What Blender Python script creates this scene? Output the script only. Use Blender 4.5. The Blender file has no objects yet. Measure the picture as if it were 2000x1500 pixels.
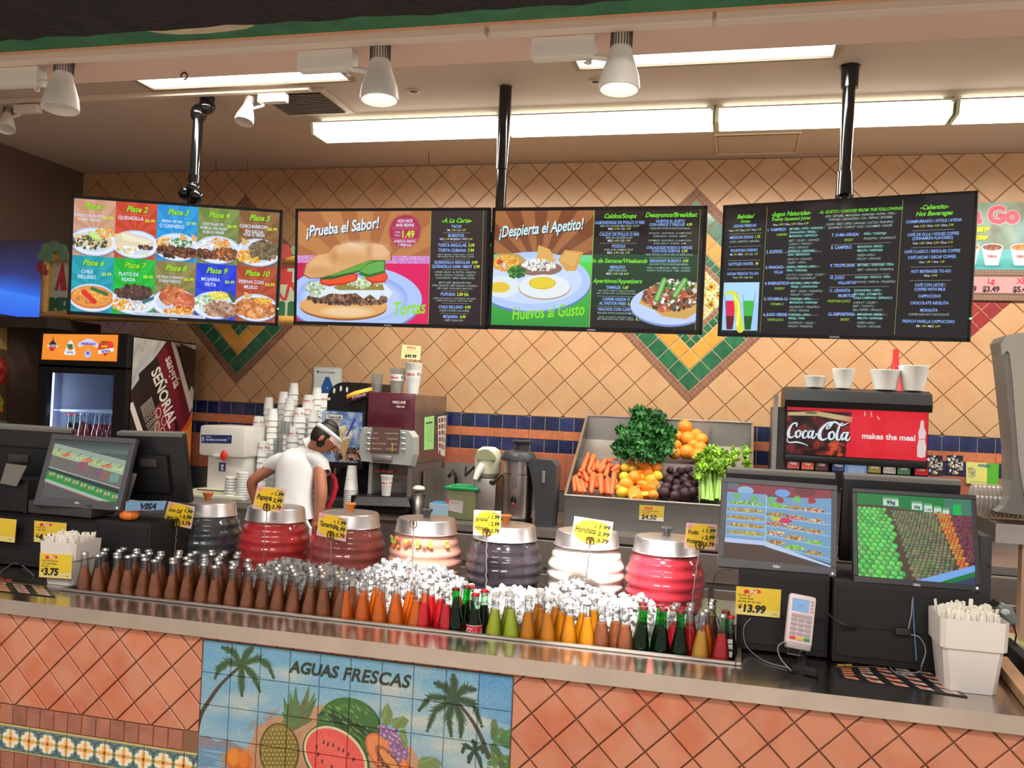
import bpy, bmesh, math, random
import numpy as np
from mathutils import Vector, Matrix, Euler
random.seed(7)
PI = math.pi
SC = bpy.context.scene
COL = SC.collection
H0 = 1.72                       # eye height
# ---------------------------------------------------------------- camera
F = 1770.0
def _axes(yaw, pitch, roll):
    cy, sy = math.cos(yaw), math.sin(yaw)
    f0 = np.array([-sy, cy, 0.]); r0 = np.array([cy, sy, 0.]); u0 = np.array([0, 0, 1.])
    f = f0*math.cos(pitch)+u0*math.sin(pitch); u = u0*math.cos(pitch)-f0*math.sin(pitch)
    return np.array([r0*math.cos(roll)+u*math.sin(roll), u*math.cos(roll)-r0*math.sin(roll), f])
AX = _axes(math.radians(14.15), math.radians(1.21), math.radians(2.54))
cam = bpy.data.cameras.new('camera'); cam.sensor_width = 36; cam.lens = F/2000*36; cam.clip_start = .05
co = bpy.data.objects.new('camera', cam); COL.objects.link(co)
M = Matrix.Identity(4)
for i in range(3):
    M[i][0] = AX[0][i]; M[i][1] = AX[1][i]; M[i][2] = -AX[2][i]
M[2][3] = H0
co.matrix_world = M
SC.camera = co
def ray(px, py): return AX.T @ np.array([(px-1000)/F, -(py-750)/F, 1.0])
def U(px, py, Y):                # point of the room on the plane Y = const that shows at a photo pixel
    d = ray(px, py)*(Y/ray(px, py)[1]); return Vector((d[0], d[1], d[2]+H0))
def UZ(px, py, Z):
    r = ray(px, py); d = r*((Z-H0)/r[2]); return Vector((d[0], d[1], d[2]+H0))
# ---------------------------------------------------------------- colour management, world, lights
SC.view_settings.view_transform = 'Standard'; SC.view_settings.look = 'None'
SC.view_settings.exposure = 0.0; SC.view_settings.gamma = 1.0; SC.view_settings.use_curve_mapping = False
SC.cycles.use_denoising = True
SC.cycles.max_bounces = 8; SC.cycles.diffuse_bounces = 4; SC.cycles.glossy_bounces = 4
SC.cycles.transmission_bounces = 6; SC.cycles.transparent_max_bounces = 24
SC.cycles.sample_clamp_indirect = 6.0; SC.cycles.caustics_reflective = False; SC.cycles.caustics_refractive = False
w = bpy.data.worlds.new('world'); SC.world = w; w.use_nodes = True
w.node_tree.nodes['Background'].inputs[0].default_value = (1, .95, .91, 1)
w.node_tree.nodes['Background'].inputs[1].default_value = .45
def area(name, loc, sx, sy, power, col=(1, 1, 1), rot=(0, 0, 0)):
    l = bpy.data.lights.new(name, 'AREA'); l.shape = 'RECTANGLE'; l.size = sx; l.size_y = sy; l.energy = power; l.color = col
    o = bpy.data.objects.new(name, l); COL.objects.link(o); o.location = loc; o.rotation_euler = rot
    return o
# unseen shop ceiling lights assumed over the aisle, behind the camera
for i, (x, y) in enumerate(((-2.6, -.6), (.9, -.6), (-2.6, -3.2), (.9, -3.2))):
    area('aisle_light', (x, y, 4.3), 2.4, .5, 85, (1, .93, .86), (math.radians(18), 0, 0))
# the ceiling fluorescents: one area lamp in each fixture run
FLX = [-2.61, -1.40, -.19, 1.02, 2.23]
for x in FLX:
    area('tube_light', (x+.61, 5.06, 3.285), 1.15, .10, 27, (1, .98, .90))
for x in (-3.29, -.84):
    area('troffer_light', (x+.6, 4.30, 3.415), 1.12, .20, 20, (1, .97, .88))
def spot(name, loc, tgt, power, size, blend=.5, col=(1, .93, .88), rad=.03):
    l = bpy.data.lights.new(name, 'SPOT'); l.energy = power; l.spot_size = math.radians(size); l.spot_blend = blend; l.color = col
    l.shadow_soft_size = rad
    o = bpy.data.objects.new(name, l); COL.objects.link(o); o.location = loc
    o.rotation_euler = (Vector(tgt)-Vector(loc)).to_track_quat('-Z', 'Y').to_euler(); return o
# ---------------------------------------------------------------- materials
def s2l(c):
    return tuple(((v/255)/12.92 if v/255 <= .04045 else ((v/255+.055)/1.055)**2.4) for v in c[:3])+(1.0,)
MATS = {}
def mat(name, col, rough=.5, metal=0., var=0., scale=8., bump=0., bscale=40., emit=None, es=0., coat=0., spec=.5, rnd=0., col2=None, sub=0., trans=0., alpha=1.):
    if name in MATS: return MATS[name]
    m = bpy.data.materials.new(name); m.use_nodes = True; nt = m.node_tree; b = nt.nodes['Principled BSDF']
    c = s2l(col); b.inputs['Base Color'].default_value = c
    b.inputs['Roughness'].default_value = rough; b.inputs['Metallic'].default_value = metal
    b.inputs['Specular IOR Level'].default_value = spec; b.inputs['Coat Weight'].default_value = coat
    b.inputs['Coat Roughness'].default_value = .08; b.inputs['Alpha'].default_value = alpha
    if sub: b.inputs['Subsurface Weight'].default_value = sub; b.inputs['Subsurface Radius'].default_value = (.05, .03, .02); b.inputs['Subsurface Scale'].default_value = .3
    if trans: b.inputs['Transmission Weight'].default_value = trans
    if emit: b.inputs['Emission Color'].default_value = s2l(emit); b.inputs['Emission Strength'].default_value = es
    N = nt.nodes.new; L = nt.links.new
    if var or rnd or col2:
        geo = N('ShaderNodeNewGeometry'); no = N('ShaderNodeTexNoise'); no.inputs['Scale'].default_value = scale; no.inputs['Detail'].default_value = 4
        L(geo.outputs['Position'], no.inputs['Vector'])
        mp = N('ShaderNodeMapRange'); mp.inputs[1].default_value = .3; mp.inputs[2].default_value = .7
        mp.inputs[3].default_value = 1-var; mp.inputs[4].default_value = 1+var; L(no.outputs[0], mp.inputs[0])
        src = mp.outputs[0]
        if rnd:
            oi = N('ShaderNodeObjectInfo'); ad = N('ShaderNodeMath'); ad.operation = 'ADD'
            L(oi.outputs['Random'], ad.inputs[0]); L(geo.outputs['Random Per Island'], ad.inputs[1])
            fr = N('ShaderNodeMath'); fr.operation = 'FRACT'; L(ad.outputs[0], fr.inputs[0])
            m2 = N('ShaderNodeMapRange'); m2.inputs[3].default_value = 1-rnd; m2.inputs[4].default_value = 1+rnd; L(fr.outputs[0], m2.inputs[0])
            mu = N('ShaderNodeMath'); mu.operation = 'MULTIPLY'; L(src, mu.inputs[0]); L(m2.outputs[0], mu.inputs[1]); src = mu.outputs[0]
        base = None
        if col2:
            mx = N('ShaderNodeMix'); mx.data_type = 'RGBA'; mx.inputs[6].default_value = c; mx.inputs[7].default_value = s2l(col2)
            n2 = N('ShaderNodeTexNoise'); n2.inputs['Scale'].default_value = scale*.7; n2.inputs['Detail'].default_value = 2
            mpg = N('ShaderNodeMapping'); mpg.inputs['Location'].default_value = (3.1, 7.7, 1.3); L(geo.outputs['Position'], mpg.inputs[0]); L(mpg.outputs[0], n2.inputs['Vector'])
            r2 = N('ShaderNodeMapRange'); r2.inputs[1].default_value = .45; r2.inputs[2].default_value = .65; L(n2.outputs[0], r2.inputs[0]); L(r2.outputs[0], mx.inputs[0])
            base = mx.outputs[2]
        vm = N('ShaderNodeVectorMath'); vm.operation = 'SCALE'
        if base: L(base, vm.inputs[0])
        else: vm.inputs[0].default_value = c[:3]
        L(src, vm.inputs['Scale']); L(vm.outputs[0], b.inputs['Base Color'])
    if bump:
        n3 = N('ShaderNodeTexNoise'); n3.inputs['Scale'].default_value = bscale; n3.inputs['Detail'].default_value = 3
        tc = N('ShaderNodeNewGeometry'); L(tc.outputs['Position'], n3.inputs['Vector'])
        bm = N('ShaderNodeBump'); bm.inputs['Strength'].default_value = bump; bm.inputs['Distance'].default_value = .01
        L(n3.outputs[0], bm.inputs['Height']); L(bm.outputs[0], b.inputs['Normal'])
    MATS[name] = m; return m
def mixmat(name, build):
    if name in MATS: return MATS[name]
    m = bpy.data.materials.new(name); m.use_nodes = True; nt = m.node_tree; nt.nodes.clear()
    out = nt.nodes.new('ShaderNodeOutputMaterial'); nt.links.new(build(nt), out.inputs[0]); MATS[name] = m; return m
def glassy(name, tint=(255, 255, 255), refl=.12, rough=.05, body=0., bcol=(255, 255, 255), edge=None):
    # thin-walled clear material: see-through with a fresnel sheen
    def b(nt):
        N = nt.nodes.new; L = nt.links.new
        t = N('ShaderNodeBsdfTransparent'); t.inputs[0].default_value = s2l(tint)
        g = N('ShaderNodeBsdfGlossy'); g.inputs['Roughness'].default_value = rough
        lw = N('ShaderNodeLayerWeight'); lw.inputs[0].default_value = .4
        pw = N('ShaderNodeMath'); pw.operation = 'POWER'; L(lw.outputs['Facing'], pw.inputs[0]); pw.inputs[1].default_value = 2.2
        if edge:
            e = N('ShaderNodeMix'); e.data_type = 'RGBA'; e.inputs[6].default_value = s2l(tint); e.inputs[7].default_value = s2l(edge); p2 = N('ShaderNodeMath'); p2.operation = 'POWER'; L(lw.outputs['Facing'], p2.inputs[0]); p2.inputs[1].default_value = 1.2; L(p2.outputs[0], e.inputs[0]); L(e.outputs[2], t.inputs[0])
        mr = N('ShaderNodeMapRange'); mr.inputs[3].default_value = refl*.35; mr.inputs[4].default_value = min(1, refl*3)
        L(pw.outputs[0], mr.inputs[0])
        m = N('ShaderNodeMixShader'); L(mr.outputs[0], m.inputs[0]); L(t.outputs[0], m.inputs[1]); L(g.outputs[0], m.inputs[2])
        o = m.outputs[0]
        if body:
            d = N('ShaderNodeBsdfDiffuse'); d.inputs[0].default_value = s2l(bcol)
            tr = N('ShaderNodeBsdfTranslucent'); tr.inputs[0].default_value = s2l(bcol)
            a = N('ShaderNodeMixShader'); a.inputs[0].default_value = .5; L(d.outputs[0], a.inputs[1]); L(tr.outputs[0], a.inputs[2])
            m2 = N('ShaderNodeMixShader'); m2.inputs[0].default_value = body; L(o, m2.inputs[1]); L(a.outputs[0], m2.inputs[2]); o = m2.outputs[0]
        return o
    return mixmat(name, b)
def drink(name, col, lum=.5, rough=.15, var=0.):
    # coloured liquid: diffuse + translucent body with a glossy skin
    def b(nt):
        N = nt.nodes.new; L = nt.links.new
        d = N('ShaderNodeBsdfDiffuse'); tr = N('ShaderNodeBsdfTranslucent'); c = s2l(col)
        d.inputs[0].default_value = c; tr.inputs[0].default_value = c
        if var:
            g = N('ShaderNodeNewGeometry'); n = N('ShaderNodeTexNoise'); n.inputs['Scale'].default_value = 14; n.inputs['Detail'].default_value = 5
            L(g.outputs['Position'], n.inputs['Vector']); mr = N('ShaderNodeMapRange'); mr.inputs[1].default_value = .35; mr.inputs[2].default_value = .65
            mr.inputs[3].default_value = 1-var; mr.inputs[4].default_value = 1+var; L(n.outputs[0], mr.inputs[0])
            v = N('ShaderNodeVectorMath'); v.operation = 'SCALE'; v.inputs[0].default_value = c[:3]; L(mr.outputs[0], v.inputs['Scale'])
            L(v.outputs[0], d.inputs[0]); L(v.outputs[0], tr.inputs[0])
        a = N('ShaderNodeMixShader'); a.inputs[0].default_value = lum; L(d.outputs[0], a.inputs[1]); L(tr.outputs[0], a.inputs[2])
        gl = N('ShaderNodeBsdfGlossy'); gl.inputs['Roughness'].default_value = rough
        f = N('ShaderNodeFresnel'); f.inputs[0].default_value = 1.33
        m = N('ShaderNodeMixShader'); L(f.outputs[0], m.inputs[0]); L(a.outputs[0], m.inputs[1]); L(gl.outputs[0], m.inputs[2]); return m.outputs[0]
    return mixmat(name, b)
def imgmat(name, arr, emit=0., rough=.4, coat=0., spec=.5):
    h, w_, _ = arr.shape
    im = bpy.data.images.new(name, w_, h); a = np.ones((h, w_, 4), np.float32); a[..., :3] = np.clip(arr[::-1], 0, 1)
    im.pixels.foreach_set(a.ravel()); im.update(); im.pack()
    m = bpy.data.materials.new(name); m.use_nodes = True; nt = m.node_tree; b = nt.nodes['Principled BSDF']
    t = nt.nodes.new('ShaderNodeTexImage'); t.image = im; t.extension = 'EXTEND'
    b.inputs['Roughness'].default_value = rough; b.inputs['Coat Weight'].default_value = coat; b.inputs['Specular IOR Level'].default_value = spec
    if emit:
        b.inputs['Base Color'].default_value = (.01, .01, .01, 1)
        nt.links.new(t.outputs[0], b.inputs['Emission Color']); b.inputs['Emission Strength'].default_value = emit
    else: nt.links.new(t.outputs[0], b.inputs['Base Color'])
    MATS[name] = m; return m
# ---------------------------------------------------------------- mesh helpers
class MB:
    def __init__(s): s.v = []; s.f = []; s.uv = {}; s.mi = {}
    def add(s, vs, fs, mi=0):
        o = len(s.v); s.v += [tuple(v) for v in vs]
        for f in fs:
            if mi: s.mi[len(s.f)] = mi
            s.f.append(tuple(i+o for i in f))
        return s
    def box(s, c, d, M=None, bev=0., mi=0):
        x, y, z = d[0]/2, d[1]/2, d[2]/2
        if bev:
            b = min(bev, x*.9, y*.9, z*.9); bm = bmesh.new(); bmesh.ops.create_cube(bm, size=1)
            for v in bm.verts: v.co = Vector((v.co.x*2*x, v.co.y*2*y, v.co.z*2*z))
            bmesh.ops.bevel(bm, geom=bm.edges[:], offset=b, segments=2, affect='EDGES', profile=.6)
            vs = [v.co.copy() for v in bm.verts]; bm.verts.index_update(); fs = [[v.index for v in f.verts] for f in bm.faces]; bm.free()
        else:
            vs = [Vector((a*x, b_*y, e*z)) for a in (-1, 1) for b_ in (-1, 1) for e in (-1, 1)]
            fs = [(0, 1, 3, 2), (4, 6, 7, 5), (0, 4, 5, 1), (2, 3, 7, 6), (0, 2, 6, 4), (1, 5, 7, 3)]
        c = Vector(c); vs = [(M @ v if M else v)+c for v in vs]
        return s.add(vs, fs, mi)
    def bb(s, x0, x1, y0, y1, z0, z1, bev=0., mi=0):
        return s.box(((x0+x1)/2, (y0+y1)/2, (z0+z1)/2), (abs(x1-x0), abs(y1-y0), abs(z1-z0)), None, bev, mi)
    def lathe(s, prof, c=(0, 0, 0), n=20, M=None, cap=True, mi=0):
        vs = []; c = Vector(c)
        for r, z in prof:
            for i in range(n):
                a = 2*PI*i/n; v = Vector((r*math.cos(a), r*math.sin(a), z)); vs.append((M @ v if M else v)+c)
        fs = []
        for k in range(len(prof)-1):
            for i in range(n): j = (i+1) % n; fs.append((k*n+i, k*n+j, (k+1)*n+j, (k+1)*n+i))
        if cap:
            if prof[0][0] > 1e-5: fs.append(tuple(range(n))[::-1])
            if prof[-1][0] > 1e-5: fs.append(tuple((len(prof)-1)*n+i for i in range(n)))
        return s.add(vs, fs, mi)
    def tube(s, pts, r, n=8, mi=0, cap=True):
        pts = [Vector(p) for p in pts]; rs = r if isinstance(r, (list, tuple)) else [r]*len(pts); vs = []; fs = []
        up = Vector((0, 0, 1)); t0 = (pts[1]-pts[0]).normalized()
        if abs(t0.z) > .9: up = Vector((1, 0, 0))
        for k, p in enumerate(pts):
            t = (pts[min(k+1, len(pts)-1)]-pts[max(k-1, 0)]).normalized()
            u = (up-t*up.dot(t))
            if u.length < 1e-4: u = t.orthogonal()
            u.normalize(); up = u; w_ = t.cross(u)
            for i in range(n): a = 2*PI*i/n; vs.append(p+(u*math.cos(a)+w_*math.sin(a))*rs[k])
        for k in range(len(pts)-1):
            for i in range(n): j = (i+1) % n; fs.append((k*n+i, k*n+j, (k+1)*n+j, (k+1)*n+i))
        if cap: fs += [tuple(range(n))[::-1], tuple((len(pts)-1)*n+i for i in range(n))]
        return s.add(vs, fs, mi)
    def prism(s, poly, a, ex, mi=0, taper=0.):
        # poly: 3D points (planar), extruded along vector ex
        n = len(poly); P = [Vector(p) for p in poly]; ex = Vector(ex); c = sum(P, Vector())/n
        Q = [p+ex+(c-p)*taper for p in P]
        return s.add(P+Q, [tuple(range(n))[::-1], tuple(n+i for i in range(n))]+[(i, (i+1) % n, n+(i+1) % n, n+i) for i in range(n)], mi)
    def sphere(s, c, r, n=12, m=8, sc=(1, 1, 1), M=None, mi=0):
        c = Vector(c); vs = [Vector((0, 0, r*sc[2]))]
        for k in range(1, m):
            t = PI*k/m
            for i in range(n): a = 2*PI*i/n; vs.append(Vector((r*sc[0]*math.sin(t)*math.cos(a), r*sc[1]*math.sin(t)*math.sin(a), r*sc[2]*math.cos(t))))
        vs.append(Vector((0, 0, -r*sc[2]))); fs = [(0, 1+i, 1+(i+1) % n) for i in range(n)]
        for k in range(m-2):
            for i in range(n): j = (i+1) % n; a = 1+k*n; fs.append((a+i, a+n+i, a+n+j, a+j))
        e = len(vs)-1; a = 1+(m-2)*n; fs += [(e, a+(i+1) % n, a+i) for i in range(n)]
        return s.add([(M @ v if M else v)+c for v in vs], fs, mi)
    def build(s, name, m, parent=None, smooth=False, kind=None, label=None, mesh_only=False):
        me = bpy.data.meshes.new(name); me.from_pydata(s.v, [], s.f)
        for x in (m if isinstance(m, (list, tuple)) else [m]): me.materials.append(x)
        if s.mi:
            for k, i in s.mi.items(): me.polygons[k].material_index = i
        bm = bmesh.new(); bm.from_mesh(me); bmesh.ops.recalc_face_normals(bm, faces=bm.faces); bm.to_mesh(me); bm.free()
        if smooth:
            me.shade_smooth(); me.set_sharp_from_angle(angle=math.radians(38))
        me.update()
        if mesh_only: return me
        return link(name, me, parent, kind, label)
def link(name, me, parent=None, kind=None, label=None):
    o = bpy.data.objects.new(name, me); COL.objects.link(o)
    if parent: o.parent = parent
    if kind: o['kind'] = kind
    if label: o['label'] = label
    return o
def quad(name, pts, m, parent=None, kind=None, label=None):   # pts: TL, TR, BR, BL ; full 0..1 uv
    me = bpy.data.meshes.new(name); me.from_pydata([tuple(p) for p in pts], [], [(3, 2, 1, 0)]); me.materials.append(m)
    uv = me.uv_layers.new(name='UVMap')
    for i, t in enumerate(((0, 0), (1, 0), (1, 1), (0, 1))): uv.data[i].uv = t
    return link(name, me, parent, kind, label)
def thing(name, label, cat, loc=(0, 0, 0), rz=0., group=None):
    o = bpy.data.objects.new(name, None); COL.objects.link(o); o.empty_display_size = .05
    o.location = loc; o.rotation_euler = (0, 0, rz); return tag(o, label, cat, group)
def tag(o, label, cat, group=None, kind=None):
    o['label'] = label; o['category'] = cat
    if group: o['group'] = group
    if kind: o['kind'] = kind
    return o
def dup(o, loc=None, rot=None, label=None, parent=None):
    c = o.copy(); COL.objects.link(c)
    if parent: c.parent = parent
    if loc is not None: c.location = loc
    if rot is not None: c.rotation_euler = rot
    if label: c['label'] = label
    for ch in o.children: dup(ch, parent=c)
    return c
def RZ(a): return Matrix.Rotation(a, 3, 'Z')
def RX(a): return Matrix.Rotation(a, 3, 'X')
def RY(a): return Matrix.Rotation(a, 3, 'Y')
rad = math.radians
ORD = 'first second third fourth fifth sixth seventh eighth ninth tenth eleventh twelfth thirteenth fourteenth fifteenth sixteenth seventeenth eighteenth nineteenth twentieth'.split()
def ordl(objs, fmt, key=None, end='from the left'):      # label a row of look-alikes by their order
    objs = sorted(objs, key=key or (lambda o: o.location.x))
    for i, o in enumerate(objs): o['label'] = fmt+', '+(ORD[i] if i < 20 else str(i+1)+'th')+' '+end
# ---------------------------------------------------------------- little 2-D painter for screens, posters, cards and painted tiles
_G = {}
_tc = bpy.data.curves.new('glyphs', 'FONT'); _to = bpy.data.objects.new('glyphs', _tc); COL.objects.link(_to)
def _gm(body, bold):
    _tc.body = body; _tc.size = 1; _tc.offset = bold; _tc.resolution_u = 3
    dg = bpy.context.evaluated_depsgraph_get(); dg.update()
    me = _to.evaluated_get(dg).to_mesh(); me.calc_loop_triangles()
    v = np.array([x.co[:2] for x in me.vertices], np.float32).reshape(-1, 2); t = np.array([x.vertices[:] for x in me.loop_triangles], int).reshape(-1, 3)
    _to.evaluated_get(dg).to_mesh_clear(); return v, t
def glyph(ch, bold):
    k = (ch, bold)
    if k not in _G:
        if ('HH', bold) not in _G: v, t = _gm('HH', bold); _G[('HH', bold)] = float(v[:, 0].max())
        v, t = _gm(ch, bold) if ch != ' ' else (np.zeros((0, 2)), np.zeros((0, 3), int))
        v2, _ = _gm('H'+ch+'H', bold); adv = float(v2[:, 0].max())-_G[('HH', bold)]
        if ch != ' ' and len(v) == 0: adv = .5
        _G[k] = (v, t, adv)
    return _G[k]
_MK = {}
SS = 3
def gmask(ch, size, bold, shear, sx, rot):
    k = (ch, round(size, 2), bold, shear, round(sx, 3), round(rot, 3))
    if k in _MK: return _MK[k]
    v, t, adv = glyph(ch, bold)
    if len(v) == 0: _MK[k] = (None, 0, 0, adv); return _MK[k]
    x = (v[:, 0]*sx+v[:, 1]*shear)*size*SS; y = -v[:, 1]*size*SS
    c, s_ = math.cos(rot), math.sin(rot); X = x*c+y*s_; Y = -x*s_+y*c
    x0 = int(math.floor(X.min()))-1; y0 = int(math.floor(Y.min()))-1; W = int(X.max())-x0+3; Hh = int(Y.max())-y0+3
    m = np.zeros((Hh, W), bool); X = X-x0; Y = Y-y0
    for a, b, d in t:
        xa, ya, xb, yb, xc, yc = X[a], Y[a], X[b], Y[b], X[d], Y[d]
        u0, u1 = max(0, int(min(xa, xb, xc))), min(W, int(max(xa, xb, xc))+2); v0, v1 = max(0, int(min(ya, yb, yc))), min(Hh, int(max(ya, yb, yc))+2)
        gx = np.arange(u0, u1)[None, :]+.5; gy = np.arange(v0, v1)[:, None]+.5
        e1 = (xb-xa)*(gy-ya)-(yb-ya)*(gx-xa); e2 = (xc-xb)*(gy-yb)-(yc-yb)*(gx-xb); e3 = (xa-xc)*(gy-yc)-(ya-yc)*(gx-xc)
        m[v0:v1, u0:u1] |= ((e1 >= 0) & (e2 >= 0) & (e3 >= 0)) | ((e1 <= 0) & (e2 <= 0) & (e3 <= 0))
    _MK[k] = (m, x0, y0, adv); return _MK[k]
def C(c): return np.array(c[:3], np.float32)/255
class Img:
    def __init__(s, w, h, bg=(0, 0, 0)): s.w, s.h = w, h; s.a = np.zeros((h, w, 3), np.float32)+C(bg); s.rg = np.random.default_rng(5)
    def _bb(s, x0, y0, x1, y1):
        return max(0, int(x0)-1), max(0, int(y0)-1), min(s.w, int(x1)+2), min(s.h, int(y1)+2)
    def _put(s, x0, y0, m, col, al=1.):
        h, w_ = m.shape; r = s.a[y0:y0+h, x0:x0+w_]; m = (m*al)[..., None]; r[...] = r*(1-m)+C(col)*m
    def rect(s, x0, y0, x1, y1, col, al=1.): s.a[max(0, int(y0)):max(0, int(y1)), max(0, int(x0)):max(0, int(x1))] = s.a[max(0, int(y0)):max(0, int(y1)), max(0, int(x0)):max(0, int(x1))]*(1-al)+C(col)*al
    def ell(s, cx, cy, rx, ry, col, rot=0., al=1., soft=1.):
        R = max(rx, ry)+soft; x0, y0, x1, y1 = s._bb(cx-R, cy-R, cx+R, cy+R)
        if x1 <= x0 or y1 <= y0: return s
        gx = np.arange(x0, x1)[None, :]+.5-cx; gy = np.arange(y0, y1)[:, None]+.5-cy; c, q = math.cos(rot), math.sin(rot)
        u = gx*c+gy*q; v = -gx*q+gy*c; d = np.sqrt((u/rx)**2+(v/ry)**2); m = np.clip((1-d)*min(rx, ry)/soft+.5, 0, 1)
        s._put(x0, y0, m, col, al); return s
    def poly(s, pts, col, al=1.):
        p = np.array(pts, np.float32); x0, y0, x1, y1 = s._bb(p[:, 0].min(), p[:, 1].min(), p[:, 0].max(), p[:, 1].max())
        if x1 <= x0 or y1 <= y0: return s
        k = 3; gx = (np.arange((x1-x0)*k)[None, :]+.5)/k+x0; gy = (np.arange((y1-y0)*k)[:, None]+.5)/k+y0
        ins = np.zeros((gy.shape[0], gx.shape[1]), bool); n = len(p)
        for i in range(n):
            xa, ya = p[i]; xb, yb = p[(i+1) % n]
            if ya == yb: continue
            ins ^= ((ya > gy) != (yb > gy)) & (gx < (xb-xa)*(gy-ya)/(yb-ya)+xa)
        m = ins.reshape(y1-y0, k, x1-x0, k).mean((1, 3)); s._put(x0, y0, m.astype(np.float32), col, al); return s
    def blob(s, cx, cy, rx, ry, col, n=18, j=.18, rot=0., al=1.):
        a = np.arange(n)*2*PI/n; r = 1+s.rg.uniform(-j, j, n); x = rx*r*np.cos(a); y = ry*r*np.sin(a); c, q = math.cos(rot), math.sin(rot)
        return s.poly(np.stack([cx+x*c-y*q, cy+x*q+y*c], 1), col, al)
    def sc(s, cx, cy, rx, ry, n, r0, r1, cols, al=1., asp=(.5, 1.)):
        for _ in range(n):
            a = s.rg.uniform(0, 2*PI); r = math.sqrt(s.rg.uniform(0, 1)); q = s.rg.uniform(r0, r1); c = cols[int(s.rg.integers(len(cols)))]
            k = s.rg.uniform(.85, 1.15); s.ell(cx+rx*r*math.cos(a), cy+ry*r*math.sin(a), q, q*s.rg.uniform(*asp), tuple(min(255, v*k) for v in c), s.rg.uniform(0, PI), al)
        return s
    def line(s, pts, w, col, al=1.):
        ws = w if isinstance(w, (list, tuple, np.ndarray)) else [w]*len(pts)
        P = np.array(pts, np.float32); W = max(ws); x0, y0, x1, y1 = s._bb(P[:, 0].min()-W, P[:, 1].min()-W, P[:, 0].max()+W, P[:, 1].max()+W)
        if x1 <= x0 or y1 <= y0: return s
        gx = np.arange(x0, x1)[None, :]+.5; gy = np.arange(y0, y1)[:, None]+.5; m = np.zeros((y1-y0, x1-x0), np.float32)
        for i in range(len(P)-1):
            ax, ay = P[i]; dx, dy = P[i+1]-P[i]; L2 = dx*dx+dy*dy+1e-9; t = np.clip(((gx-ax)*dx+(gy-ay)*dy)/L2, 0, 1)
            d = np.hypot(gx-ax-t*dx, gy-ay-t*dy); wd = ws[i]+(ws[i+1]-ws[i])*t; m = np.maximum(m, np.clip(wd/2-d+.5, 0, 1))
        s._put(x0, y0, m, col, al); return s
    def curve(s, pts, w, col, n=8, al=1.):
        P = [np.array(p, float) for p in pts]; Q = []; Wd = []; ws = w if isinstance(w, (list, tuple)) else [w]*len(P)
        for i in range(len(P)-1):
            a, b, c, d = P[max(i-1, 0)], P[i], P[i+1], P[min(i+2, len(P)-1)]
            for k in range(n):
                t = k/n; Q.append(.5*((2*b)+(c-a)*t+(2*a-5*b+4*c-d)*t*t+(3*b-a-3*c+d)*t**3)); Wd.append(ws[i]+(ws[i+1]-ws[i])*t)
        Q.append(P[-1]); Wd.append(ws[-1]); return s.line(Q, Wd, col, al)
    def text(s, t, x, y, size, col, bold=.0, shear=0., sx=1., rot=0., align='l', al=1., track=0., outline=None, ow=0):
        if outline: 
            for dx, dy in ((-ow, 0), (ow, 0), (0, -ow), (0, ow), (ow, ow)): s.text(t, x+dx, y+dy, size, outline, bold, shear, sx, rot, align, al, track)
        W = sum(glyph(c, bold)[2]+track for c in t)*size*sx; ox = {'l': 0, 'c': -W/2, 'r': -W}[align]
        c, q = math.cos(rot), math.sin(rot); X = (x+ox*c)*SS; Y = (y-ox*q)*SS; items = []
        for ch in t:
            m, x0, y0, adv = gmask(ch, size, bold, shear, sx, rot)
            if m is not None: items.append((m, int(round(X))+x0, int(round(Y))+y0))
            d = (adv+track)*size*sx*SS; X += d*c; Y -= d*q
        if not items: return s
        x0 = min(i[1] for i in items)//SS; y0 = min(i[2] for i in items)//SS; x1 = max(i[1]+i[0].shape[1] for i in items)//SS+1; y1 = max(i[2]+i[0].shape[0] for i in items)//SS+1
        M_ = np.zeros(((y1-y0)*SS, (x1-x0)*SS), bool)
        for m, a, b in items: b -= y0*SS; a -= x0*SS; M_[b:b+m.shape[0], a:a+m.shape[1]] |= m
        cv = M_.reshape(y1-y0, SS, x1-x0, SS).mean((1, 3)).astype(np.float32)
        u0, v0, u1, v1 = max(0, x0), max(0, y0), min(s.w, x1), min(s.h, y1)
        if u1 > u0 and v1 > v0: s._put(u0, v0, cv[v0-y0:v1-y0, u0-x0:u1-x0], col, al)
        return s
    def noise(s, amp, step=1, sy=None):
        sy = sy or step; n = s.rg.normal(0, amp, (s.h//sy+2, s.w//step+2)).astype(np.float32); n = np.kron(n, np.ones((sy, step), np.float32))[:s.h, :s.w]
        if step > 2:
            for ax, st in ((1, step), (0, sy)):
                k = np.ones(st, np.float32)/st; n = np.apply_along_axis(lambda r: np.convolve(r, k, 'same'), ax, n)
        s.a = np.clip(s.a+n[..., None], 0, 1); return s
    def vgrad(s, x0, y0, x1, y1, c0, c1):
        t = np.linspace(0, 1, int(y1)-int(y0), dtype=np.float32)[:, None, None]; s.a[int(y0):int(y1), int(x0):int(x1)] = C(c0)*(1-t)+C(c1)*t; return s
    def rays(s, x0, y0, x1, y1, cx, cy, col, n=14, al=.3):
        sub = Img(int(x1-x0), int(y1-y0)); sub.a = s.a[int(y0):int(y1), int(x0):int(x1)]
        for i in range(n):
            a = 2*PI*i/n; b = a+PI/n; R = 1500; sub.poly([(cx-x0, cy-y0), (cx-x0+R*math.cos(a), cy-y0+R*math.sin(a)), (cx-x0+R*math.cos(b), cy-y0+R*math.sin(b))], col, al)
        return s
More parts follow.
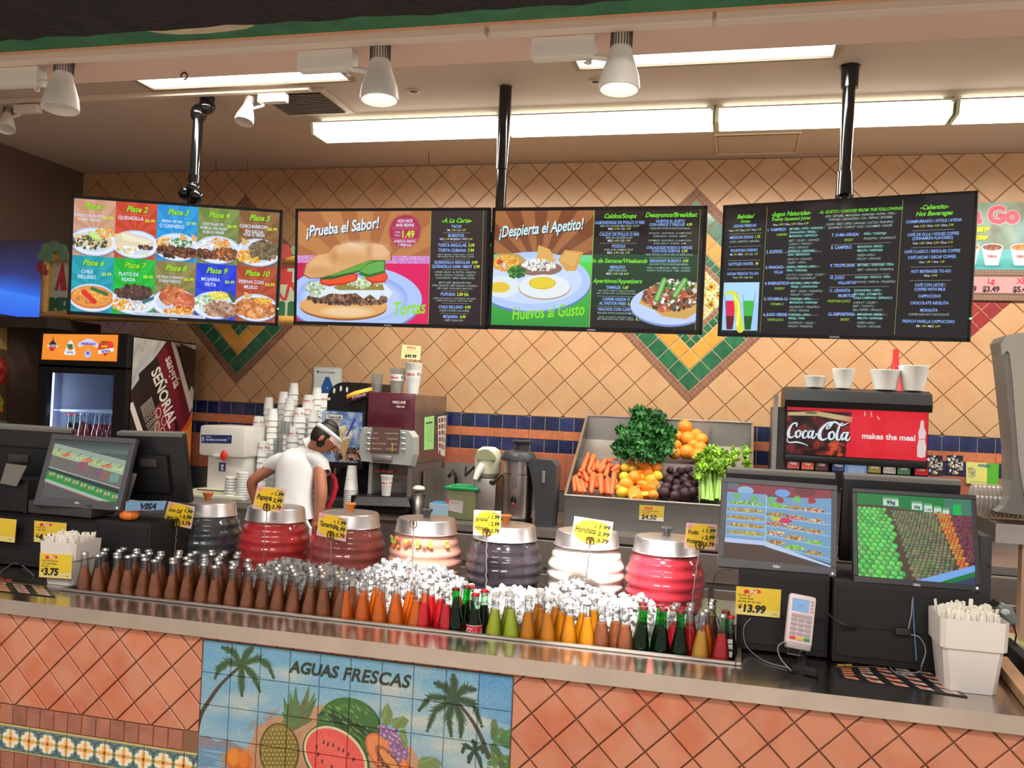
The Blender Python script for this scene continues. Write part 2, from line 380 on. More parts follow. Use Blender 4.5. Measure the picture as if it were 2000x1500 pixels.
    def paste(s, o, x, y, w=None, h=None):
        w = int(w or o.w); h = int(h or o.h); iy = (np.arange(h)*o.h/h).astype(int); ix = (np.arange(w)*o.w/w).astype(int); b = o.a[iy][:, ix]
        s.a[int(y):int(y)+h, int(x):int(x)+w] = b[:max(0, s.h-int(y)), :max(0, s.w-int(x))]; return s
# ---------------------------------------------------------------- shared materials
steel = mat('brushed_steel', (196, 188, 180), .30, 1., var=.10, scale=6)
steel_s = mat('satin_steel', (172, 166, 160), .42, 1., var=.12, scale=5)
steel_d = mat('dull_steel', (126, 124, 120), .45, .85, var=.12, scale=4)
alum = mat('spun_aluminium', (216, 212, 214), .38, 1., var=.05, scale=9)
black = mat('black_plastic', (20, 20, 22), .42, spec=.4)
blackm = mat('black_matte', (24, 23, 24), .7, var=.1)
dgrey = mat('dark_grey_plastic', (58, 58, 60), .45)
white = mat('white_plastic', (232, 228, 220), .4)
foam = mat('white_foam', (240, 238, 234), .75, sub=.1)
cream = mat('cream_plastic', (226, 224, 196), .45)
orangep = mat('orange_plastic', (255, 150, 70), .35)
redm = mat('red_cloth', (190, 22, 44), .8)
CZ = 3.42; YW = 6.2; XL = -5.2; XR = 2.6
def S(name, mb, m, parent=None, smooth=False): return mb.build(name, m, parent, smooth, kind=None if parent else 'structure')
# floor, ceiling, walls
S('floor', MB().bb(-7, 5, -3, 6.4, -.1, 0), mat('beige_floor_tile', (206, 192, 176), .4, var=.06, scale=3))
ceilm = mat('ceiling_paint', (202, 184, 168), .75, var=.03, scale=2)
ce = S('ceiling', MB().bb(XL, XR+1, 3.12, YW+.1, CZ, CZ+.1), ceilm)
S('wall_left', MB().bb(XL-.1, XL, 2.2, YW+.1, 0, CZ), mat('dark_wall_paint', (112, 92, 78), .7, var=.05, scale=4))
wb = S('wall_back', MB().bb(XL-.1, XR+1, YW, YW+.1, 0, CZ), mat('tan_grout', (134, 106, 80), .9, var=.08, scale=30))
# soffit over the counter: underside at 2.97, its rear edge steps up to the ceiling
so = S('trim_1', MB().bb(XL, XR+1, 2.84, 3.18, 2.97, 3.5), mat('soffit_paint', (232, 200, 182), .7, var=.03, scale=3))
S('trim_2', MB().bb(XL, XR+1, 2.822, 2.84, 2.960, 3.5, .004), mat('peach_bead', (214, 160, 122), .6))
S('trim_3', MB().bb(XL, XR+1, 2.60, 2.822, 2.963, 3.6), mat('green_beam_paint', (44, 112, 74), .6, var=.25, scale=9, bump=.3))
gm = MB()
r_ = random.Random(3)
xa, xb = -5.2, UZ(1236, 6, 2.96).x
ya_, yb_ = UZ(0, 72, 2.955).y, UZ(1236, 8, 2.955).y
pts = [(xa+(xb-xa)*i/60, (ya_+yb_)/2+r_.uniform(-.006, .004)) for i in range(61)]
top = [Vector((x, y, 2.955+r_.uniform(-.008, .004))) for x, y in pts]; bk = [Vector((x, 2.05, 2.96)) for x, y in pts]
gm.add(top+bk+[v+Vector((0, 0, .25)) for v in top]+[v+Vector((0, 0, .25)) for v in bk], [(i, i+1, 61+i+1, 61+i) for i in range(60)]+[(122+i, 183+i, 184+i, 123+i) for i in range(60)]+[(i, 122+i, 123+i, i+1) for i in range(60)]+[(60, 121, 243, 182)])
S('trim_4', gm, mat('rough_black_canopy', (34, 28, 27), .9, var=.4, scale=14, bump=.8, bscale=30))
# a patch where paint has peeled off the green beam
pp = [UZ(x, y-4, 2.9625) for x, y in ((262, 58), (290, 52), (300, 60), (325, 55), (362, 52), (400, 53), (440, 49), (488, 47), (497, 52), (480, 59), (440, 64), (400, 68), (350, 70), (310, 67))]
MB().prism(pp, 0, (0, 0, -.003)).build('peeled_paint', mat('bare_plaster', (206, 190, 160), .8, var=.12, scale=20), bpy.data.objects['trim_3'])
# cove where the soffit meets the ceiling and thin seam
# ---- tiles of the back wall
D = .2425; hs = D/2
terr = mat('glazed_sand_tile', (202, 158, 116), .36, var=.05, scale=7, rnd=.035, col2=(202, 151, 108), coat=.1)
green_t = mat('green_glazed_tile', (44, 104, 70), .3, var=.25, scale=22, rnd=.12, coat=.25)
ochre_t = mat('ochre_tile', (216, 150, 62), .4, var=.08, scale=12, rnd=.06)
brown_m = mat('brown_mosaic', (140, 88, 66), .5, var=.1, scale=30, rnd=.12)
blue_t = mat('cobalt_glazed_tile', (34, 42, 84), .2, var=.35, scale=18, rnd=.3, coat=.4)
rose_t = mat('rust_strip_tile', (200, 116, 76), .5, var=.16, scale=35, rnd=.05)
terra2 = mat('terracotta_tile', (190, 104, 72), .5, var=.1, scale=10, rnd=.08, col2=(170, 98, 70))
A0 = U(1344, 788, YW); gx0, gz0 = A0.x, A0.z
L0 = U(465, 752, YW); nL = round((L0.x-gx0)/D); mL = round((L0.z-gz0)/hs)
ZB = 1.634                        # top of the blue band
ORN = [(gx0, gz0+3*D), (gx0+nL*D, gz0+mL*hs+3*D)]
def clip(poly, a, b, c):         # keep a*x+b*z<=c
    out = []
    for i in range(len(poly)):
        p, q = poly[i], poly[(i+1) % len(poly)]; dp = a*p[0]+b*p[1]-c; dq = a*q[0]+b*q[1]-c
        if dp <= 0: out.append(p)
        if (dp < 0) != (dq < 0) and dp != dq: t = dp/(dp-dq); out.append((p[0]+(q[0]-p[0])*t, p[1]+(q[1]-p[1])*t))
    return out
def area2(p): return abs(sum(p[i][0]*p[(i+1) % len(p)][1]-p[(i+1) % len(p)][0]*p[i][1] for i in range(len(p))))/2
def tile_mesh(poly, th, bev=.0025):      # centred polygon in x,z -> pillow-edged tile, proud towards -y
    n = len(poly); cx = sum(p[0] for p in poly)/n; cz = sum(p[1] for p in poly)/n
    R = max(1e-4, min(math.hypot(p[0]-cx, p[1]-cz) for p in poly)); k = 1-bev*1.5/R
    a = [(p[0], 0, p[1]) for p in poly]; b = [(p[0], -th+bev, p[1]) for p in poly]; c = [(cx+(p[0]-cx)*k, -th, cz+(p[1]-cz)*k) for p in poly]
    m = MB(); m.add(a+b+c, [(i, (i+1) % n, n+(i+1) % n, n+i) for i in range(n)]+[(n+i, n+(i+1) % n, 2*n+(i+1) % n, 2*n+i) for i in range(n)]+[tuple(2*n+i for i in range(n))]); return m
def dia(h): return [(0, h), (h, 0), (0, -h), (-h, 0)]
TVQ = [[(140, 382), (550, 410), (545, 640), (130, 612)], [(578, 408), (957, 405), (952, 644), (573, 633)], [(962, 405), (1383, 402), (1370, 653), (952, 643)], [(1412, 402), (1912, 372), (1893, 668), (1402, 656)]]
def proj(v):
    c = AX @ np.array([v[0], v[1], v[2]-H0]); return 1000+F*c[0]/c[2], 750-F*c[1]/c[2]
def inq(q, x, y):
    s_ = [(q[(i+1) % 4][0]-q[i][0])*(y-q[i][1])-(q[(i+1) % 4][1]-q[i][1])*(x-q[i][0]) for i in range(4)]; return all(v > 0 for v in s_)
rr = random.Random(11)
full = tile_mesh(dia(hs-.0028), .008).build('tile', terr, mesh_only=True)
stuffm = MB(); ntile = 0
for i in range(-46, 24):
    for j in range(-2, 18):
        if (i+j) % 2 == 0: continue
        cx, cz = gx0+i*hs, gz0+j*hs
        if cx < XL-hs or cx > XR or cz > CZ+hs or cz < ZB-hs: continue
        if any(abs(cx-ox)+abs(cz-oz) < 3*D-.01 for ox, oz in ORN): continue
        pl = [(cx+x, cz+z) for x, z in dia(hs-.0028)]
        cl = clip(clip(clip(pl, 0, 1, CZ-.003), 0, -1, -(ZB+.003)), -1, 0, -(XL+.003))
        if len(cl) < 3 or area2(cl) < .0006: continue
        px, py = proj((cx, YW, cz)); hid = px > 2080 or px < 40 or any(inq(q, px, py) for q in TVQ)
        isfull = area2(cl) > area2(pl)*.999
        if hid or ntile >= 296:
            stuffm.add([(x, YW+y, z) for x, y, z in tile_mesh(cl, .008).v], tile_mesh(cl, .008).f); continue
        ntile += 1
        if isfull: o = link('tile', full, wb); o.location = (cx, YW, cz); o.rotation_euler = (rr.uniform(-.004, .004), 0, rr.choice((0, PI))+rr.uniform(-.004, .004) if 0 else rr.uniform(-.004, .004))
        else:
            mx = sum(p[0] for p in cl)/len(cl); mz = sum(p[1] for p in cl)/len(cl)
            o = tile_mesh([(p[0]-mx, p[1]-mz) for p in cl], .008).build('tile', terr, wb); o.location = (mx, YW, mz)
stuffm.build('hidden_tiles', terr, wb, kind='stuff')
# ---- diamond ornaments
fl = Img(96, 96, (214, 196, 150)); fl.noise(.03, 2)
for a_, b_ in ((24, 24), (72, 72), (24, 72), (72, 24)):
    for k in range(5): fl.ell(a_+11*math.cos(k*1.257), b_+11*math.sin(k*1.257), 8, 6, (236, 150, 40), k*1.257)
    fl.ell(a_, b_, 6, 6, (120, 60, 30))
for k in range(40): fl.ell(fl.rg.uniform(0, 96), fl.rg.uniform(0, 96), 4, 2, (70, 110, 60), fl.rg.uniform(0, 3))
flm = imgmat('floral_tile', fl.a, rough=.35)
sq = lambda a, b=None: [(-a/2, (b or a)/2), (a/2, (b or a)/2), (a/2, -(b or a)/2), (-a/2, -(b or a)/2)]
def rot45(mb):
    c = math.sqrt(.5); mb.v = [((x-z)*c, y, (x+z)*c) for x, y, z in mb.v]; return mb
c45 = math.sqrt(.5)
def orn(ox, oz, idx):
    H = 3*D*c45; back = rot45(MB().bb(-H, H, -.004, -.001, -H, H)); t = back.build('tile_diamond', mat('cream_grout', (196, 180, 150), .9), wb); t.location = (ox, YW, oz)
    t['label'] = ['green and ochre tile diamond between third and fourth menu screens', 'green and ochre tile diamond below leftmost menu screen'][idx]
    w0 = .056; small = MB()
    def ringpos(half, size, n):     # centres of a square ring of n tiles a side
        out = []; st = 2*half/n
        for k in range(n):
            a = -half+st*(k+.5)
            for q in ((a, -half+size/2), (a, half-size/2), (-half+size/2, a), (half-size/2, a)):
                if not any(abs(q[0]-u[0])+abs(q[1]-u[1]) < .003 for u in out): out.append(q)
        return out
    def ring(half, size, n, m, nm):
        st = 2*half/n; me = rot45(tile_mesh(sq(st-.006, st-.006), .009)).build(nm, m, mesh_only=True)
        for a, b in ringpos(half, st, n):
            o = link(nm, me, t); o.location = ((a-b)*c45, 0, (a+b)*c45)
    st = 2*H/37
    for lay in range(2):
        hh = H-lay*st; n = round(2*hh/st)
        for a, b in ringpos(hh, st, n): m = tile_mesh([(a+x, b+z) for x, z in sq(st-.004)], .008, .001); small.add(m.v, m.f)
    rot45(small).build('mosaic', brown_m, t, kind='stuff')
    ring(H-w0, .1018, 9, green_t, 'green_tile'); ring(H-w0-.1018, .102, 7, ochre_t, 'ochre_tile'); ring(H-w0-.2036, .051, 10, green_t, 'small_green_tile')
    hh = H-w0-.2036-.051; sm = MB()
    for a, b in ringpos(hh, .03, 13): m = tile_mesh([(a+x, b+z) for x, z in sq(.026)], .008, .001); sm.add(m.v, m.f)
    rot45(sm).build('inner_mosaic', brown_m, t, kind='stuff')
    hq = hh-.032
    for a in (-1, 1):
        for b in (-1, 1):
            ca, cb = a*hq/2, b*hq/2; P = [(ca+x, cb+z) for x, z in sq(hq-.004)]
            Q = [Vector(((x-z)*c45, -.0085, (x+z)*c45)) for x, z in P]; quad('floral_tile', Q, flm, t)
for k, (ox, oz) in enumerate(ORN): orn(ox, oz, k)
# ---- blue bands
b_top = [ZB, U(874, 831, YW).z, U(874, 848, YW).z, U(874, 873, YW).z]
pit = (U(820+1445/5.356, 900, YW).x-U(820+415/5.356, 900, YW).x)/7; bx0 = U(820+415/5.356, 900, YW).x
def row(z1, z0, pitch, x0, m, nm, parent, gap=.006, xa=XL, xb=2.0, y=YW, th=.008, lim=999):
    me = tile_mesh([(-pitch/2+gap/2, (z1-z0)/2-gap/2), (pitch/2-gap/2, (z1-z0)/2-gap/2), (pitch/2-gap/2, -(z1-z0)/2+gap/2), (-pitch/2+gap/2, -(z1-z0)/2+gap/2)], th).build(nm, m, mesh_only=True)
    k0 = math.ceil((xa-x0)/pitch); k1 = int((xb-x0)/pitch)
    for k in range(k0, k1):
        o = link(nm, me, parent); o.location = (x0+(k+.5)*pitch, y, (z0+z1)/2)
dado = MB().bb(XL, 2.0, YW-.003, YW-.0005, b_top[3]-.26, ZB).build('tile_band', mat('grey_grout', (150, 142, 136), .9), wb)
row(b_top[0], b_top[1], pit, bx0, blue_t, 'blue_tile', dado); row(b_top[2], b_top[3], pit, bx0, blue_t, 'blue_tile', dado)
row(b_top[1], b_top[2], pit*2.43, bx0, rose_t, 'strip_tile', dado, .002)
row(b_top[3], b_top[3]-.26, .26, bx0, terra2, 'terracotta_tile', dado, .004)
S('baseboard_back', MB().bb(XL, XR, YW-.02, YW, .98, b_top[3]-.262), steel_d)
# dark bits of the ceiling: access panel, vent, sprinklers, hooks
ap = thing('access_panel', 'flush painted access panel in the ceiling near right of middle', 'panel')
P = [UZ(*p, CZ) for p in ((1402, 264), (1559, 258), (1553, 300), (1405, 303))]
MB().bb(P[0].x, P[1].x, P[0].y, 6.06, CZ-.004, CZ-.0005).build('panel', ceilm, ap)
fm = MB(); x0, x1, y0, y1 = P[0].x-.008, P[1].x+.008, P[0].y-.008, 6.068
for b in ((x0-.012, x1+.012, y0-.012, y0), (x0-.012, x1+.012, y1, y1+.012), (x0-.012, x0, y0, y1), (x1, x1+.012, y0, y1)): fm.bb(*b, CZ-.008, CZ-.0005)
fm.build('frame', mat('pale_frame', (222, 200, 170), .6), ap)
MB().bb(x0, x1, y0-.001, y0+.006, CZ-.0095, CZ-.006).build('gap', blackm, ap)
vt = thing('air_vent', 'square slatted ceiling vent beside left end of the long tube light', 'vent')
vx0, vx1, vy0, vy1 = -2.76, -2.30, 4.56, 4.985
fm = MB()
for b in ((vx0, vx1, vy0, vy0+.04), (vx0, vx1, vy1-.04, vy1), (vx0, vx0+.04, vy0+.04, vy1-.04), (vx1-.04, vx1, vy0+.04, vy1-.04)): fm.bb(*b, CZ-.012, CZ-.001)
fm.build('frame', mat('vent_paint', (206, 190, 172), .5), vt)
sl = MB().box((0, 0, 0), (vx1-vx0-.08, .022, .003), RX(rad(38))).build('slat', mat('slat_paint', (176, 162, 148), .5), mesh_only=True)
for k in range(13): o = link('slat', sl, vt); o.location = ((vx0+vx1)/2, vy0+.06+k*.0265, CZ-.014)
MB().bb(vx0+.04, vx1-.04, vy0+.04, vy1-.04, CZ-.003, CZ-.001).build('duct', blackm, vt)
for k, (px, py, wd) in enumerate(((808, 177, 'left'), (1163, 158, 'right'))):
    p = UZ(px, py, CZ); t = thing('sprinkler', f'small round recessed sprinkler in the ceiling, {wd} one of two', 'sprinkler', p)
    MB().lathe([(.038, 0), (.038, -.006), (.022, -.008), (.022, -.002)], n=20, cap=False).build('rim', mat('pink_rim', (206, 176, 158), .5), t)
    MB().lathe([(.02, -.001), (.02, -.004), (.008, -.012), (.001, -.012)], n=14).build('plug', mat('dark_plug', (90, 66, 56), .5), t)
for k, (px, py) in enumerate(((50, 155), (360, 140), (1141, 106))):
    p = UZ(px, py, 2.97) if py < 150 else UZ(px, 150, 2.97)
    hk = MB().tube([(.014*math.sin(a), 0, -.018-.014*math.cos(a)) for a in [PI*2*i/12*.78 for i in range(13)]]+[(-.014, 0, -.012)], .003, 6)
    o = hk.build('ceiling_hook', mat('dark_wire', (60, 44, 38), .4, .8), smooth=True); o.location = p
    tag(o, ['small dark hook under the soffit beside leftmost track light', 'small dark hook under the soffit above left troffer', 'small dark hook under the soffit beside rightmost track light'][k], 'hook')
for k, (px, py) in enumerate(((422, 312), (484, 315), (838, 295))):
    p = UZ(px, py, CZ); o = MB().tube([(0, 0, 0), (0, 0, -.06), (.008, 0, -.075), (0, 0, -.085)], .003, 6).build('hanging_wire', mat('rust_wire', (120, 80, 60), .6)); o.location = p
    tag(o, ['short wire hanging from ceiling above leftmost menu screen', 'short wire hanging from ceiling between left screens', 'short wire hanging from ceiling left of the middle pole'][k], 'wire')
# ---------------------------------------------------------------- lights you can see
lit = mat('lit_diffuser', (255, 255, 250), .5, emit=(255, 254, 240), es=3.4)
for k, x in enumerate(FLX):
    t = thing('tube_light_fixture', ['wrap-around fluorescent fixture, leftmost of the long ceiling row', 'wrap-around fluorescent fixture, second from left in the long ceiling row', 'wrap-around fluorescent fixture, third from left in the long ceiling row, behind the right pole', 'wrap-around fluorescent fixture at the right edge of the long ceiling row', 'wrap-around fluorescent fixture beyond right edge of the long ceiling row'][k], 'ceiling light', (x, 5.13, CZ))
    pr_ = [(-.11, -.045), (-.11, -.052), (-.09, -.11), (.09, -.11), (.11, -.052), (.11, -.045)]
    m = MB(); n = 6
    m.add([(x_, y, z) for x_ in (.02, 1.195) for y, z in pr_[1:5]], [(0, 4, 5, 1), (1, 5, 6, 2), (2, 6, 7, 3)])
    m.build('diffuser', lit, t)
    for x_ in (.003, 1.184): MB().prism([(x_, y, z) for y, z in pr_], 0, (.016, 0, 0)).build('end_cap', mat('clear_end_cap', (214, 224, 196), .4), t)
    MB().bb(.002, 1.200, -.115, .115, -.0445, -.035).bb(.002, 1.2, -.03, .03, -.035, -.0005).build('housing', mat('fixture_white', (226, 220, 206), .4), t)
    MB().bb(.04, 1.16, -.036, -.0301, -.030, -.006).bb(.04, 1.16, .0301, .036, -.030, -.006).build('uplight_strip', lit, t)  # unseen glowing strips added for the bright band on the ceiling above
for k, (xx, lb) in enumerate(((-3.29, 'recessed fluorescent troffer in ceiling, left one'), (-.84, 'recessed fluorescent troffer in ceiling, right one, behind a track light'))):
    t = thing('recessed_light', lb, 'ceiling light', (xx, 4.17, CZ))
    MB().bb(0, 1.2, 0, .27, -.004, -.001).build('lens', lit, t)
    f = MB()
    for b in ((-.025, 1.225, -.025, 0), (-.025, 1.225, .27, .295), (-.025, 0, 0, .27), (1.2, 1.225, 0, .27)): f.bb(*b, -.014, -.0005)
    f.build('frame', mat('trim_grey', (150, 132, 112), .5), t)
# tracks and spot heads
trm = mat('track_paint', (228, 212, 196), .45)
slotm = mat('slot_dark', (70, 52, 42), .7)
for k, (a, b, s0, s1) in enumerate(((-60, 950, 90, 940), (960, 1393, 968, 1366), (1400, 2150, 1430, 2140))):
    xa = UZ(a, 62, 2.955).x; 
    def tx(p): # x of a pixel on the front track line
        return UZ(p, 100-p*.035, 2.95).x
    t = thing('light_track', ['leftmost length of pale lighting track on the soffit', 'middle length of pale lighting track on the soffit', 'rightmost length of pale lighting track on the soffit'][k], 'light track')
    MB().bb(tx(a), tx(b), 2.855, 2.905, 2.94, 2.9695, .003).build('channel', trm, t)
    MB().bb(tx(s0), tx(s1), 2.905, 2.925, 2.962, 2.9695).build('slot', slotm, t)
rt = thing('light_track', 'pale lighting track on the ceiling behind the left troffer', 'light track')
MB().bb(-4.9, UZ(603, 172, CZ-.02).x, 4.50, 4.54, CZ-.03, CZ-.0005, .003).build('channel', trm, rt)
hm = mat('spot_white', (236, 228, 220), .42)
def head_parts(t, boxc, boxd, hinge, lc, ax, sc=1.):
    MB().box(boxc, boxd, None, .008).build('adapter_box', hm, t, True)
    lc = Vector(lc); q = Vector(ax).normalized().to_track_quat('-Z', 'Y').to_matrix()
    MB().tube([Vector(hinge), Vector(hinge)+Vector((0, 0, -.025)), Vector((hinge[0], hinge[1], lc.z+.02)), lc+Vector((0, 0, .0))], .0105*sc, 8).build('yoke', hm, t, True)
    prof = [(.0, .105), (.026, .105), (.032, .098), (.034, .04), (.045, .0), (.062, -.05), (.068, -.085), (.068, -.10), (.062, -.10), (.055, -.07), (0, -.06)]
    b = MB().lathe([(r*sc, z*sc) for r, z in prof], lc, 24, q, cap=False); b.build('lamp_head', hm, t, True)
    fn = MB()
    for i in range(22):
        a = 2*PI*i/22; fn.box(lc+q @ Vector((.0345*sc*math.cos(a), .0345*sc*math.sin(a), .07*sc)), (.004*sc, .0035*sc, .055*sc), q @ RZ(a))
    fn.build('vent_slot', mat('vent_dark', (96, 84, 78), .7), t)
    em = MB().lathe([(.05*sc, 0), (.0, .004)], lc+q @ Vector((0, 0, -.075*sc)), 18, q); return em
spots = [
 ('leftmost white track spotlight, cut by the left edge of the view', (38, 135), (-.19, .18), (122, 165), (.05, -.1, -1)),
 ('white track spotlight left of the middle pole', (640, 98), None, (742, 142), (.05, -.05, -1)),
 ('white track spotlight right of the middle pole', (1102, 72), None, (1212, 118), (.0, -.05, -1))]
LAMPS = []
for k, (lb, bc, _, lc, ax) in enumerate(spots):
    B = U(bc[0], bc[1]+8, 2.93); Lp = U(lc[0], lc[1], 2.93); t = thing('track_spotlight', lb, 'spotlight', (0, 0, 0))
    B.z = 2.945-.04
    e = head_parts(t, (B.x, 2.93, B.z), (.215, .055, .07), (B.x+.085, 2.93, B.z-.03), (Lp.x, 2.93, Lp.z), ax, 1.0)
    e.build('lamp_face', lit if k else mat('unlit_lens', (200, 196, 190), .2), t); LAMPS.append(Lp)
for k, (lb, bc, lc, ax) in enumerate((('small white track spotlight on the rear track, cut by the left edge', (55, 202), (14, 232), (.25, -.35, -1)), ('small white track spotlight on the rear track beside the ceiling vent', (534, 184), (483, 215), (-.05, -.3, -1)))):
    B = U(bc[0], bc[1], 4.52); Lp = U(lc[0], lc[1], 4.52); t = thing('track_spotlight', lb, 'spotlight')
    e = head_parts(t, (B.x, 4.52, CZ-.065), (.17, .05, .05), (B.x-.06, 4.52, CZ-.08), tuple(Lp), ax, .78); e.build('lamp_face', mat('unlit_lens', (200, 196, 190), .2), t)
# the beams of the two lit heads
spot('spot_beam', LAMPS[1]+Vector((0, .0, -.12)), U(850, 1120, 3.62), 850, 26, .9)
spot('spot_beam', LAMPS[2]+Vector((0, .0, -.12)), U(1150, 1120, 3.80), 1100, 27, .9)
spot('spot_beam', LAMPS[2]+Vector((.02, .0, -.12)), U(1200, 1268, 3.21), 900, 18, .9)
# ---------------------------------------------------------------- the service counter
CT = .86
sc_ = thing('service_counter', 'tiled service counter with stainless steel top across the foreground', 'counter')
XC = 2.2
MB().bb(-3.6, XC, 3.04, 4.30, 0, .70).build('base', mat('brown_grout', (122, 92, 66), .9, var=.08, scale=30), sc_)
MB().bb(-3.6, XC, 3.036, 3.24, .70, .805).build('upper_base', MATS['brown_grout'], sc_)
WX0, WX1, WY0, WY1 = -2.69, .02, 3.235, 3.80
top = MB()
# lip, deck and well walls as one folded sheet
top.bb(-3.6, XC, 3.0, WY0, CT-.012, CT).bb(-3.6, WX0, WY0, 4.30, CT-.012, CT).bb(WX1, XC, WY0, 4.30, CT-.012, CT).bb(WX0, WX1, WY1, 4.30, CT-.012, CT)
top.bb(-3.6, XC, 3.0, 3.010, CT-.055, CT-.012)
top.build('steel_top', mat('polished_steel', (206, 196, 188), .2, 1., var=.08, scale=6), sc_)
rim = MB()
for b in ((WX0, WX1, WY0-.022, WY0), (WX0, WX1, WY1, WY1+.015), (WX0-.02, WX0, WY0-.022, WY1+.015), (WX1, WX1+.02, WY0-.022, WY1+.015)): rim.bb(*b, CT+.0005, CT+.010, .004)
rim.build('well_rim', steel_s, sc_)
well = MB(); well.bb(WX0, WX1, WY0, WY1, CT-.155, CT-.15).bb(WX0, WX0+.003, WY0, WY1, CT-.15, CT).bb(WX1-.003, WX1, WY0, WY1, CT-.15, CT).bb(WX0, WX1, WY0, WY0+.003, CT-.15, CT).bb(WX0, WX1, WY1-.003, WY1, CT-.15, CT)
well.build('ice_well', steel_s, sc_)
# tiles of the counter face
YF = 3.034
ct_t = mat('salmon_clay_tile', (200, 132, 102), .42, var=.05, scale=9, rnd=.05, col2=(196, 112, 80), coat=.05)
D2 = .1545*1.0; h2 = D2/2
g0 = U(1038.75, 1392.5, YF); MX0, MX1, MZT = U(399, 1252, YF).x, U(1003, 1319, YF).x, .788
ZBd = .442
f2 = tile_mesh(dia(h2-.0032), .007).build('tile', ct_t, mesh_only=True); n2 = 0; st2 = MB(); rr2 = random.Random(5)
for i in range(-34, 24):
    for j in range(-6, 8):
        if (i+j) % 2 == 0: continue
        cx, cz = g0.x+i*h2, g0.z+j*h2
        if cx < -3.3 or cx > 1.6 or cz < ZBd-h2 or cz > .82+h2: continue
        pl = [(cx+x, cz+z) for x, z in dia(h2-.0032)]
        cl = clip(clip(pl, 0, 1, .806), 0, -1, -(ZBd+.003)); A = area2(pl)
        if len(cl) < 3: continue
        if MX0-h2 < cx < MX1+h2:
            above = clip(cl, 0, -1, -(MZT+.004)); mid = clip(cl, 0, 1, MZT+.004)
            pcs = [above, clip(mid, 1, 0, MX0-.003), clip(mid, -1, 0, -(MX1+.003))]
            if cx < MX0+h2 and clip(mid, 1, 0, MX0-.003) and abs(area2(mid)-area2(clip(mid, 1, 0, MX0-.003))) < 1e-7 and len(above) > 2: pcs = [cl]
        else: pcs = [cl]
        px, py = proj((cx, YF, cz))
        for c in pcs:
            if len(c) < 3 or area2(c) < .0002: continue
            mx = sum(p[0] for p in c)/len(c); mz = sum(p[1] for p in c)/len(c)
            if px < -60 or px > 2060 or py > 1570: m = tile_mesh(c, .007); st2.add([(x, YF+.002+y, z) for x, y, z in m.v], m.f); continue
            if area2(c) > A*.999: o = link('tile', f2, sc_); o.location = (cx, YF, cz)
            else: o = tile_mesh([(p[0]-mx, p[1]-mz) for p in c], .007).build('tile', ct_t, sc_); o.location = (mx, YF, mz)
            o.rotation_euler = (rr2.uniform(-.005, .005), 0, rr2.uniform(-.005, .005)); n2 += 1
if st2.v: st2.build('hidden_tiles', ct_t, sc_, kind='stuff')
brick_m = mat('small_brown_brick', (164, 104, 82), .6, var=.12, scale=20, rnd=.16, col2=(150, 96, 84))
bor = MB().bb(-3.6, XC, YF-.001, YF+.004, .18, ZBd).build('border_band', mat('band_grout', (130, 96, 70), .9), sc_)
row(ZBd, .367, .0635, -2.797, brick_m, 'brick', bor, .003, -3.3, MX0-.02, YF, .007); row(.258, .19, .0635, -2.78, brick_m, 'brick', bor, .003, -3.3, MX0-.02, YF, .007)
row(ZBd, .367, .0635, MX1, brick_m, 'brick', bor, .003, MX1, 1.3, YF, .007)
fi = Img(172, 108, (94, 130, 118)); fi.noise(.03, 2)
fi.rect(0, 0, 172, 7, (206, 176, 116)); fi.rect(0, 101, 172, 108, (206, 176, 116))
for cx in (0, 86, 172):
    for k in range(8):
        a = k*PI/4+PI/8; fi.ell(cx+24*math.cos(a), 54+24*math.sin(a), 15, 12, (236, 226, 204), a)
    for k in range(4): a = k*PI/2; fi.ell(cx+15*math.cos(a), 54+15*math.sin(a), 17, 8, (232, 170, 84), a)
    fi.ell(cx, 54, 9, 9, (226, 150, 70)); fi.ell(cx, 54, 5, 5, (84, 74, 60))
    for s1 in (-1, 1):
        for s2 in (-1, 1): fi.curve([(cx+s1*43, 54+s2*10), (cx+s1*40, 54+s2*30), (cx+s1*22, 54+s2*40), (cx+s1*12, 54+s2*34)], [7, 6, 5, 2], (70, 76, 100))
for cx in (43, 129): fi.ell(cx, 54, 8, 12, (148, 150, 96)); fi.ell(cx, 54, 3, 5, (70, 90, 60))
flow_m = imgmat('flower_border', fi.a, rough=.35, coat=.2)
tm = tile_mesh([(-.085, .0525), (.085, .0525), (.085, -.0525), (-.085, -.0525)], .007).build('flower_tile', flow_m, mesh_only=True)
def planar_uv(me, x0, x1, z0, z1):
    uv = me.uv_layers.new(name='UVMap')
    for l in me.loops: c = me.vertices[l.vertex_index].co; uv.data[l.index].uv = ((c.x-x0)/(x1-x0), (c.z-z0)/(z1-z0))
planar_uv(tm, -.086, .086, -.054, .054)
sx = UZ(0, 0, 1).x
xs0 = U(1325/4.6875, 1470, YF).x
for k in range(-8, 3):
    x = xs0+(k+.5)*.172
    if x+.086 < MX0: o = link('flower_tile', tm, bor); o.location = (x, YF, .312)
x = xs0+.172*math.floor((MX0-xs0)/.172); wd = MX0-.003-x
me = tile_mesh([(x+.002, .0525), (x+wd, .0525), (x+wd, -.0525), (x+.002, -.0525)], .007).build('flower_tile', flow_m, mesh_only=True)
planar_uv(me, x, x+.172, -.054, .054); o = link('flower_tile', me, bor); o.location = (0, YF, .312)
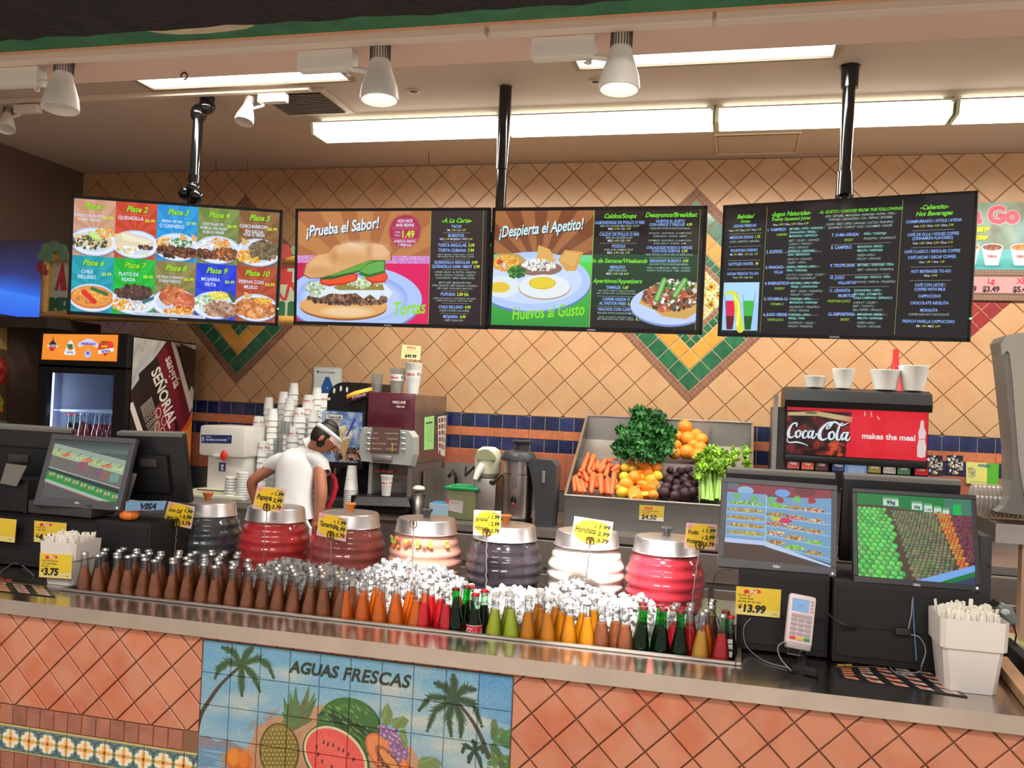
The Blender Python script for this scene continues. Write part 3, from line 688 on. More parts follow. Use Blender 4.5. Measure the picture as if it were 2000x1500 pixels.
# ---- painted mural of tiles
NC, NR = 10, 6; tw = (MX1-MX0)/NC
I = Img(1000, 600, (128, 178, 204))
def mp(x, y):                    # crop pixel -> mural pixel
    p = U(370+x/3.077, 1230+y/3.077, YF); return (p.x-MX0)/tw*100, (MZT-p.z)/tw*100
I.vgrad(0, 0, 1000, 600, (120, 176, 206), (176, 196, 200))
for k in range(46):
    cx, cy = I.rg.uniform(0, 1000), I.rg.uniform(20, 330)
    for q in range(7): I.ell(cx+I.rg.uniform(-60, 60), cy+I.rg.uniform(-16, 16), I.rg.uniform(22, 60), I.rg.uniform(12, 26), (216, 208, 190) if k % 3 else (104, 166, 206), al=.16, soft=18)
I.poly([(900, 0), (1000, 0), (1000, 140), (890, 120)], (74, 150, 208), .6)
I.poly([mp(*p) for p in ((40, 700), (60, 640), (120, 635), (165, 670), (230, 655), (300, 690), (330, 705), (330, 780), (40, 780))], (140, 136, 146))
I.poly([mp(*p) for p in ((40, 700), (330, 705), (400, 720), (430, 900), (400, 1100), (20, 1100))], (108, 150, 184))
for k in range(26): a = mp(40+I.rg.uniform(0, 300), 715+I.rg.uniform(0, 200)); I.ell(a[0], a[1], 26, 2.5, (158, 190, 210), al=.8)
sand = [mp(*p) for p in ((330, 740), (390, 640), (400, 590), (500, 530), (570, 505), (640, 520), (740, 460), (820, 450), (1100, 640), (1340, 700), (1400, 800), (1400, 1100), (200, 1100), (230, 900))]
I.poly(sand, (196, 150, 116))
for k in range(60): a = mp(380+I.rg.uniform(0, 700), 500+I.rg.uniform(0, 360)); I.ell(a[0], a[1], I.rg.uniform(10, 40), I.rg.uniform(4, 12), (168, 122, 94), 2.3, .25, 5)
def frond(pts, col, wmax=20):
    P = [mp(*p) for p in pts]; Q = []
    for i in range(len(P)-1):
        for k in range(7): t = k/7; Q.append((P[i][0]+(P[i+1][0]-P[i][0])*t, P[i][1]+(P[i+1][1]-P[i][1])*t))
    n = len(Q)
    for i, (x, y) in enumerate(Q):
        t = i/n; dx, dy = Q[min(i+1, n-1)][0]-Q[max(i-1, 0)][0], Q[min(i+1, n-1)][1]-Q[max(i-1, 0)][1]; a = math.atan2(dy, dx); L = wmax*math.sin(PI*min(1, t*.8+.22))*I.rg.uniform(.8, 1.15)
        for s_ in (-1, 1):
            b = a+s_*.7; I.line([(x, y), (x+L*.62*math.cos(b), y+L*.62*math.sin(b))], [10, 4], tuple(v*.9 for v in col))
            c = tuple(v*I.rg.uniform(.75, 1.2) for v in col); I.line([(x, y), (x+L*math.cos(b), y+L*math.sin(b))], [5, 1], c)
    I.line(Q, 2.5, tuple(v*.7 for v in col))
G1 = (66, 104, 66)
I.curve([mp(*p) for p in ((45, 640), (70, 520), (120, 430), (200, 320), (320, 210))], [17, 15, 13, 10, 8], (70, 62, 50))
for f in ([(320, 210), (270, 130), (190, 98)], [(320, 210), (240, 190), (185, 230), (155, 300)], [(320, 210), (318, 300), (322, 410)], [(330, 210), (390, 270), (436, 385)], [(330, 200), (420, 170), (480, 210), (518, 300)], [(320, 200), (350, 140), (392, 98)]): frond(f, G1, 24)
I.curve([mp(*p) for p in ((1800, 760), (1760, 650), (1700, 540), (1600, 410))], [15, 13, 10, 7], (70, 66, 56))
for f in ([(1590, 410), (1595, 330), (1588, 255)], [(1590, 410), (1540, 340), (1465, 312)], [(1590, 410), (1450, 400), (1372, 495)], [(1590, 420), (1480, 480), (1425, 625)], [(1590, 430), (1560, 520), (1580, 655)], [(1600, 430), (1640, 540), (1632, 660)], [(1600, 400), (1660, 350), (1735, 358)], [(1610, 410), (1710, 440), (1770, 600)]): frond(f, (58, 92, 62), 24)
for f in ([(1715, 720), (1660, 690), (1640, 740)], [(1715, 720), (1720, 680), (1700, 660)], [(1715, 720), (1760, 700), (1770, 740)], [(1715, 720), (1690, 760), (1680, 800)], [(1715, 720), (1745, 770), (1760, 830)]): frond(f, (52, 84, 60), 12)
a = mp(1890, 690)
for k in range(70): I.ell(a[0]+I.rg.uniform(-46, 60), a[1]+I.rg.uniform(-50, 260), I.rg.uniform(10, 30), I.rg.uniform(6, 13), (60+I.rg.uniform(0, 40), 96+I.rg.uniform(0, 40), 60), I.rg.uniform(0, 3), .8)
# watermelon
def E(cx, cy, rx, ry, col, rot=0, al=1., soft=1.): c = mp(cx, cy); I.ell(c[0], c[1], rx*.545, ry*.53, col, rot, al, soft)
E(965, 590, 192, 172, (40, 74, 38)); E(960, 580, 184, 164, (62, 112, 52))
for k in range(7):
    o_ = -140+k*44; I.curve([mp(965+o_*.5-120, 590-120+abs(o_)*.3), mp(965+o_*.9, 560+o_*.35), mp(965+o_*.9+110, 690-k*8)], [4, 16, 5], (34, 66, 34), al=.85)
for k in range(60): E(860+I.rg.uniform(-60, 220), 500+I.rg.uniform(-50, 150), 14, 4, (140, 180, 90), .6, .7)
E(885, 770, 212, 172, (50, 90, 46), .5); E(882, 764, 200, 160, (226, 214, 168), .5); E(880, 764, 186, 146, (236, 92, 84), .5); E(860, 740, 120, 90, (244, 110, 98), .5, .5, 14)
for p in ((812, 672), (838, 684), (868, 690), (902, 712), (930, 722), (960, 745), (990, 775), (778, 745), (803, 785), (860, 820), (770, 700)): E(*p, 5, 12, (60, 30, 30), .2)
# papaya, grapes, pepper, pineapple
E(1200, 770, 168, 88, (206, 112, 60), .72); E(1200, 770, 156, 76, (236, 140, 84), .72); E(1200, 778, 100, 44, (176, 100, 60), .72)
for k in range(70): E(1200+I.rg.uniform(-62, 62)+0, 778+I.rg.uniform(-50, 56), 6, 5, (74, 50, 44))
E(1205, 780, 76, 24, (230, 150, 90), .72)
I.rg = np.random.default_rng(9)
for k in range(62):
    t = I.rg.uniform(0, 1); x = 1185+t*100+I.rg.uniform(-44, 50)*(1-t*.4); y = 590+t*170+I.rg.uniform(-26, 26); E(x, y, 17, 17, (134, 94, 140)); E(x-4, y-5, 11, 10, (176, 136, 178)); E(x-6, y-7, 4, 4, (222, 200, 222))
for q in (((1165, 560), (1150, 500), (1195, 432), (1228, 500), (1215, 560), (1190, 575)), ((1215, 570), (1225, 530), (1290, 515), (1325, 540), (1300, 585), (1240, 590)), ((1370, 800), (1400, 760), (1480, 760), (1525, 800), (1480, 860), (1400, 860)), ((1260, 600), (1300, 590), (1320, 690), (1290, 700))): I.poly([mp(*p) for p in q], (120, 142, 84)); I.line([mp(*q[0]), mp(*q[2])], 2, (170, 180, 120))
E(300, 780, 86, 66, (206, 104, 36)); E(270, 760, 40, 50, (240, 150, 50)); E(330, 775, 30, 50, (232, 130, 40)); E(305, 790, 120, 90, (222, 120, 44), 0, .3)
E(545, 725, 124, 160, (96, 78, 34)); E(545, 725, 112, 150, (150, 128, 54))
for i in range(-5, 6):
    for j in range(-6, 8):
        x, y = 545+i*24+(j % 2)*12, 725+j*25
        if ((x-545)/106)**2+((y-725)/148)**2 < 1: E(x, y, 12, 12, (88, 74, 34)); E(x-1, y-2, 9, 9, (192, 170, 84)); E(x, y, 3, 4, (110, 90, 40))
for (x, y, w_) in ((645, 338, 26), (727, 328, 26), (612, 370, 24), (760, 372, 24), (572, 402, 22), (768, 408, 22), (565, 490, 20), (745, 478, 22), (600, 440, 26), (700, 400, 28), (660, 420, 30), (560, 545, 16), (742, 540, 16)):
    I.curve([mp(632, 590), mp((632+x)/2+(x-632)*.18, (560+y)/2), mp(x, y)], [12, w_*.8, 1], (84+I.rg.uniform(-10, 26), 116+I.rg.uniform(-10, 16), 72))
# the lettering
DK = (38, 58, 48)
p0, p1 = mp(607, 250), mp(885, 283); I.text('AGUAS', p0[0], p0[1], (p1[0]-p0[0])*.318, DK, bold=.045, shear=.2)
p0, p1 = mp(922, 295), mp(1345, 342); I.text('FRESCAS', p0[0], p0[1], (p1[0]-p0[0])*.235, DK, bold=.035, shear=.22, track=.03)
I.rg = np.random.default_rng(2); I.noise(.025, 3); I.noise(.012, 1)
mur_m = imgmat('painted_mural_glaze', I.a*.93, rough=.28, coat=.25)
mural = MB().bb(MX0, MX1, YF-.001, YF+.004, MZT-NR*tw, MZT).build('mural', mat('pale_grout', (150, 150, 140), .9), sc_, label='painted fruit and palm mural panel of square tiles')
for c in range(NC):
    for r in range(NR):
        x0, z1 = MX0+c*tw, MZT-r*tw
        me = tile_mesh([(x0+.0012, z1-.0012), (x0+tw-.0012, z1-.0012), (x0+tw-.0012, z1-tw+.0012), (x0+.0012, z1-tw+.0012)], .007, .0018).build('mural_tile', mur_m, mesh_only=True)
        planar_uv(me, MX0, MX1, MZT-NR*tw, MZT); o = link('mural_tile', me, mural); o.location = (0, YF, 0)
# ---------------------------------------------------------------- bottles on ice
gl_clear = glassy('clear_glass', (252, 252, 252), .2, .05, edge=(120, 124, 124)); gl_green = glassy('green_glass', (70, 215, 105), .16, .05); gl_coke = glassy('pale_green_glass', (205, 236, 214), .14, .05, edge=(70, 110, 84))
PJ = [(.0305, .0), (.0332, .006), (.0334, .04), (.0328, .075), (.0300, .105), (.0240, .137), (.0178, .165), (.0146, .188), (.0138, .225), (.0155, .2255), (.0155, .232), (.0138, .233)]
PC = [(.028, 0), (.0300, .006), (.0300, .035), (.0265, .055), (.0300, .085), (.0290, .11), (.0225, .135), (.0165, .16), (.0142, .18), (.0138, .214), (.0155, .2145), (.0155, .221), (.0138, .222)]
def bottle_proto(P, liq, level, gl, cap, name='soda_bottle'):
    g = MB().lathe(P, n=16, cap=True).build(name, gl, mesh_only=False, smooth=True)
    ins = [(r-.0017, z) for r, z in P if z < level]; k = max(i for i, p in enumerate(P) if p[1] < level); t = (level-P[k][1])/(P[k+1][1]-P[k][1]); ins.append((P[k][0]+(P[k+1][0]-P[k][0])*t-.0017, level)); ins[0] = (ins[0][0], .002)
    MB().lathe(ins, n=16).build('liquid', liq, g, True)
    h = P[-1][1]; c = []
    n = 21
    m = MB(); prof = [(.0160, h-.006), (.0150, h+.000), (.0136, h+.0035), (.0001, h+.0042)]; vs = []
    for r, z in prof:
        for i in range(2*n): a = PI*i/n; q = r*(1+(.05 if i % 2 and z < h-.003 else 0)); vs.append((q*math.cos(a), q*math.sin(a), z))
    m.add(vs, [(k_*2*n+i, k_*2*n+(i+1) % (2*n), (k_+1)*2*n+(i+1) % (2*n), (k_+1)*2*n+i) for k_ in range(3) for i in range(2*n)]); m.build('crown_cap', cap, g, True)
    return g
cap_s = mat('silver_cap', (186, 186, 186), .25, .9); cap_r = mat('red_cap', (210, 26, 34), .3, .3); cap_w = mat('white_cap', (214, 212, 208), .35); cap_m = mat('maroon_cap', (112, 40, 44), .3, .5)
LQ = dict(brown=drink('tamarind_soda', (178, 104, 62), .35, .1, .25), orange=drink('orange_soda', (255, 118, 14), .2), mango=drink('mango_soda', (255, 158, 10), .2), red=drink('red_soda', (250, 30, 44), .2), lime=drink('lime_soda', (206, 226, 50), .2), cola=drink('cola', (40, 22, 22), .2), peach=drink('amber_soda', (240, 176, 60), .2), dred=drink('strawberry_soda', (214, 28, 44), .2))
protos = {}
for k_, (P, lq, lv, gl, cp) in dict(brown=(PJ, 'brown', .175, gl_clear, cap_s), orange=(PJ, 'orange', .178, gl_clear, cap_s), mango=(PJ, 'mango', .176, gl_clear, cap_w), red=(PJ, 'red', .172, gl_clear, cap_w), lime=(PJ, 'lime', .176, gl_clear, cap_w), cola=(PC, 'cola', .165, gl_coke, cap_r), sangria=(PJ, 'cola', .165, gl_green, cap_m), amber=(PJ, 'brown', .16, gl_clear, cap_w), peach=(PJ, 'peach', .165, gl_clear, cap_s), dred=(PJ, 'dred', .165, gl_clear, cap_s)).items():
    protos[k_] = bottle_proto(P, LQ[lq], lv, gl, cp)
used = set(); BR = {}
BZ = CT-.085
def zice(x, y):        # height of the ice heap
    t = max(0., min(1., (y-3.28)/.45)); lump = .02*math.sin(x*9+1)+.012*math.sin(x*23+y*11)
    left = max(0., min(1., (x+2.42)/.5)); right = max(0., min(1., (.0-x)/.35))
    bump = .055*math.exp(-((x+1.42)/.22)**2)+.03*math.exp(-((x+2.0)/.3)**2)+.02*math.exp(-((x+.55)/.3)**2)
    return CT-.07+(.135*t**1.2+bump*t+lump*t)*left*(.45+.55*right)
info = dict(
 brown=('brown tamarind soda bottle with silver cap in left half of the ice well', 'brown soda bottles in the left half of the ice'),
 orange=('bright orange soda bottle with silver cap, between the brown and the red ones', 'bright orange soda bottles'),
 mango=('yellow-orange soda bottle with pale cap, right of the lime green ones', 'yellow-orange soda bottles'),
 red=('clear bottle of bright red soda with white cap beside the colas', 'bright red soda bottles'),
 lime=('lime green soda bottle with white cap, right of the colas', 'lime green soda bottles'),
 cola=('', None), sangria=('green-necked bottle of dark sangria soda with maroon cap near right end of ice', 'green-necked dark bottles'),
 amber=('reddish brown soda bottle with pale cap, right of the yellow-orange ones', 'reddish brown bottles right of centre'), peach=('', None), dred=('', None))
def put(kind, x, y, label=None, group=None, z=None, tilt=0.):
    p = protos[kind]; L, g = info[kind]
    if kind in used: o = dup(p)
    else: o = p; used.add(kind)
    o.location = (x, y, z if z is not None else max(BZ, zice(x, y)-.115)+random.uniform(0, .006)); o.rotation_euler = (random.uniform(-.04, .04)+tilt, random.uniform(-.05, .05), random.uniform(0, 6.28))
    tag(o, label or L, 'bottle', (group if label else g)); 
    if label and not group and 'group' in o: del o['group']
    return o
y0 = 3.285
def xp(px, py=1190, y=y0): return U(px, py, y).x
pitch = .0665; rows = 5
XS = xp(170, 1140)
# front rows by kind, from measured pixel runs
runs = [('brown', 165, 664), ('orange', 676, 812), ('red', 826, 874), None, ('lime', 964, 1003), ('mango', 1035, 1152), ('amber', 1176, 1226)]
for r in range(4):
    y = y0+r*.060
    for run in runs:
        if not run: continue
        k, a, b = run; xa, xb = xp(a), xp(b); n = max(1, round((xb-xa)/pitch)); st_ = (xb-xa)/n
        nr = {'brown': 4, 'orange': 3, 'red': 3, 'lime': 2, 'mango': 3, 'amber': 2}[k]
        if r >= nr: continue
        for i in range(n+1):
            x = xa+i*st_+(st_/2 if r % 2 else 0)+random.uniform(-.003, .003)
            if r % 2 and i == n: continue
            if k == 'brown' and x > -2.15 and r == 3 and random.random() < .5: continue
            if k in ('red', 'orange', 'mango') and r == 2 and random.random() < .3: continue
            BR.setdefault((k, r), []).append(put(k, x, y+random.uniform(-.004, .004)))
for i in range(5): BR.setdefault(('brown', 4), []).append(put('brown', XS+.28+i*.07, y0+.240+random.uniform(-.004, .004)))
for i in range(3): BR.setdefault(('brown', 5), []).append(put('brown', XS+.38+i*.07, y0+.300))
NM = dict(brown='brown tamarind soda bottle, silver cap', orange='bright orange soda bottle', mango='yellow-orange soda bottle', red='bright red soda bottle, white cap', lime='lime green soda bottle', amber='reddish brown soda bottle, pale cap')
for (k, r), os_ in BR.items(): ordl(os_, NM[k]+', '+('front', 'second', 'third', 'fourth', 'fifth', 'rearmost')[r]+' row')
# colas: two with printed glass, one with a red label, caps red
ck = [put('cola', xp(928, 1180), y0, 'cola bottle with red paper label and red cap in front row'), ]
put('sangria', xp(894, 1180), y0, 'dark soda in green-necked glass, left of the labelled cola bottle')
put('cola', xp(946, 1150, y0+.06), y0+.065, 'unlabelled cola bottle with red cap, behind the red-labelled one')
put('cola', xp(921, 1140, y0+.12), y0+.125, 'cola bottle with red cap, middle of the three behind the green-necked one')
put('sangria', xp(908, 1150, y0+.065), y0+.066, 'green-necked bottle of dark soda in second row left of the colas')
cl = Img(200, 110, (226, 40, 70)); cl.rect(0, 0, 200, 6, (240, 236, 230)); cl.rect(0, 104, 200, 110, (240, 236, 230))
def script_logo(I, x, y, s, col, w=1.):
    # flowing two-word script drawn with a brush: C o c a - C o l a
    def st(pts, ws): I.curve([(x+p[0]*s, y+p[1]*s) for p in pts], [q*s*w for q in ws], col, 10)
    st([(.42, -.62), (.40, -.80), (.22, -.74), (.06, -.40), (.05, -.08), (.18, .02), (.34, -.10)], [.05, .09, .07, .12, .14, .08, .03])     # C
    st([(.05, -.05), (-.02, .16), (.10, .30), (.45, .26), (.80, .34), (1.0, .44)], [.03, .04, .06, .08, .05, .02])                              # swash
    st([(.54, -.40), (.40, -.28), (.42, -.04), (.54, -.04), (.62, -.22), (.56, -.40)], [.06, .10, .10, .07, .08, .06]); st([(.56, -.38), (.70, -.34)], [.03, .03])
    st([(.92, -.34), (.86, -.42), (.74, -.26), (.74, -.04), (.84, .0), (.96, -.14)], [.05, .06, .10, .10, .06, .03])
    st([(1.20, -.36), (1.06, -.40), (.98, -.20), (1.02, -.03), (1.14, -.12), (1.22, -.38)], [.05, .06, .10, .09, .05, .06]); st([(1.22, -.40), (1.16, -.10), (1.24, -.0), (1.38, -.2)], [.10, .10, .07, .03])
    st([(1.36, -.24), (1.50, -.26)], [.08, .08])                                                                                            # hyphen
    st([(1.98, -.62), (2.10, -.92), (1.86, -.86), (1.58, -.50), (1.52, -.12), (1.68, .06), (1.92, -.08)], [.05, .10, .08, .14, .17, .10, .03])
    st([(2.0, -.62), (1.86, -.56), (1.88, -.70), (2.2, -.96), (2.55, -.80), (2.9, -.98)], [.03, .06, .07, .10, .08, .02])                     # top swash
    st([(2.14, -.44), (1.98, -.30), (2.0, -.02), (2.14, -.02), (2.22, -.22), (2.14, -.44)], [.07, .11, .11, .07, .09, .07])
    st([(2.62, -.92), (2.48, -.84), (2.36, -.40), (2.34, -.06), (2.44, .02), (2.54, -.12)], [.03, .08, .10, .12, .07, .03]); st([(2.24, -.36), (2.34, -.3)], [.03, .03])
    st([(2.80, -.38), (2.66, -.40), (2.56, -.20), (2.60, -.02), (2.72, -.12), (2.82, -.38)], [.06, .07, .11, .10, .06, .07]); st([(2.84, -.40), (2.76, -.08), (2.86, .02), (3.0, -.16)], [.11, .11, .08, .03])
script_logo(cl, 28, 70, 50, (250, 240, 236), 1.1)
me = MB().lathe([(.0304, .062), (.0312, .088), (.0304, .112)], n=24, cap=False).build('paper_label', imgmat('cola_label', cl.a, rough=.4), mesh_only=True)
uv = me.uv_layers.new(name='UVMap')
for l in me.loops: c = me.vertices[l.vertex_index].co; uv.data[l.index].uv = ((math.atan2(c.y, c.x)+PI)/(2*PI)*2 % 1.0, (c.z-.062)/.05)
o = link('paper_label', me, ck[0]); ck[0].rotation_euler = (0, 0, -.9); ck[0].children[0]
# right-hand group
for k_, px, r, lb in (('sangria', 1251, 0, 'leftmost green-necked bottle of dark soda near right end of ice'), ('sangria', 1291, 0, 'middle green-necked bottle of dark soda near right end of ice'), ('sangria', 1329, 0, 'rightmost green-necked bottle of dark soda near right end of ice'),
        ('peach', 1368, 0, 'golden yellow soda bottle with silver cap near the red one at right end'), ('dred', 1408, 0, 'deep red soda bottle with silver cap at right end of front row'), ('cola', 1426, 1, 'dark bottle with white printed strip at right end of the well')):
    o = put(k_, xp(px, 1215), y0+r*.055, lb)
    if 'white printed' in lb:
        for c in o.children:
            if c.name.startswith('paper_label'): bpy.data.objects.remove(c, do_unlink=True); break
        for z0_, z1_ in ((.085, .105), (.112, .128), (.132, .146)): MB().bb(-.008, .008, -.0305 if z0_ < .1 else -.0265, -.0295 if z0_ < .1 else -.020, z0_, z1_).build('printed_strip', mat('strip_white', (232, 230, 226), .5), o)
        o.rotation_euler = (0, 0, .1)
for k_, px, r, lb in (('sangria', 1251, 1, 'green-necked bottle behind the leftmost one of the right end trio'), ('sangria', 1287, 1, 'green-necked bottle behind the middle one of the right end trio'), ('dred', 1318, 1, 'clear red soda bottle behind the green-necked trio'), ('dred', 1352, 1, 'red soda bottle behind the golden yellow one'), ('orange', 1382, 1, 'orange soda bottle behind the golden yellow one'),
        ('dred', 1349, 2, 'red soda bottle in third row behind the golden one'), ('brown', 1383, 2, 'brown soda bottle in third row at right end of well'), ('brown', 1386, 3, 'brown soda bottle in fourth row at right end of well'), ('brown', 1388, 4, 'rearmost brown soda bottle at right end of well'), ('sangria', 1412, 1, 'green-necked bottle behind the deep red bottle'), ('dred', 1318, 2, 'red soda bottle in third row behind the trio')):
    x = U(px, 1215, y0+r*.06).x; put(k_, x, y0+r*.062, lb)
# ice: a heap nobody could count
ice_m = mixmat('crushed_ice', lambda nt: None) if False else None
def _ice(nt):
    N = nt.nodes.new; L = nt.links.new
    g = N('ShaderNodeNewGeometry'); rp = N('ShaderNodeMapRange'); rp.inputs[3].default_value = .5; rp.inputs[4].default_value = .93; L(g.outputs['Random Per Island'], rp.inputs[0])
    cb = N('ShaderNodeCombineColor'); [L(rp.outputs[0], cb.inputs[i]) for i in range(3)]
    d = N('ShaderNodeBsdfDiffuse'); t = N('ShaderNodeBsdfTranslucent'); L(cb.outputs[0], d.inputs[0]); L(cb.outputs[0], t.inputs[0])
    m = N('ShaderNodeMixShader'); m.inputs[0].default_value = .45; L(d.outputs[0], m.inputs[1]); L(t.outputs[0], m.inputs[2])
    tp = N('ShaderNodeBsdfTransparent'); tp.inputs[0].default_value = (.93, .95, .96, 1); m0 = N('ShaderNodeMixShader'); m0.inputs[0].default_value = .30; L(m.outputs[0], m0.inputs[1]); L(tp.outputs[0], m0.inputs[2])
    gl = N('ShaderNodeBsdfGlossy'); gl.inputs['Roughness'].default_value = .12; f = N('ShaderNodeFresnel'); f.inputs[0].default_value = 1.5
    m2 = N('ShaderNodeMixShader'); L(f.outputs[0], m2.inputs[0]); L(m0.outputs[0], m2.inputs[1]); L(gl.outputs[0], m2.inputs[2]); return m2.outputs[0]
ice_m = mixmat('crushed_ice', _ice)
ice = MB(); ir = random.Random(21); nx, ny = 150, 24
gv = [(WX0+.005+(WX1-WX0-.01)*i/nx, WY0+.005+(WY1-WY0-.01)*j/ny, 0) for j in range(ny+1) for i in range(nx+1)]
gv = [(x, y, zice(x, y)-.02) for x, y, _ in gv]
ice.add(gv, [(j*(nx+1)+i, j*(nx+1)+i+1, (j+1)*(nx+1)+i+1, (j+1)*(nx+1)+i) for j in range(ny) for i in range(nx)])
cubev = [Vector((a, b, c)) for a in (-1, 1) for b in (-1, 1) for c in (-1, 1)]; cubef = [(0, 1, 3, 2), (4, 6, 7, 5), (0, 4, 5, 1), (2, 3, 7, 6), (0, 2, 6, 4), (1, 5, 7, 3)]
for k in range(5200):
    x = ir.uniform(WX0+.02, WX1-.02); y = WY0+.02+(WY1-WY0-.035)*ir.random()**.8
    s_ = ir.uniform(.006, .0145); q = Euler((ir.uniform(0, 6), ir.uniform(0, 6), ir.uniform(0, 6))).to_matrix()
    c = Vector((x, y, zice(x, y)+ir.uniform(-.022, .014)))
    ice.add([c+q @ Vector((v.x*s_*ir.uniform(.7, 1.1), v.y*s_*ir.uniform(.6, 1.1), v.z*s_*ir.uniform(.5, 1))) for v in cubev], cubef)
o = ice.build('crushed_ice', ice_m); tag(o, 'heap of crushed ice around the soda bottles in the counter well', 'ice', kind='stuff')
# ---------------------------------------------------------------- drink barrels
jar_gl = glassy('jar_glass', (246, 246, 248), .16, .08, .04)
def barrel(px, r, lb, liq, knob, gl=jar_gl, fill=.285, sc=1., dark=False):
    x = U(px, 1090, 4.0).x; t = thing('drink_barrel', lb, 'drink dispenser', (x, 4.0, CT+.001)); H = .255
    prof = []
    for i in range(57):
        z = H*i/56; u = z/H; R = r*(.86+.14*math.sin(PI*min(1, .12+u*.8)))*(1-.12*max(0, u-.6)/.4); rib = .005*math.sin(PI*u*5.5)**2 if .08 < u < .97 else 0
        prof.append((R+rib-.004, z))
    MB().lathe(prof, n=40, cap=False).build('jar', gl, t, True)
    lq = [(R-.006, z+.004 if i == 0 else z) for i, (R, z) in enumerate(prof) if z < fill]; MB().lathe(lq, n=40).build('drink', liq, t, True)
    rt_ = prof[-1][0]+.004
    MB().lathe([(rt_+.004, H-.012), (rt_+.008, H-.009), (rt_+.004, H-.005), (rt_-.004, H+.048), (rt_-.009, H+.054), (rt_*.6, H+.058), (.0001, H+.059)], n=48, cap=False).build('lid', alum, t, True)
    kc = {'o': orangep, 'g': mat('grey_knob', (96, 90, 96), .4)}[knob]
    n = 12; m = MB(); pr2 = [(.014, H+.057), (.016, H+.075), (.026, H+.092), (.024, H+.097), (.0, H+.097)]; vs = []
    for R, z in pr2:
        for i in range(24): a = PI*i/12; q = R*(1.07 if i % 2 else .93); vs.append((q*math.cos(a), q*math.sin(a), z))
    m.add(vs, [(k*24+i, k*24+(i+1) % 24, (k+1)*24+(i+1) % 24, (k+1)*24+i) for k in range(4) for i in range(24)]); m.build('knob', kc, t, True)
    return t
DK1 = drink('lemonade_chia', (86, 92, 94), .15, .1, .5)
B = [barrel(400, .176, 'ribbed barrel of dark grey lemon drink, leftmost of seven', DK1, 'o'),
     barrel(535, .176, 'ribbed barrel of papaya drink, bright red, second from left', drink('papaya_water', (226, 44, 46), .15, .1, .12), 'o'),
     barrel(680, .176, 'ribbed barrel of dull pink tamarind drink, third from left', drink('tamarind_water', (196, 92, 80), .15, .1, .1), 'o'),
     barrel(830, .176, 'ribbed barrel of pale pink drink with fruit pieces, middle of seven', drink('fruit_water', (244, 176, 150), .15, .1, .12), 'g'),
     barrel(985, .176, 'ribbed barrel of almost black hibiscus drink, fifth from left', drink('hibiscus_water', (44, 30, 46), .3, .05, .3), 'o'),
     barrel(1145, .176, 'ribbed barrel of milky white horchata, sixth from left', drink('rice_water', (244, 226, 210), .15, .15), 'g'),
     barrel(1300, .176, 'ribbed barrel of strawberry red fruit drink, rightmost of seven', drink('strawberry_water', (226, 36, 60), .15, .1, .12), 'g')]
for k in range(26):      # fruit pieces pressed against the glass of the middle barrel
    a = -PI/2+ir.uniform(-1.0, 1.0); R = .164; c = Vector((R*math.cos(a), R*math.sin(a), .19+ir.uniform(0, .045)))
    m = MB().box(c, (.02, .008, .014), RZ(a+PI/2), .003).build('fruit_piece', mat('fruit_'+str(k % 3), [(240, 200, 90), (232, 110, 70), (180, 200, 90)][k % 3], .4), B[3], True)
# price cards on twisted wire stands, feet in the ice
def card_img(name1, name2=None, bright=False):
    w_, h_ = 300, 250; I = Img(w_, h_, (236, 196, 200)); I.ell(150, 125, 150, 124, (250, 206, 40), soft=50); I.rect(52, 30, 262, 214, (250, 206, 40), .8)
    for (x, y, c) in ((36, 34, (240, 120, 140)), (270, 60, (120, 180, 110)), (274, 200, (240, 130, 110)), (268, 120, (110, 170, 80))): I.ell(x, y, 26, 22, c, al=.5, soft=14)
    ink = (40, 34, 20); y = 40
    for s_, p in (('Medium', '1.99'), ('Large', '2.99'), ('X-Large', '3.79')):
        I.text(s_, 276, y-6, 20, ink, shear=.2, align='r', bold=.01); I.text('$', 160, y+36, 30, ink, bold=.04, shear=.1); I.text(p, 284, y+42, 54, ink, bold=.045, shear=.1, align='r'); y += 68
    if name2: I.text(name1, 22, 106, 60, ink, .035, .12, sx=.74 if len(name1) < 9 else .52); I.text(name2, 16, 192, 60, ink, .035, .12, sx=.72 if len(name2) < 9 else .5)
    else: I.text(name1, 18, 140, 78, ink, .035, .12, sx=.74 if len(name1) < 8 else .54)
    I.text('sale price', 26, 226, 15, (150, 110, 40), .0, .3)
    return I
wire = mat('twisted_wire', (188, 178, 168), .3, .8)
def card(px, foot, quadpx, Y, img, lb, YFt=None):
    YFt = YFt or Y; f = U(foot[0], foot[1], Y); f.z -= .09
    cc = [U(*p, Y) for p in quadpx]; mid = (cc[2]+cc[3])/2
    t = thing('price_card_stand', lb, 'price sign', (0, 0, 0))
    tp = Vector((mid.x, Y, mid.z))
    pts = [f+(tp-f)*k/14+Vector((.0022*math.cos(k*2.6), .0022*math.sin(k*2.6), 0)) for k in range(15)]
    MB().tube(pts, .0026, 6).build('wire_stand', wire, t, True)
    sp = MB()
    for s_ in (-1, 1): sp.tube([tp+Vector((s_*.010*math.sin(a)+s_*.006, -.006, .016-.016*math.cos(a))) for a in [PI*2*i/10*.8 for i in range(11)]], .0026, 6)
    sp.tube([tp+Vector((0, -.004, -.006)), tp+Vector((0, -.006, .028))], .0028, 6); sp.build('clip', mat('clip_wire', (110, 86, 66), .35, .7), t, True)
    if img:
        n = Vector((0, .0015, 0)); quad('card_face', [c-n for c in cc], imgmat(img[0], img[1].a, rough=.45), t)
        MB().prism([tuple(c-n*.6) for c in cc], 0, (0, .002, 0)).build('card', mat('card_white', (240, 236, 226), .6), t)
    return t
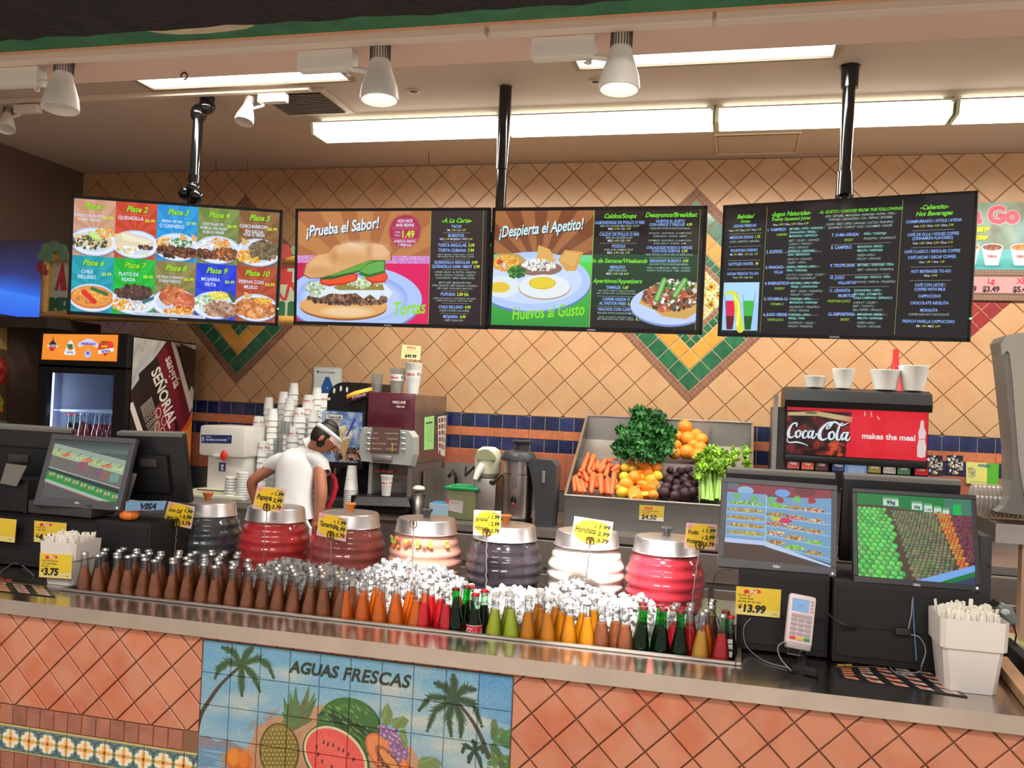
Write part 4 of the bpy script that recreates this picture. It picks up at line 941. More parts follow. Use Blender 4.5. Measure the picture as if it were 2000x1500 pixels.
card(0, (338, 1090), [(330, 979), (381, 990), (373, 1033), (319, 1021)], 3.72, ('card_lemon', card_img('Limon Chia', 'Lemon Chia')), 'yellow price card for lemon chia drink on wire, leftmost card')
card(0, (513, 1090), [(503, 949), (559, 955), (550, 1002), (493, 993)], 3.74, ('card_papaya', card_img('Papaya')), 'yellow price card reading Papaya on wire')
card(0, (648, 1122), [(624, 1001), (680, 1012), (675, 1058), (618, 1045)], 3.72, ('card_tamarindo', card_img('Tamarindo')), 'yellow price card reading Tamarindo on wire')
card(0, (806, 1116), [(800, 1020), (816, 1020), (816, 1030), (800, 1030)], 3.72, None, 'bare wire card holder standing before the middle barrel')
card(0, (951, 1140), [(926, 996), (979, 998), (977, 1048), (924, 1045)], 3.72, ('card_hibiscus', card_img('Jamaica', 'Hibiscus')), 'yellow price card reading Jamaica and Hibiscus on wire')
card(0, (1138, 1155), [(1122, 1008), (1198, 1020), (1191, 1069), (1115, 1058)], 3.70, ('card_horchata', card_img('Horchata')), 'bright price card reading Horchata on wire before the white barrel')
card(0, (1346, 1180), [(1341, 1021), (1401, 1025), (1397, 1074), (1336, 1071)], 3.72, ('card_fruits', card_img('Fruits', 'Frutas')), 'yellow price card reading Fruits on wire, rightmost card')
# ---------------------------------------------------------------- menu screens
WH = (232, 240, 255); SKY = (140, 180, 255); LIME = (150, 235, 40); YEL = (205, 235, 60); PALE = (200, 235, 225)
RICE = [(238, 190, 60), (250, 210, 90), (226, 160, 40), (240, 120, 50)]; MEAT = [(110, 66, 40), (84, 48, 32), (140, 90, 60), (60, 36, 26)]; GRN = [(50, 120, 50), (90, 150, 60), (40, 90, 44)]; CHE = [(240, 240, 232), (220, 226, 230)]
def plate(I, cx, cy, rx, ry):
    I.ell(cx, cy+4, rx+3, ry+3, (90, 100, 130), al=.5, soft=5); I.ell(cx, cy, rx, ry, (196, 212, 246)); I.ell(cx, cy+1, rx*.93, ry*.9, (232, 238, 252)); I.ell(cx, cy, rx*.8, ry*.74, (206, 216, 240), soft=3)
def cellfood(I, x, y, w, h, kind):
    cx, cy = x+w/2, y+h*.74; g = I.rg
    plate(I, cx, cy, w*.56, h*.25)
    if kind == 1:
        for k in range(3): I.ell(x+w*(.2+.27*k), cy-2, 30, 24, (226, 206, 160), .3)
        I.sc(cx-20, cy+4, 70, 24, 160, 2, 6, MEAT+GRN+CHE); I.sc(x+w*.76, cy-34, 34, 18, 150, 1.5, 4, RICE); I.ell(x+w*.52, cy-20, 28, 12, (176, 214, 110), .5); I.ell(x+w*.52, cy-22, 22, 8, (206, 232, 150), .5)
    elif kind == 2:
        I.poly([(x-14, cy-30), (x+w*.3, cy-44), (x+w*.95, cy-14), (x+w*.8, cy+14), (x+w*.1, cy+30)], (226, 212, 178)); I.poly([(x+20, cy-40), (x+w*.9, cy-16), (x+w*.8, cy-2), (x+30, cy-14)], (240, 230, 204)); I.sc(x+w*.3, cy+20, 40, 14, 60, 3, 7, CHE+[(236, 214, 150)]); I.sc(x+w*.75, cy+8, 24, 8, 60, 2, 5, MEAT)
    elif kind == 3:
        I.sc(x+w*.2, cy-14, 34, 20, 160, 1.5, 4, RICE); I.sc(x+w*.35, cy+16, 50, 22, 140, 3, 8, MEAT); I.sc(x+w*.75, cy+18, 44, 20, 140, 3, 8, MEAT+[(160, 90, 60)]); I.sc(x+w*.6, cy-16, 40, 16, 120, 2, 5, CHE+GRN)
        for q in (.6, .88): I.poly([(x+w*q, cy-24), (x+w*q-6, cy-56), (x+w*q+26, cy-34)], (224, 176, 110))
    elif kind == 4:
        I.sc(x+w*.55, cy-24, 38, 20, 150, 1.5, 4, RICE); I.sc(x+w*.3, cy+16, 50, 18, 130, 3, 8, MEAT+[(190, 90, 50)]); I.sc(x+w*.7, cy+14, 46, 22, 150, 3, 8, [(196, 120, 60), (150, 80, 40), (110, 70, 40)]); I.sc(x+w*.2, cy-16, 28, 14, 50, 3, 6, CHE)
    elif kind == 5:
        I.sc(x+w*.3, cy+16, 50, 24, 220, 2, 5, RICE); I.sc(x+w*.65, cy-10, 56, 34, 170, 4, 11, [(116, 100, 70), (90, 80, 56), (140, 120, 84)]); I.poly([(x+w*.1, cy-20), (x+w*.08, cy-52), (x+w*.3, cy-38)], (214, 180, 110))
    elif kind == 6:
        I.ell(cx, cy-2, 76, 42, (208, 130, 56)); I.ell(cx, cy-4, 70, 36, (230, 152, 70)); I.sc(cx, cy-10, 60, 30, 80, 3, 9, [(236, 170, 84), (216, 130, 60)]); I.line([(x+w*.3, cy-20), (x+w*.56, cy+14)], 18, (222, 44, 30)); I.line([(x+w*.5, cy-34), (x+w*.85, cy-16)], 13, (60, 110, 50))
    elif kind == 7:
        I.sc(x+w*.5, cy-30, 66, 26, 260, 4, 9, [(84, 56, 46), (66, 44, 38), (104, 70, 56)]); I.sc(x+w*.2, cy+18, 36, 20, 140, 2, 5, RICE+[(236, 120, 40)]); I.sc(x+w*.62, cy+20, 46, 14, 70, 3, 7, CHE+[(210, 190, 160)]); I.line([(x+w*.75, cy+4), (x+w*1.0, cy-14)], 12, (60, 110, 120))
    elif kind == 8:
        I.sc(x+w*.45, cy-24, 44, 30, 160, 6, 14, [(206, 116, 66), (226, 140, 90), (170, 84, 46)]); I.sc(x+w*.75, cy-4, 34, 32, 120, 5, 12, [(196, 90, 60), (220, 130, 90)]); I.sc(x+w*.6, cy+34, 56, 16, 170, 2, 4, RICE)
    elif kind == 9:
        I.sc(x+w*.6, cy-36, 40, 16, 160, 2, 4, [(240, 210, 40), (250, 226, 80)]); I.sc(x+w*.25, cy-8, 36, 26, 130, 3, 7, CHE+[(130, 190, 110)]); I.sc(x+w*.65, cy+14, 60, 28, 190, 4, 10, [(186, 140, 110), (150, 110, 84), (200, 170, 150)]); I.line([(x+w*.85, cy-44), (x+w*.95, cy-20)], 13, (60, 100, 46))
    else:
        I.sc(x+w*.5, cy+2, 74, 34, 240, 5, 12, [(206, 130, 70), (226, 160, 100), (180, 100, 56)]); I.sc(x+w*.7, cy-26, 34, 12, 60, 3, 5, RICE); I.poly([(x+w*.24, cy-26), (x+w*.2, cy-58), (x+w*.42, cy-46)], (220, 180, 110))
W1, H1 = 900, 506
T1 = Img(W1, H1, (0, 0, 0))
cells = [((200, 146, 118), ['3 TACOS AL GUSTO', '3 SOFT TACOS'], '$5.99'), ((196, 62, 34), ['QUESADILLA'], '$6.99'), ((26, 142, 216), ['BIRRIA DE RES', 'O CARNERO'], '$7.99'), ((112, 132, 62), ['COSTILLAS DE', 'PUERCO EN SALSA', 'ROJA O VERDE'], '$6.99'), ((128, 88, 48), ['CHICHARRON', 'EN SALSA', 'ROJA O VERDE'], '$6.99'),
         ((14, 150, 168), ['CHILE', 'RELLENO'], '$5.99'), ((14, 176, 50), ['PLATO DE', 'ASADA'], '$8.49'), ((132, 122, 66), ['1/2 POLLO ASADO', 'O ROSTIZADO'], '$6.99'), ((28, 54, 214), ['MOJARRA', 'FRITA'], '$6.49'), ((168, 66, 36), ['PIERNA CON', 'MUSLO'], '$4.99')]
for k, (c, ls, pr2) in enumerate(cells):
    x, y = (k % 5)*180, (k//5)*253; T1.rect(x, y, x+180, y+253, c)
    T1.rays(x, y, x+180, y+253, x+90, y+140, tuple(min(255, v+70) for v in c), 10, .22)
for k, (c, ls, pr2) in enumerate(cells):
    x, y = (k % 5)*180, (k//5)*253; q_ = Img(146, 205); q_.rg = T1.rg; q_.a = T1.a[y:y+253, x:x+180][(np.arange(205)*253//205)][:, (np.arange(146)*180//146)].copy(); cellfood(q_, 0, 0, 146, 205, k+1); T1.paste(q_, x, y, 180, 253)
    T1.text('Plate %d' % (k+1), x+90, y+42, 36, (160, 232, 30), .03, .28, .92, align='c', outline=tuple(v*.5 for v in c), ow=1); T1.rect(x+36, y+54, x+144, y+55, (220, 200, 150), .6)
    for i, s_ in enumerate(ls):
        sz = 22 if len(s_) < 11 else 16.5; T1.text(s_, x+(66 if len(ls) < 3 or i == 0 else 70), y+78+i*(sz+2), sz, (214, 222, 250), .03, 0, .86, align='c')
    T1.text(pr2, x+172, y+84, 19, YEL, .03, align='r')
T1.rect(270, 492, 590, 506, (214, 220, 240)); T1.text('SERVED WITH RICE, BEANS AND TORTILLAS / CON ARROZ, FRIJOLES Y TORTILLAS', 430, 502, 8, (90, 100, 140), align='c')
T1.text('-3.99', 330, 238, 18, YEL, .02, align='r')
# second screen: sandwich
T2 = Img(900, 540, (28, 22, 20)); BX = 642
T2.rect(0, 0, BX, 250, (196, 132, 74)); T2.rays(0, 0, BX, 260, 330, 330, (160, 84, 48), 13, .5); 
for k in range(36): y = k*7; T2.rect(0, y, BX, y+2, (120, 70, 40), .12+.1*(k % 3 == 0))
T2.rect(0, 214, BX, 252, (206, 130, 200)); 
for k in range(260): T2.ell(T2.rg.uniform(0, BX), T2.rg.uniform(216, 250), 2.5, 1.5, (238, 200, 236))
T2.rect(0, 252, BX, 540, (226, 24, 96)); T2.vgrad(0, 252, 60, 540, (196, 20, 80), (210, 30, 90))
T2.ell(280, 430, 330, 168, (120, 140, 200)); T2.ell(280, 424, 328, 162, (176, 200, 250)); T2.ell(270, 420, 270, 124, (150, 176, 240), soft=4); T2.ell(270, 430, 250, 110, (190, 208, 252), soft=20)
T2.ell(230, 470, 212, 62, (150, 92, 44)); T2.ell(230, 460, 214, 62, (226, 170, 104)); T2.ell(250, 488, 120, 24, (244, 214, 170), al=.8, soft=14)
T2.sc(250, 428, 196, 26, 520, 4, 11, [(120, 84, 62), (92, 62, 46), (160, 118, 92), (70, 44, 34)])
T2.poly([(70, 400), (120, 372), (430, 352), (470, 392), (452, 420), (420, 396), (400, 430), (360, 402), (330, 424), (290, 396), (230, 404), (170, 400), (110, 424), (84, 420)], (222, 236, 246))
T2.sc(90, 380, 44, 34, 90, 5, 12, [(196, 214, 190), (150, 180, 130), (226, 232, 214)]); T2.poly([(180, 372), (250, 340), (420, 352), (430, 380), (210, 384)], (146, 134, 60)); T2.sc(330, 345, 90, 26, 70, 5, 12, [(206, 222, 180), (160, 196, 120), (226, 234, 220)])
def slab(pts, c1, c2): T2.poly(pts, c1); n = len(pts); cx = sum(p[0] for p in pts)/n; cy = sum(p[1] for p in pts)/n; T2.poly([(cx+(p[0]-cx)*.9, cy-3+(p[1]-cy)*.72) for p in pts], c2)
slab([(112, 330), (260, 300), (300, 304), (296, 334), (240, 356), (160, 366), (118, 356)], (206, 52, 22), (240, 84, 44)); slab([(330, 322), (430, 290), (446, 316), (430, 344), (370, 350)], (206, 52, 22), (240, 84, 44))
slab([(110, 322), (200, 278), (330, 232), (400, 222), (396, 250), (300, 296), (180, 330), (120, 334)], (40, 96, 36), (96, 170, 62)); slab([(300, 304), (350, 250), (400, 232), (432, 236), (430, 296), (350, 322)], (50, 110, 44), (104, 176, 80))
bun = [(28, 312), (40, 262), (90, 214), (150, 200), (180, 164), (260, 144), (320, 164), (352, 148), (420, 156), (458, 196), (462, 238), (420, 236), (360, 236), (290, 262), (200, 300), (120, 326), (60, 330)]
T2.poly(bun, (150, 96, 56)); T2.poly([(250+(p[0]-250)*.97, 236+(p[1]-236)*.95) for p in bun], (222, 168, 112))
for (x, y, rx, ry, c) in ((120, 258, 70, 44, (236, 190, 140)), (270, 196, 86, 44, (240, 200, 156)), (400, 190, 52, 34, (238, 202, 166)), (250, 226, 90, 26, (206, 146, 84)), (110, 290, 64, 22, (200, 138, 78)), (300, 160, 60, 14, (246, 222, 196)), (180, 218, 16, 40, (190, 130, 84)), (352, 186, 14, 36, (190, 130, 84))): T2.ell(x, y, rx, ry, c, al=.55, soft=24)
T2.text('¡Prueba el Sabor!', 44, 128, 76, (60, 50, 50), .03, .2, .68, rot=.12); T2.text('¡Prueba el Sabor!', 40, 124, 76, (226, 240, 255), .025, .2, .68, rot=.12)
T2.ell(520, 96, 72, 76, (158, 40, 74)); T2.ell(520, 96, 70, 74, (176, 46, 84), soft=30)
for s_, y, z, c in (('ADD RICE', 54, 20, (220, 226, 255)), ('AND BEANS', 74, 20, (220, 226, 255)), ('1.49', 126, 46, YEL), ('AGREGUE ARROZ', 150, 16, (220, 226, 255)), ('Y FRIJOLES', 168, 17, (220, 226, 255))): T2.text(s_, 520+(14 if z > 40 else 0), y, z, c, .035, 0, .8, align='c')
T2.text('POR', 474, 106, 13, (190, 206, 255), .03); T2.text('SOLO', 472, 120, 11, (190, 206, 255), .03); T2.line([(460, 82), (580, 82)], 1.2, (230, 200, 200)); T2.line([(460, 134), (580, 134)], 1.2, (230, 200, 200))
T2.text('Tortas', 470, 502, 88, (140, 226, 40), .02, .18, .66, rot=.1)
T2.vgrad(BX, 0, 900, 540, (52, 40, 36), (38, 22, 28)); T2.rect(BX-2, 0, BX+1, 540, (150, 150, 70)); T2.rect(882, 0, 884, 540, (150, 150, 70))
def menu(I, cx, items, x0, x1):
    for it in items:
        if it[0] == '-': I.line([(it[2] if len(it) > 2 else x0, it[1]), (it[3] if len(it) > 2 else x1, it[1])], 1.3, (210, 206, 190)); continue
        s_, y, z, st_ = it[:4]; c_ = cx if len(it) < 5 else it[4]
        if st_ == 'h': I.text(s_, c_, y, z, (120, 226, 50), .03, .28, .9, align='c')
        elif st_ == 'b':
            if '|' in s_:
                a, b = s_.split('|'); w_ = sum(glyph(q, .035)[2] for q in a)*z*.8; w2 = sum(glyph(q, .035)[2] for q in b)*z*.8
                I.text(a, c_-(w_+w2)/2, y, z, SKY, .035, 0, .8); I.text(b, c_-(w_+w2)/2+w_+3, y, z, YEL, .035, 0, .8)
            else: I.text(s_, c_, y, z, SKY, .035, 0, .8, align='c')
        elif st_ == 's': I.text(s_, c_, y, z, PALE, .005, .12, .84, align='c')
        elif st_ == 'p':
            parts = s_.split('|'); W_ = sum(sum(glyph(q, .02)[2] for q in p) for p in parts)*z*.86; x = c_-W_/2
            for i, p in enumerate(parts): I.text(p, x, y, z, YEL if i % 2 else WH, .02, 0, .86); x += sum(glyph(q, .02)[2] for q in p)*z*.86
menu(T2, 760, [('-A La Carte-', 56, 30, 'h'), ('TACOS', 80, 18, 'b'), ('SM. |1.99| / LG. |2.59', 96, 13, 'p'), ('-', 104, 700, 824), ('BURRITOS', 124, 20, 'b'), ('REG. |5.49| MOJADO / WET |6.49', 138, 13, 'p'), ('-', 148, 700, 824), ('TORTA REGULAR |5.99', 170, 21, 'b'), ('TORTA CUBANA |7.99', 194, 21, 'b'), ('JAMON / MILANESA / QUESO FRESCO / CHORIZO', 210, 9, 's'), ('HAM / BREADED STEAK / FRESH CHEESE / SAUSAGE', 220, 9, 's'), ('-', 229, 700, 824), ('QUESADILLA REGULAR |4.99', 250, 20, 'b'), ('QUESADILLA HAM / MEAT |5.99', 270, 20, 'b'), ('-', 278, 700, 824), ('CARNES: ASADA / AL PASTOR / CARNITAS', 294, 12, 's'), ('BUCHE / LENGUA / CHORIZO / CABEZA /', 308, 12, 's'), ('CHICHARRON / TRIPAS / BIRRIA DE RES', 322, 12, 's'), ('MEATS: BEEF / MARINATED PORK', 344, 12, 's'), ('PORK CARNITAS / BEEF TONGUE / CHORIZO /', 358, 12, 's'), ('BEEF CHEEK / PORK RINDS / BEEF GUTS', 371, 11, 's'), ('-', 379, 700, 824), ('PUPUSAS |2.89 EA.', 402, 21, 'b'), ('QUESO CON LOROCO / CHICHARRON / REVUELTA', 418, 10, 's'), ('CHEESE WITH LOROCO / PORK RINDS / MIX', 429, 10, 's'), ('-', 438, 700, 824), ('CHILE RELLENO |4.99', 462, 20, 'b'), ('CHEESE STUFFED CHILI PEPPER', 477, 12, 's'), ('-', 486, 700, 824), ('MOJARRA |4.99', 508, 20, 'b'), ('FRIED TILAPIA FISH', 523, 12, 's')], 700, 824)
# third screen: eggs
T3 = Img(960, 560, (34, 28, 28)); BX = 470
T3.rect(0, 0, BX, 280, (172, 110, 66)); T3.rays(0, 0, BX, 280, 220, 300, (104, 54, 34), 15, .6)
for k in range(40): T3.rect(0, k*7, BX, k*7+2, (90, 54, 34), .14+.1*(k % 3 == 1))
T3.rect(0, 214, BX, 250, (110, 220, 150)); T3.vgrad(0, 248, BX, 560, (90, 220, 70), (50, 150, 60))
T3.ell(190, 350, 280, 150, (100, 130, 190)); T3.ell(190, 344, 276, 144, (180, 206, 252)); T3.ell(190, 340, 236, 112, (204, 222, 255), soft=3)
T3.poly([(206, 250), (214, 166), (270, 188), (302, 250)], (226, 176, 96)); T3.poly([(310, 240), (340, 190), (426, 200), (396, 290), (350, 292)], (222, 166, 84)); T3.poly([(322, 240), (346, 200), (410, 206), (386, 270)], (236, 188, 110), .6)
T3.poly([(10, 210), (120, 210), (160, 240), (120, 290), (60, 260)], (196, 160, 96)); T3.sc(60, 256, 66, 40, 300, 3, 6, RICE); T3.sc(30, 250, 12, 12, 12, 5, 8, [(226, 80, 40)])
T3.ell(220, 280, 110, 36, (150, 110, 96)); T3.sc(220, 266, 80, 26, 110, 3, 9, CHE); T3.sc(112, 300, 44, 26, 160, 4, 9, GRN)
T3.ell(45, 372, 90, 52, (226, 236, 240)); T3.ell(35, 375, 50, 26, (232, 200, 60)); T3.ell(250, 372, 124, 60, (186, 150, 110)); T3.ell(250, 368, 122, 58, (232, 240, 246)); T3.ell(240, 352, 64, 30, (206, 190, 40)); T3.ell(240, 350, 60, 27, (236, 210, 60), soft=8)
T3.text('¡Despierta el Apetito!', 24, 134, 76, (60, 40, 40), .03, .2, .60, rot=.10); T3.text('¡Despierta el Apetito!', 20, 130, 76, (206, 244, 250), .025, .2, .60, rot=.10)
T3.text('Huevos al Gusto', 100, 532, 82, (140, 226, 40), .02, .16, .62, rot=.09)
T3.rect(BX-2, 0, BX+2, 560, (150, 170, 70)); T3.rect(944, 0, 946, 560, (150, 170, 70)); T3.vgrad(BX+4, 210, 944, 420, (40, 74, 50), (34, 50, 36)); T3.vgrad(BX+4, 420, 944, 560, (34, 50, 36), (30, 24, 24))
menu(T3, 588, [('Caldos/Soups', 38, 30, 'h'), ('ALBONDIGAS DE POLLO O RES', 66, 20, 'b'), ('BEEF OR CHICKEN MEATBALL SOUP', 80, 13, 's'), ('MED. |5.99| / LG. |7.49', 94, 14, 'p'), ('-', 104, 500, 670), ('CALDO DE POLLO O RES', 122, 20, 'b'), ('BEEF OR CHICKEN SOUP', 136, 13, 's'), ('MED. |6.49| / LG. |7.49', 150, 14, 'p'), ('-', 158, 500, 670), ('POZOLE', 178, 20, 'b'), ('PORK AND HOMINY SOUP', 193, 13, 's'), ('MED. |6.49| / LG. |7.49', 207, 14, 'p'), ('Fin de Semana/Weekends', 250, 28, 'h'), ('MENUDO', 278, 20, 'b'), ('BEEF TRIPE SOUP', 292, 13, 's'), ('MED. |7.49| / LG. |8.49', 307, 14, 'p'), ('Aperitivos/Appetizers', 346, 28, 'h'), ('TAMALES |1.69', 374, 20, 'b'), ('RES / POLLO / PUERCO / RAJAS CON QUESO', 387, 10, 's'), ('BEEF / CHICKEN / PORK / CHILI PEPPERS AND CHEESE', 399, 9, 's'), ('-', 410, 500, 670), ('CARNE ASADA O', 430, 20, 'b'), ('AL PASTOR FRIES |6.99', 450, 20, 'b'), ('-', 458, 500, 670), ('NACHOS CON CARNE', 478, 20, 'b'), ('NACHOS WITH CHOICE OF MEAT', 494, 13, 's'), ('ASADA / AL PASTOR / CARNITAS / POLLO', 512, 10, 's'), ('BEEF / MARINATED PORK / PORK / CHICKEN', 522, 10, 's'), ('|6.99', 522, 22, 'p', 696)], 500, 670)
menu(T3, 816, [('Desayunos/Breakfast', 34, 30, 'h'), ('HUEVOS AL GUSTO', 60, 18, 'b'), ('CON ARROZ Y FRIJOLES |4.99', 76, 18, 'b'), ('EGGS ANY STYLE W/ RICE AND BEANS', 92, 12, 's'), ('REVUELTOS - RANCHEROS - A LA MEXICANA', 114, 11, 's'), ('ESTRELLADOS - CHORIZO - JAMON', 128, 11, 's'), ('SCRAMBLED - RANCHEROS - A LA MEXICANA', 148, 11, 's'), ('SUNNY SIDE UP - CHORIZO - HAM', 162, 11, 's'), ('CHILAQUILES ROJOS O VERDES', 184, 18, 'b'), ('CON DOS HUEVOS |5.99', 200, 18, 'b'), ('FRIED TORTILLA CHIPS W/ RED OR GREEN SAUCE', 214, 11, 's'), ('-', 226, 730, 900), ('BREAKFAST BURRITO |4.99', 246, 18, 'b'), ('EGG ANY STYLE W/ RICE AND BEANS', 260, 12, 's'), ('PAPAS - A LA MEXICANA - JAMON - CHORIZO', 276, 11, 's'), ('POTATO - PICO DE GALLO - HAM - CHORIZO', 289, 11, 's')], 730, 900)
T3.ell(830, 452, 178, 96, (120, 150, 210)); T3.ell(830, 446, 176, 92, (196, 214, 252)); T3.poly([(690, 440), (760, 470), (800, 500), (900, 510), (946, 480), (946, 340), (800, 330), (720, 390)], (214, 170, 90))
T3.sc(830, 408, 120, 66, 520, 5, 13, [(130, 90, 60), (90, 60, 44), (170, 120, 80), (226, 232, 220), (200, 90, 60), (110, 90, 70)]); T3.sc(860, 350, 80, 22, 100, 4, 9, CHE+GRN)
for a in (((770, 420), (800, 330)), ((850, 400), (890, 330))): T3.line(a, 26, (90, 150, 70)); T3.line(a, 14, (150, 206, 120))
T3.rect(946, 0, 960, 560, (30, 26, 28))
# fourth screen: drinks
T4 = Img(1040, 580, (26, 20, 22)); T4.vgrad(0, 0, 1040, 580, (30, 24, 26), (20, 16, 18))
for x in (196, 770): T4.line([(x, 10), (x-6, 570)], 2, (160, 160, 80))
menu(T4, 96, [('Bebidas/', 54, 26, 'h'), ('Drinks', 74, 18, 'h'), ('AGUAS FRESCAS', 94, 18, 'b'), ('16oz. |1.99| / 32oz. |2.99| / 44oz. |3.79', 112, 12.5, 'p'), ('-', 124, 22, 176), ('MEXICAN SODAS |1.75', 146, 18, 'b'), ('COKE / JARRITOS / SANGRIA', 164, 13, 's'), ('-', 182, 22, 176), ('FOUNTAIN DRINKS', 206, 18, 'b'), ('SM. |.99| / MED. |1.29| / LG. |1.59', 222, 12.5, 'p'), ('-', 246, 22, 176), ('BOTTLED WATER |.99', 268, 18, 'b'), ('-', 286, 22, 176), ('AGUAS FRESCAS TO-GO', 312, 17, 'b'), ('71oz. |7.99| / 1gal. |9.99', 328, 12.5, 'p')], 22, 176)
T4.rect(8, 346, 176, 566, (160, 210, 250)); T4.rect(8, 346, 176, 440, (176, 222, 255))
for x, c in ((44, (226, 30, 90)), (130, (70, 190, 60))): T4.poly([(x-26, 430), (x+26, 430), (x+16, 560), (x-14, 560)], c); T4.poly([(x-20, 500), (x+20, 500), (x+14, 562), (x-12, 562)], tuple(v*.45 for v in c)); T4.curve([(x-30, 400), (x-24, 440), (x-18, 500)], 2, (90, 130, 140)); T4.curve([(x+30, 390), (x+24, 440), (x+18, 500)], 2, (90, 130, 140))
T4.curve([(16, 398), (50, 392), (70, 420), (84, 500), (96, 560)], [8, 14, 26, 30, 34], (226, 226, 60)); T4.curve([(60, 410), (84, 460), (80, 540)], [8, 12, 16], (240, 246, 120))
def jugo(I, n, x, y, a, b, ls1, ls2, tx, line=True):
    I.text(n, x, y, 19, SKY, .035, 0, .82)
    if a: I.text(a, x+6+(30 if len(n) < 9 else 34), y+22, 18, SKY, .035, 0, .82)
    if b: I.text(b, x+92, y+(22 if not a else 44), 15, (150, 200, 50), .03, 0, .82, align='r')
    yy = y-6
    for s_ in ls1: I.text(s_, tx, yy+4, 14, (150, 240, 230), .02, .1, .86); yy += 16
    yy += 4
    for s_ in ls2: I.text(s_, tx, yy+4, 13.5, (190, 226, 216), .0, .1, .86); yy += 15.5
    if line: I.line([(x, yy+6), (x+246, yy+4)], 1.3, (200, 200, 190))
menu(T4, 304, [('-Jugos Naturales-', 52, 28, 'h'), ('Freshly Squeezed Juices', 72, 20, 'h'), ('16oz. |4.99| / 24oz. |5.99| / 32oz. |6.99', 94, 13, 'p')], 0, 0)
J = [('1. VAMPIRO/', 118, '', 'VAMPIRE', ['BETABEL / APIO / NARANJA /', 'ZANAHORIA / PEREJIL /', 'MANZANA / ESPINACA'], ['BEET / CELERY / ORANGE /', 'CARROT / PARSLEY /', 'APPLE / SPINACH'], 300), ('2. POPEYE/', 216, '', '', ['ESPINACA / NARANJA /', 'APIO / MANZANA'], ['SPINACH / ORANGE /', 'CELERY / APPLE'], 298), ('3. PANCHO', 286, 'VILLA/', '', ['NOPAL / PEPINO / APIO /', 'PIÑA / TORONJA'], ['CACTUS / CUCUMBER / CELERY /', 'PINEAPPLE / GRAPEFRUIT'], 296), ('4. ENERGETICO/', 358, '', 'ENERGY', ['BETABEL / APIO / PIÑA /', 'PEREJIL / ZANAHORIA'], ['BEET / CELERY / PINEAPPLE /', 'PARSLEY / CARROT'], 318), ('5. VITAMINA C/', 428, '', 'VITAMIN C', ['TORONJA / PIÑA /', 'MANZANA / NARANJA'], ['GRAPEFRUIT / PINEAPPLE /', 'APPLE / ORANGE'], 316), ('6. JUGO VERDE/', 498, '', 'GREEN JUICE', ['TORONJA / APIO /', 'PEREJIL / PIÑA'], ['GRAPEFRUIT / CELERY /', 'PARSLEY / PINEAPPLE'], 314)]
for i, (n, y, a, b, l1, l2, tx) in enumerate(J): jugo(T4, n, 200, y, a, b, l1, l2, tx, i < 5)
menu(T4, 600, [('AL GUSTO / CHOOSE FROM THE FOLLOWING:', 50, 18, 'h'), ('APIO / BETABEL / MANZANA / NARANJA / NOPAL / PIÑA /', 68, 13.5, 's'), ('TORONJA / ZANAHORIA / COL / PEPINO / JENGIBRE', 83, 13.5, 's'), ('CELERY / BEET / APPLE / ORANGE / CACTUS / PINEAPPLE /', 103, 13, 's'), ('GRAPEFRUIT / CARROT / KALE / CUCUMBER / GINGER', 118, 13, 's')], 0, 0)
J = [('7. O-MA-GRASA/', 152, '', 'SPORT', ['PIÑA / TORONJA'], ['PINEAPPLE / GRAPEFRUIT'], 620), ('8. CAMPERO', 206, '', '', ['MANZANA VERDE /', 'MELON / NARANJA'], ['GREEN APPLE /', 'MELON / ORANGE'], 596), ('9. TROPICANA', 284, '', '', ['BETABEL / NARANJA / PIÑA'], ['BEET / ORANGE / PINEAPPLE'], 600), ('10. JUGO', 336, 'VALLARTA/', '', ['NARANJA / PAPAYA / PIÑA'], ['ORANGE / PAPAYA / PINEAPPLE'], 592), ('11. LEVANTA', 392, 'MUERTOS/', 'VEGETABLE JUICE', ['ZANAHORIA / APIO /', 'BETABEL / JITOMATE /', 'CHILE CAMPANA / ESPINACA'], ['CARROT / CELERY /', 'BEET / TOMATO /', 'BELL PEPPER / SPINACH'], 590), ('12. DEPORTIVO/', 494, '', 'SPORT', ['MANZANA VERDE /', 'MELON / NARANJA'], ['GREEN APPLE /', 'MELON / ORANGE'], 610)]
for i, (n, y, a, b, l1, l2, tx) in enumerate(J): jugo(T4, n, 486, y, a, b, l1, l2, tx, i < 5)
menu(T4, 892, [('-Calientito-', 54, 26, 'h'), ('Hot Beverages', 80, 26, 'h'), ('CHAMPURRADO / ATOLE / AVENA', 108, 17, 'b'), ('16oz. |2.29| / 24oz. |3.29| / 32oz. |3.99', 126, 12.5, 'p'), ('-', 140, 812, 970), ('CAFÉ DE OLLA / HOUSE COFFEE', 162, 17, 'b'), ('(CINNAMON FLAVORED)', 178, 17, 'b'), ('16oz. |1.89| / 24oz. |2.29| / 32oz. |3.19', 196, 12.5, 'p'), ('-', 210, 812, 970), ('CAFÉ CLASICO / REGULAR COFFEE', 232, 17, 'b'), ('CAFÉ DECAF / DECAF COFFEE', 256, 17, 'b'), ('12oz. |1.49| / 16oz. |1.69', 274, 12.5, 'p'), ('-', 290, 812, 970), ('HOT BEVERAGES TO-GO', 314, 17, 'b'), ('96oz. |14.99', 330, 12.5, 'p'), ('-', 346, 812, 970), ('CAFÉ CON LECHE /', 370, 17, 'b'), ('COFFEE WITH MILK', 388, 17, 'b'), ('CAPPUCCINO', 416, 17, 'b'), ('CHOCOLATE ABUELITA', 444, 17, 'b'), ('MOKALITA', 474, 17, 'b'), ('COFFEE AND HOT CHOCOLATE', 490, 12.5, 's'), ('FRENCH VANILLA CAPPUCCINO', 520, 17, 'b'), ('SM. |1.99| / MED. |2.49', 538, 12.5, 'p')], 812, 970)
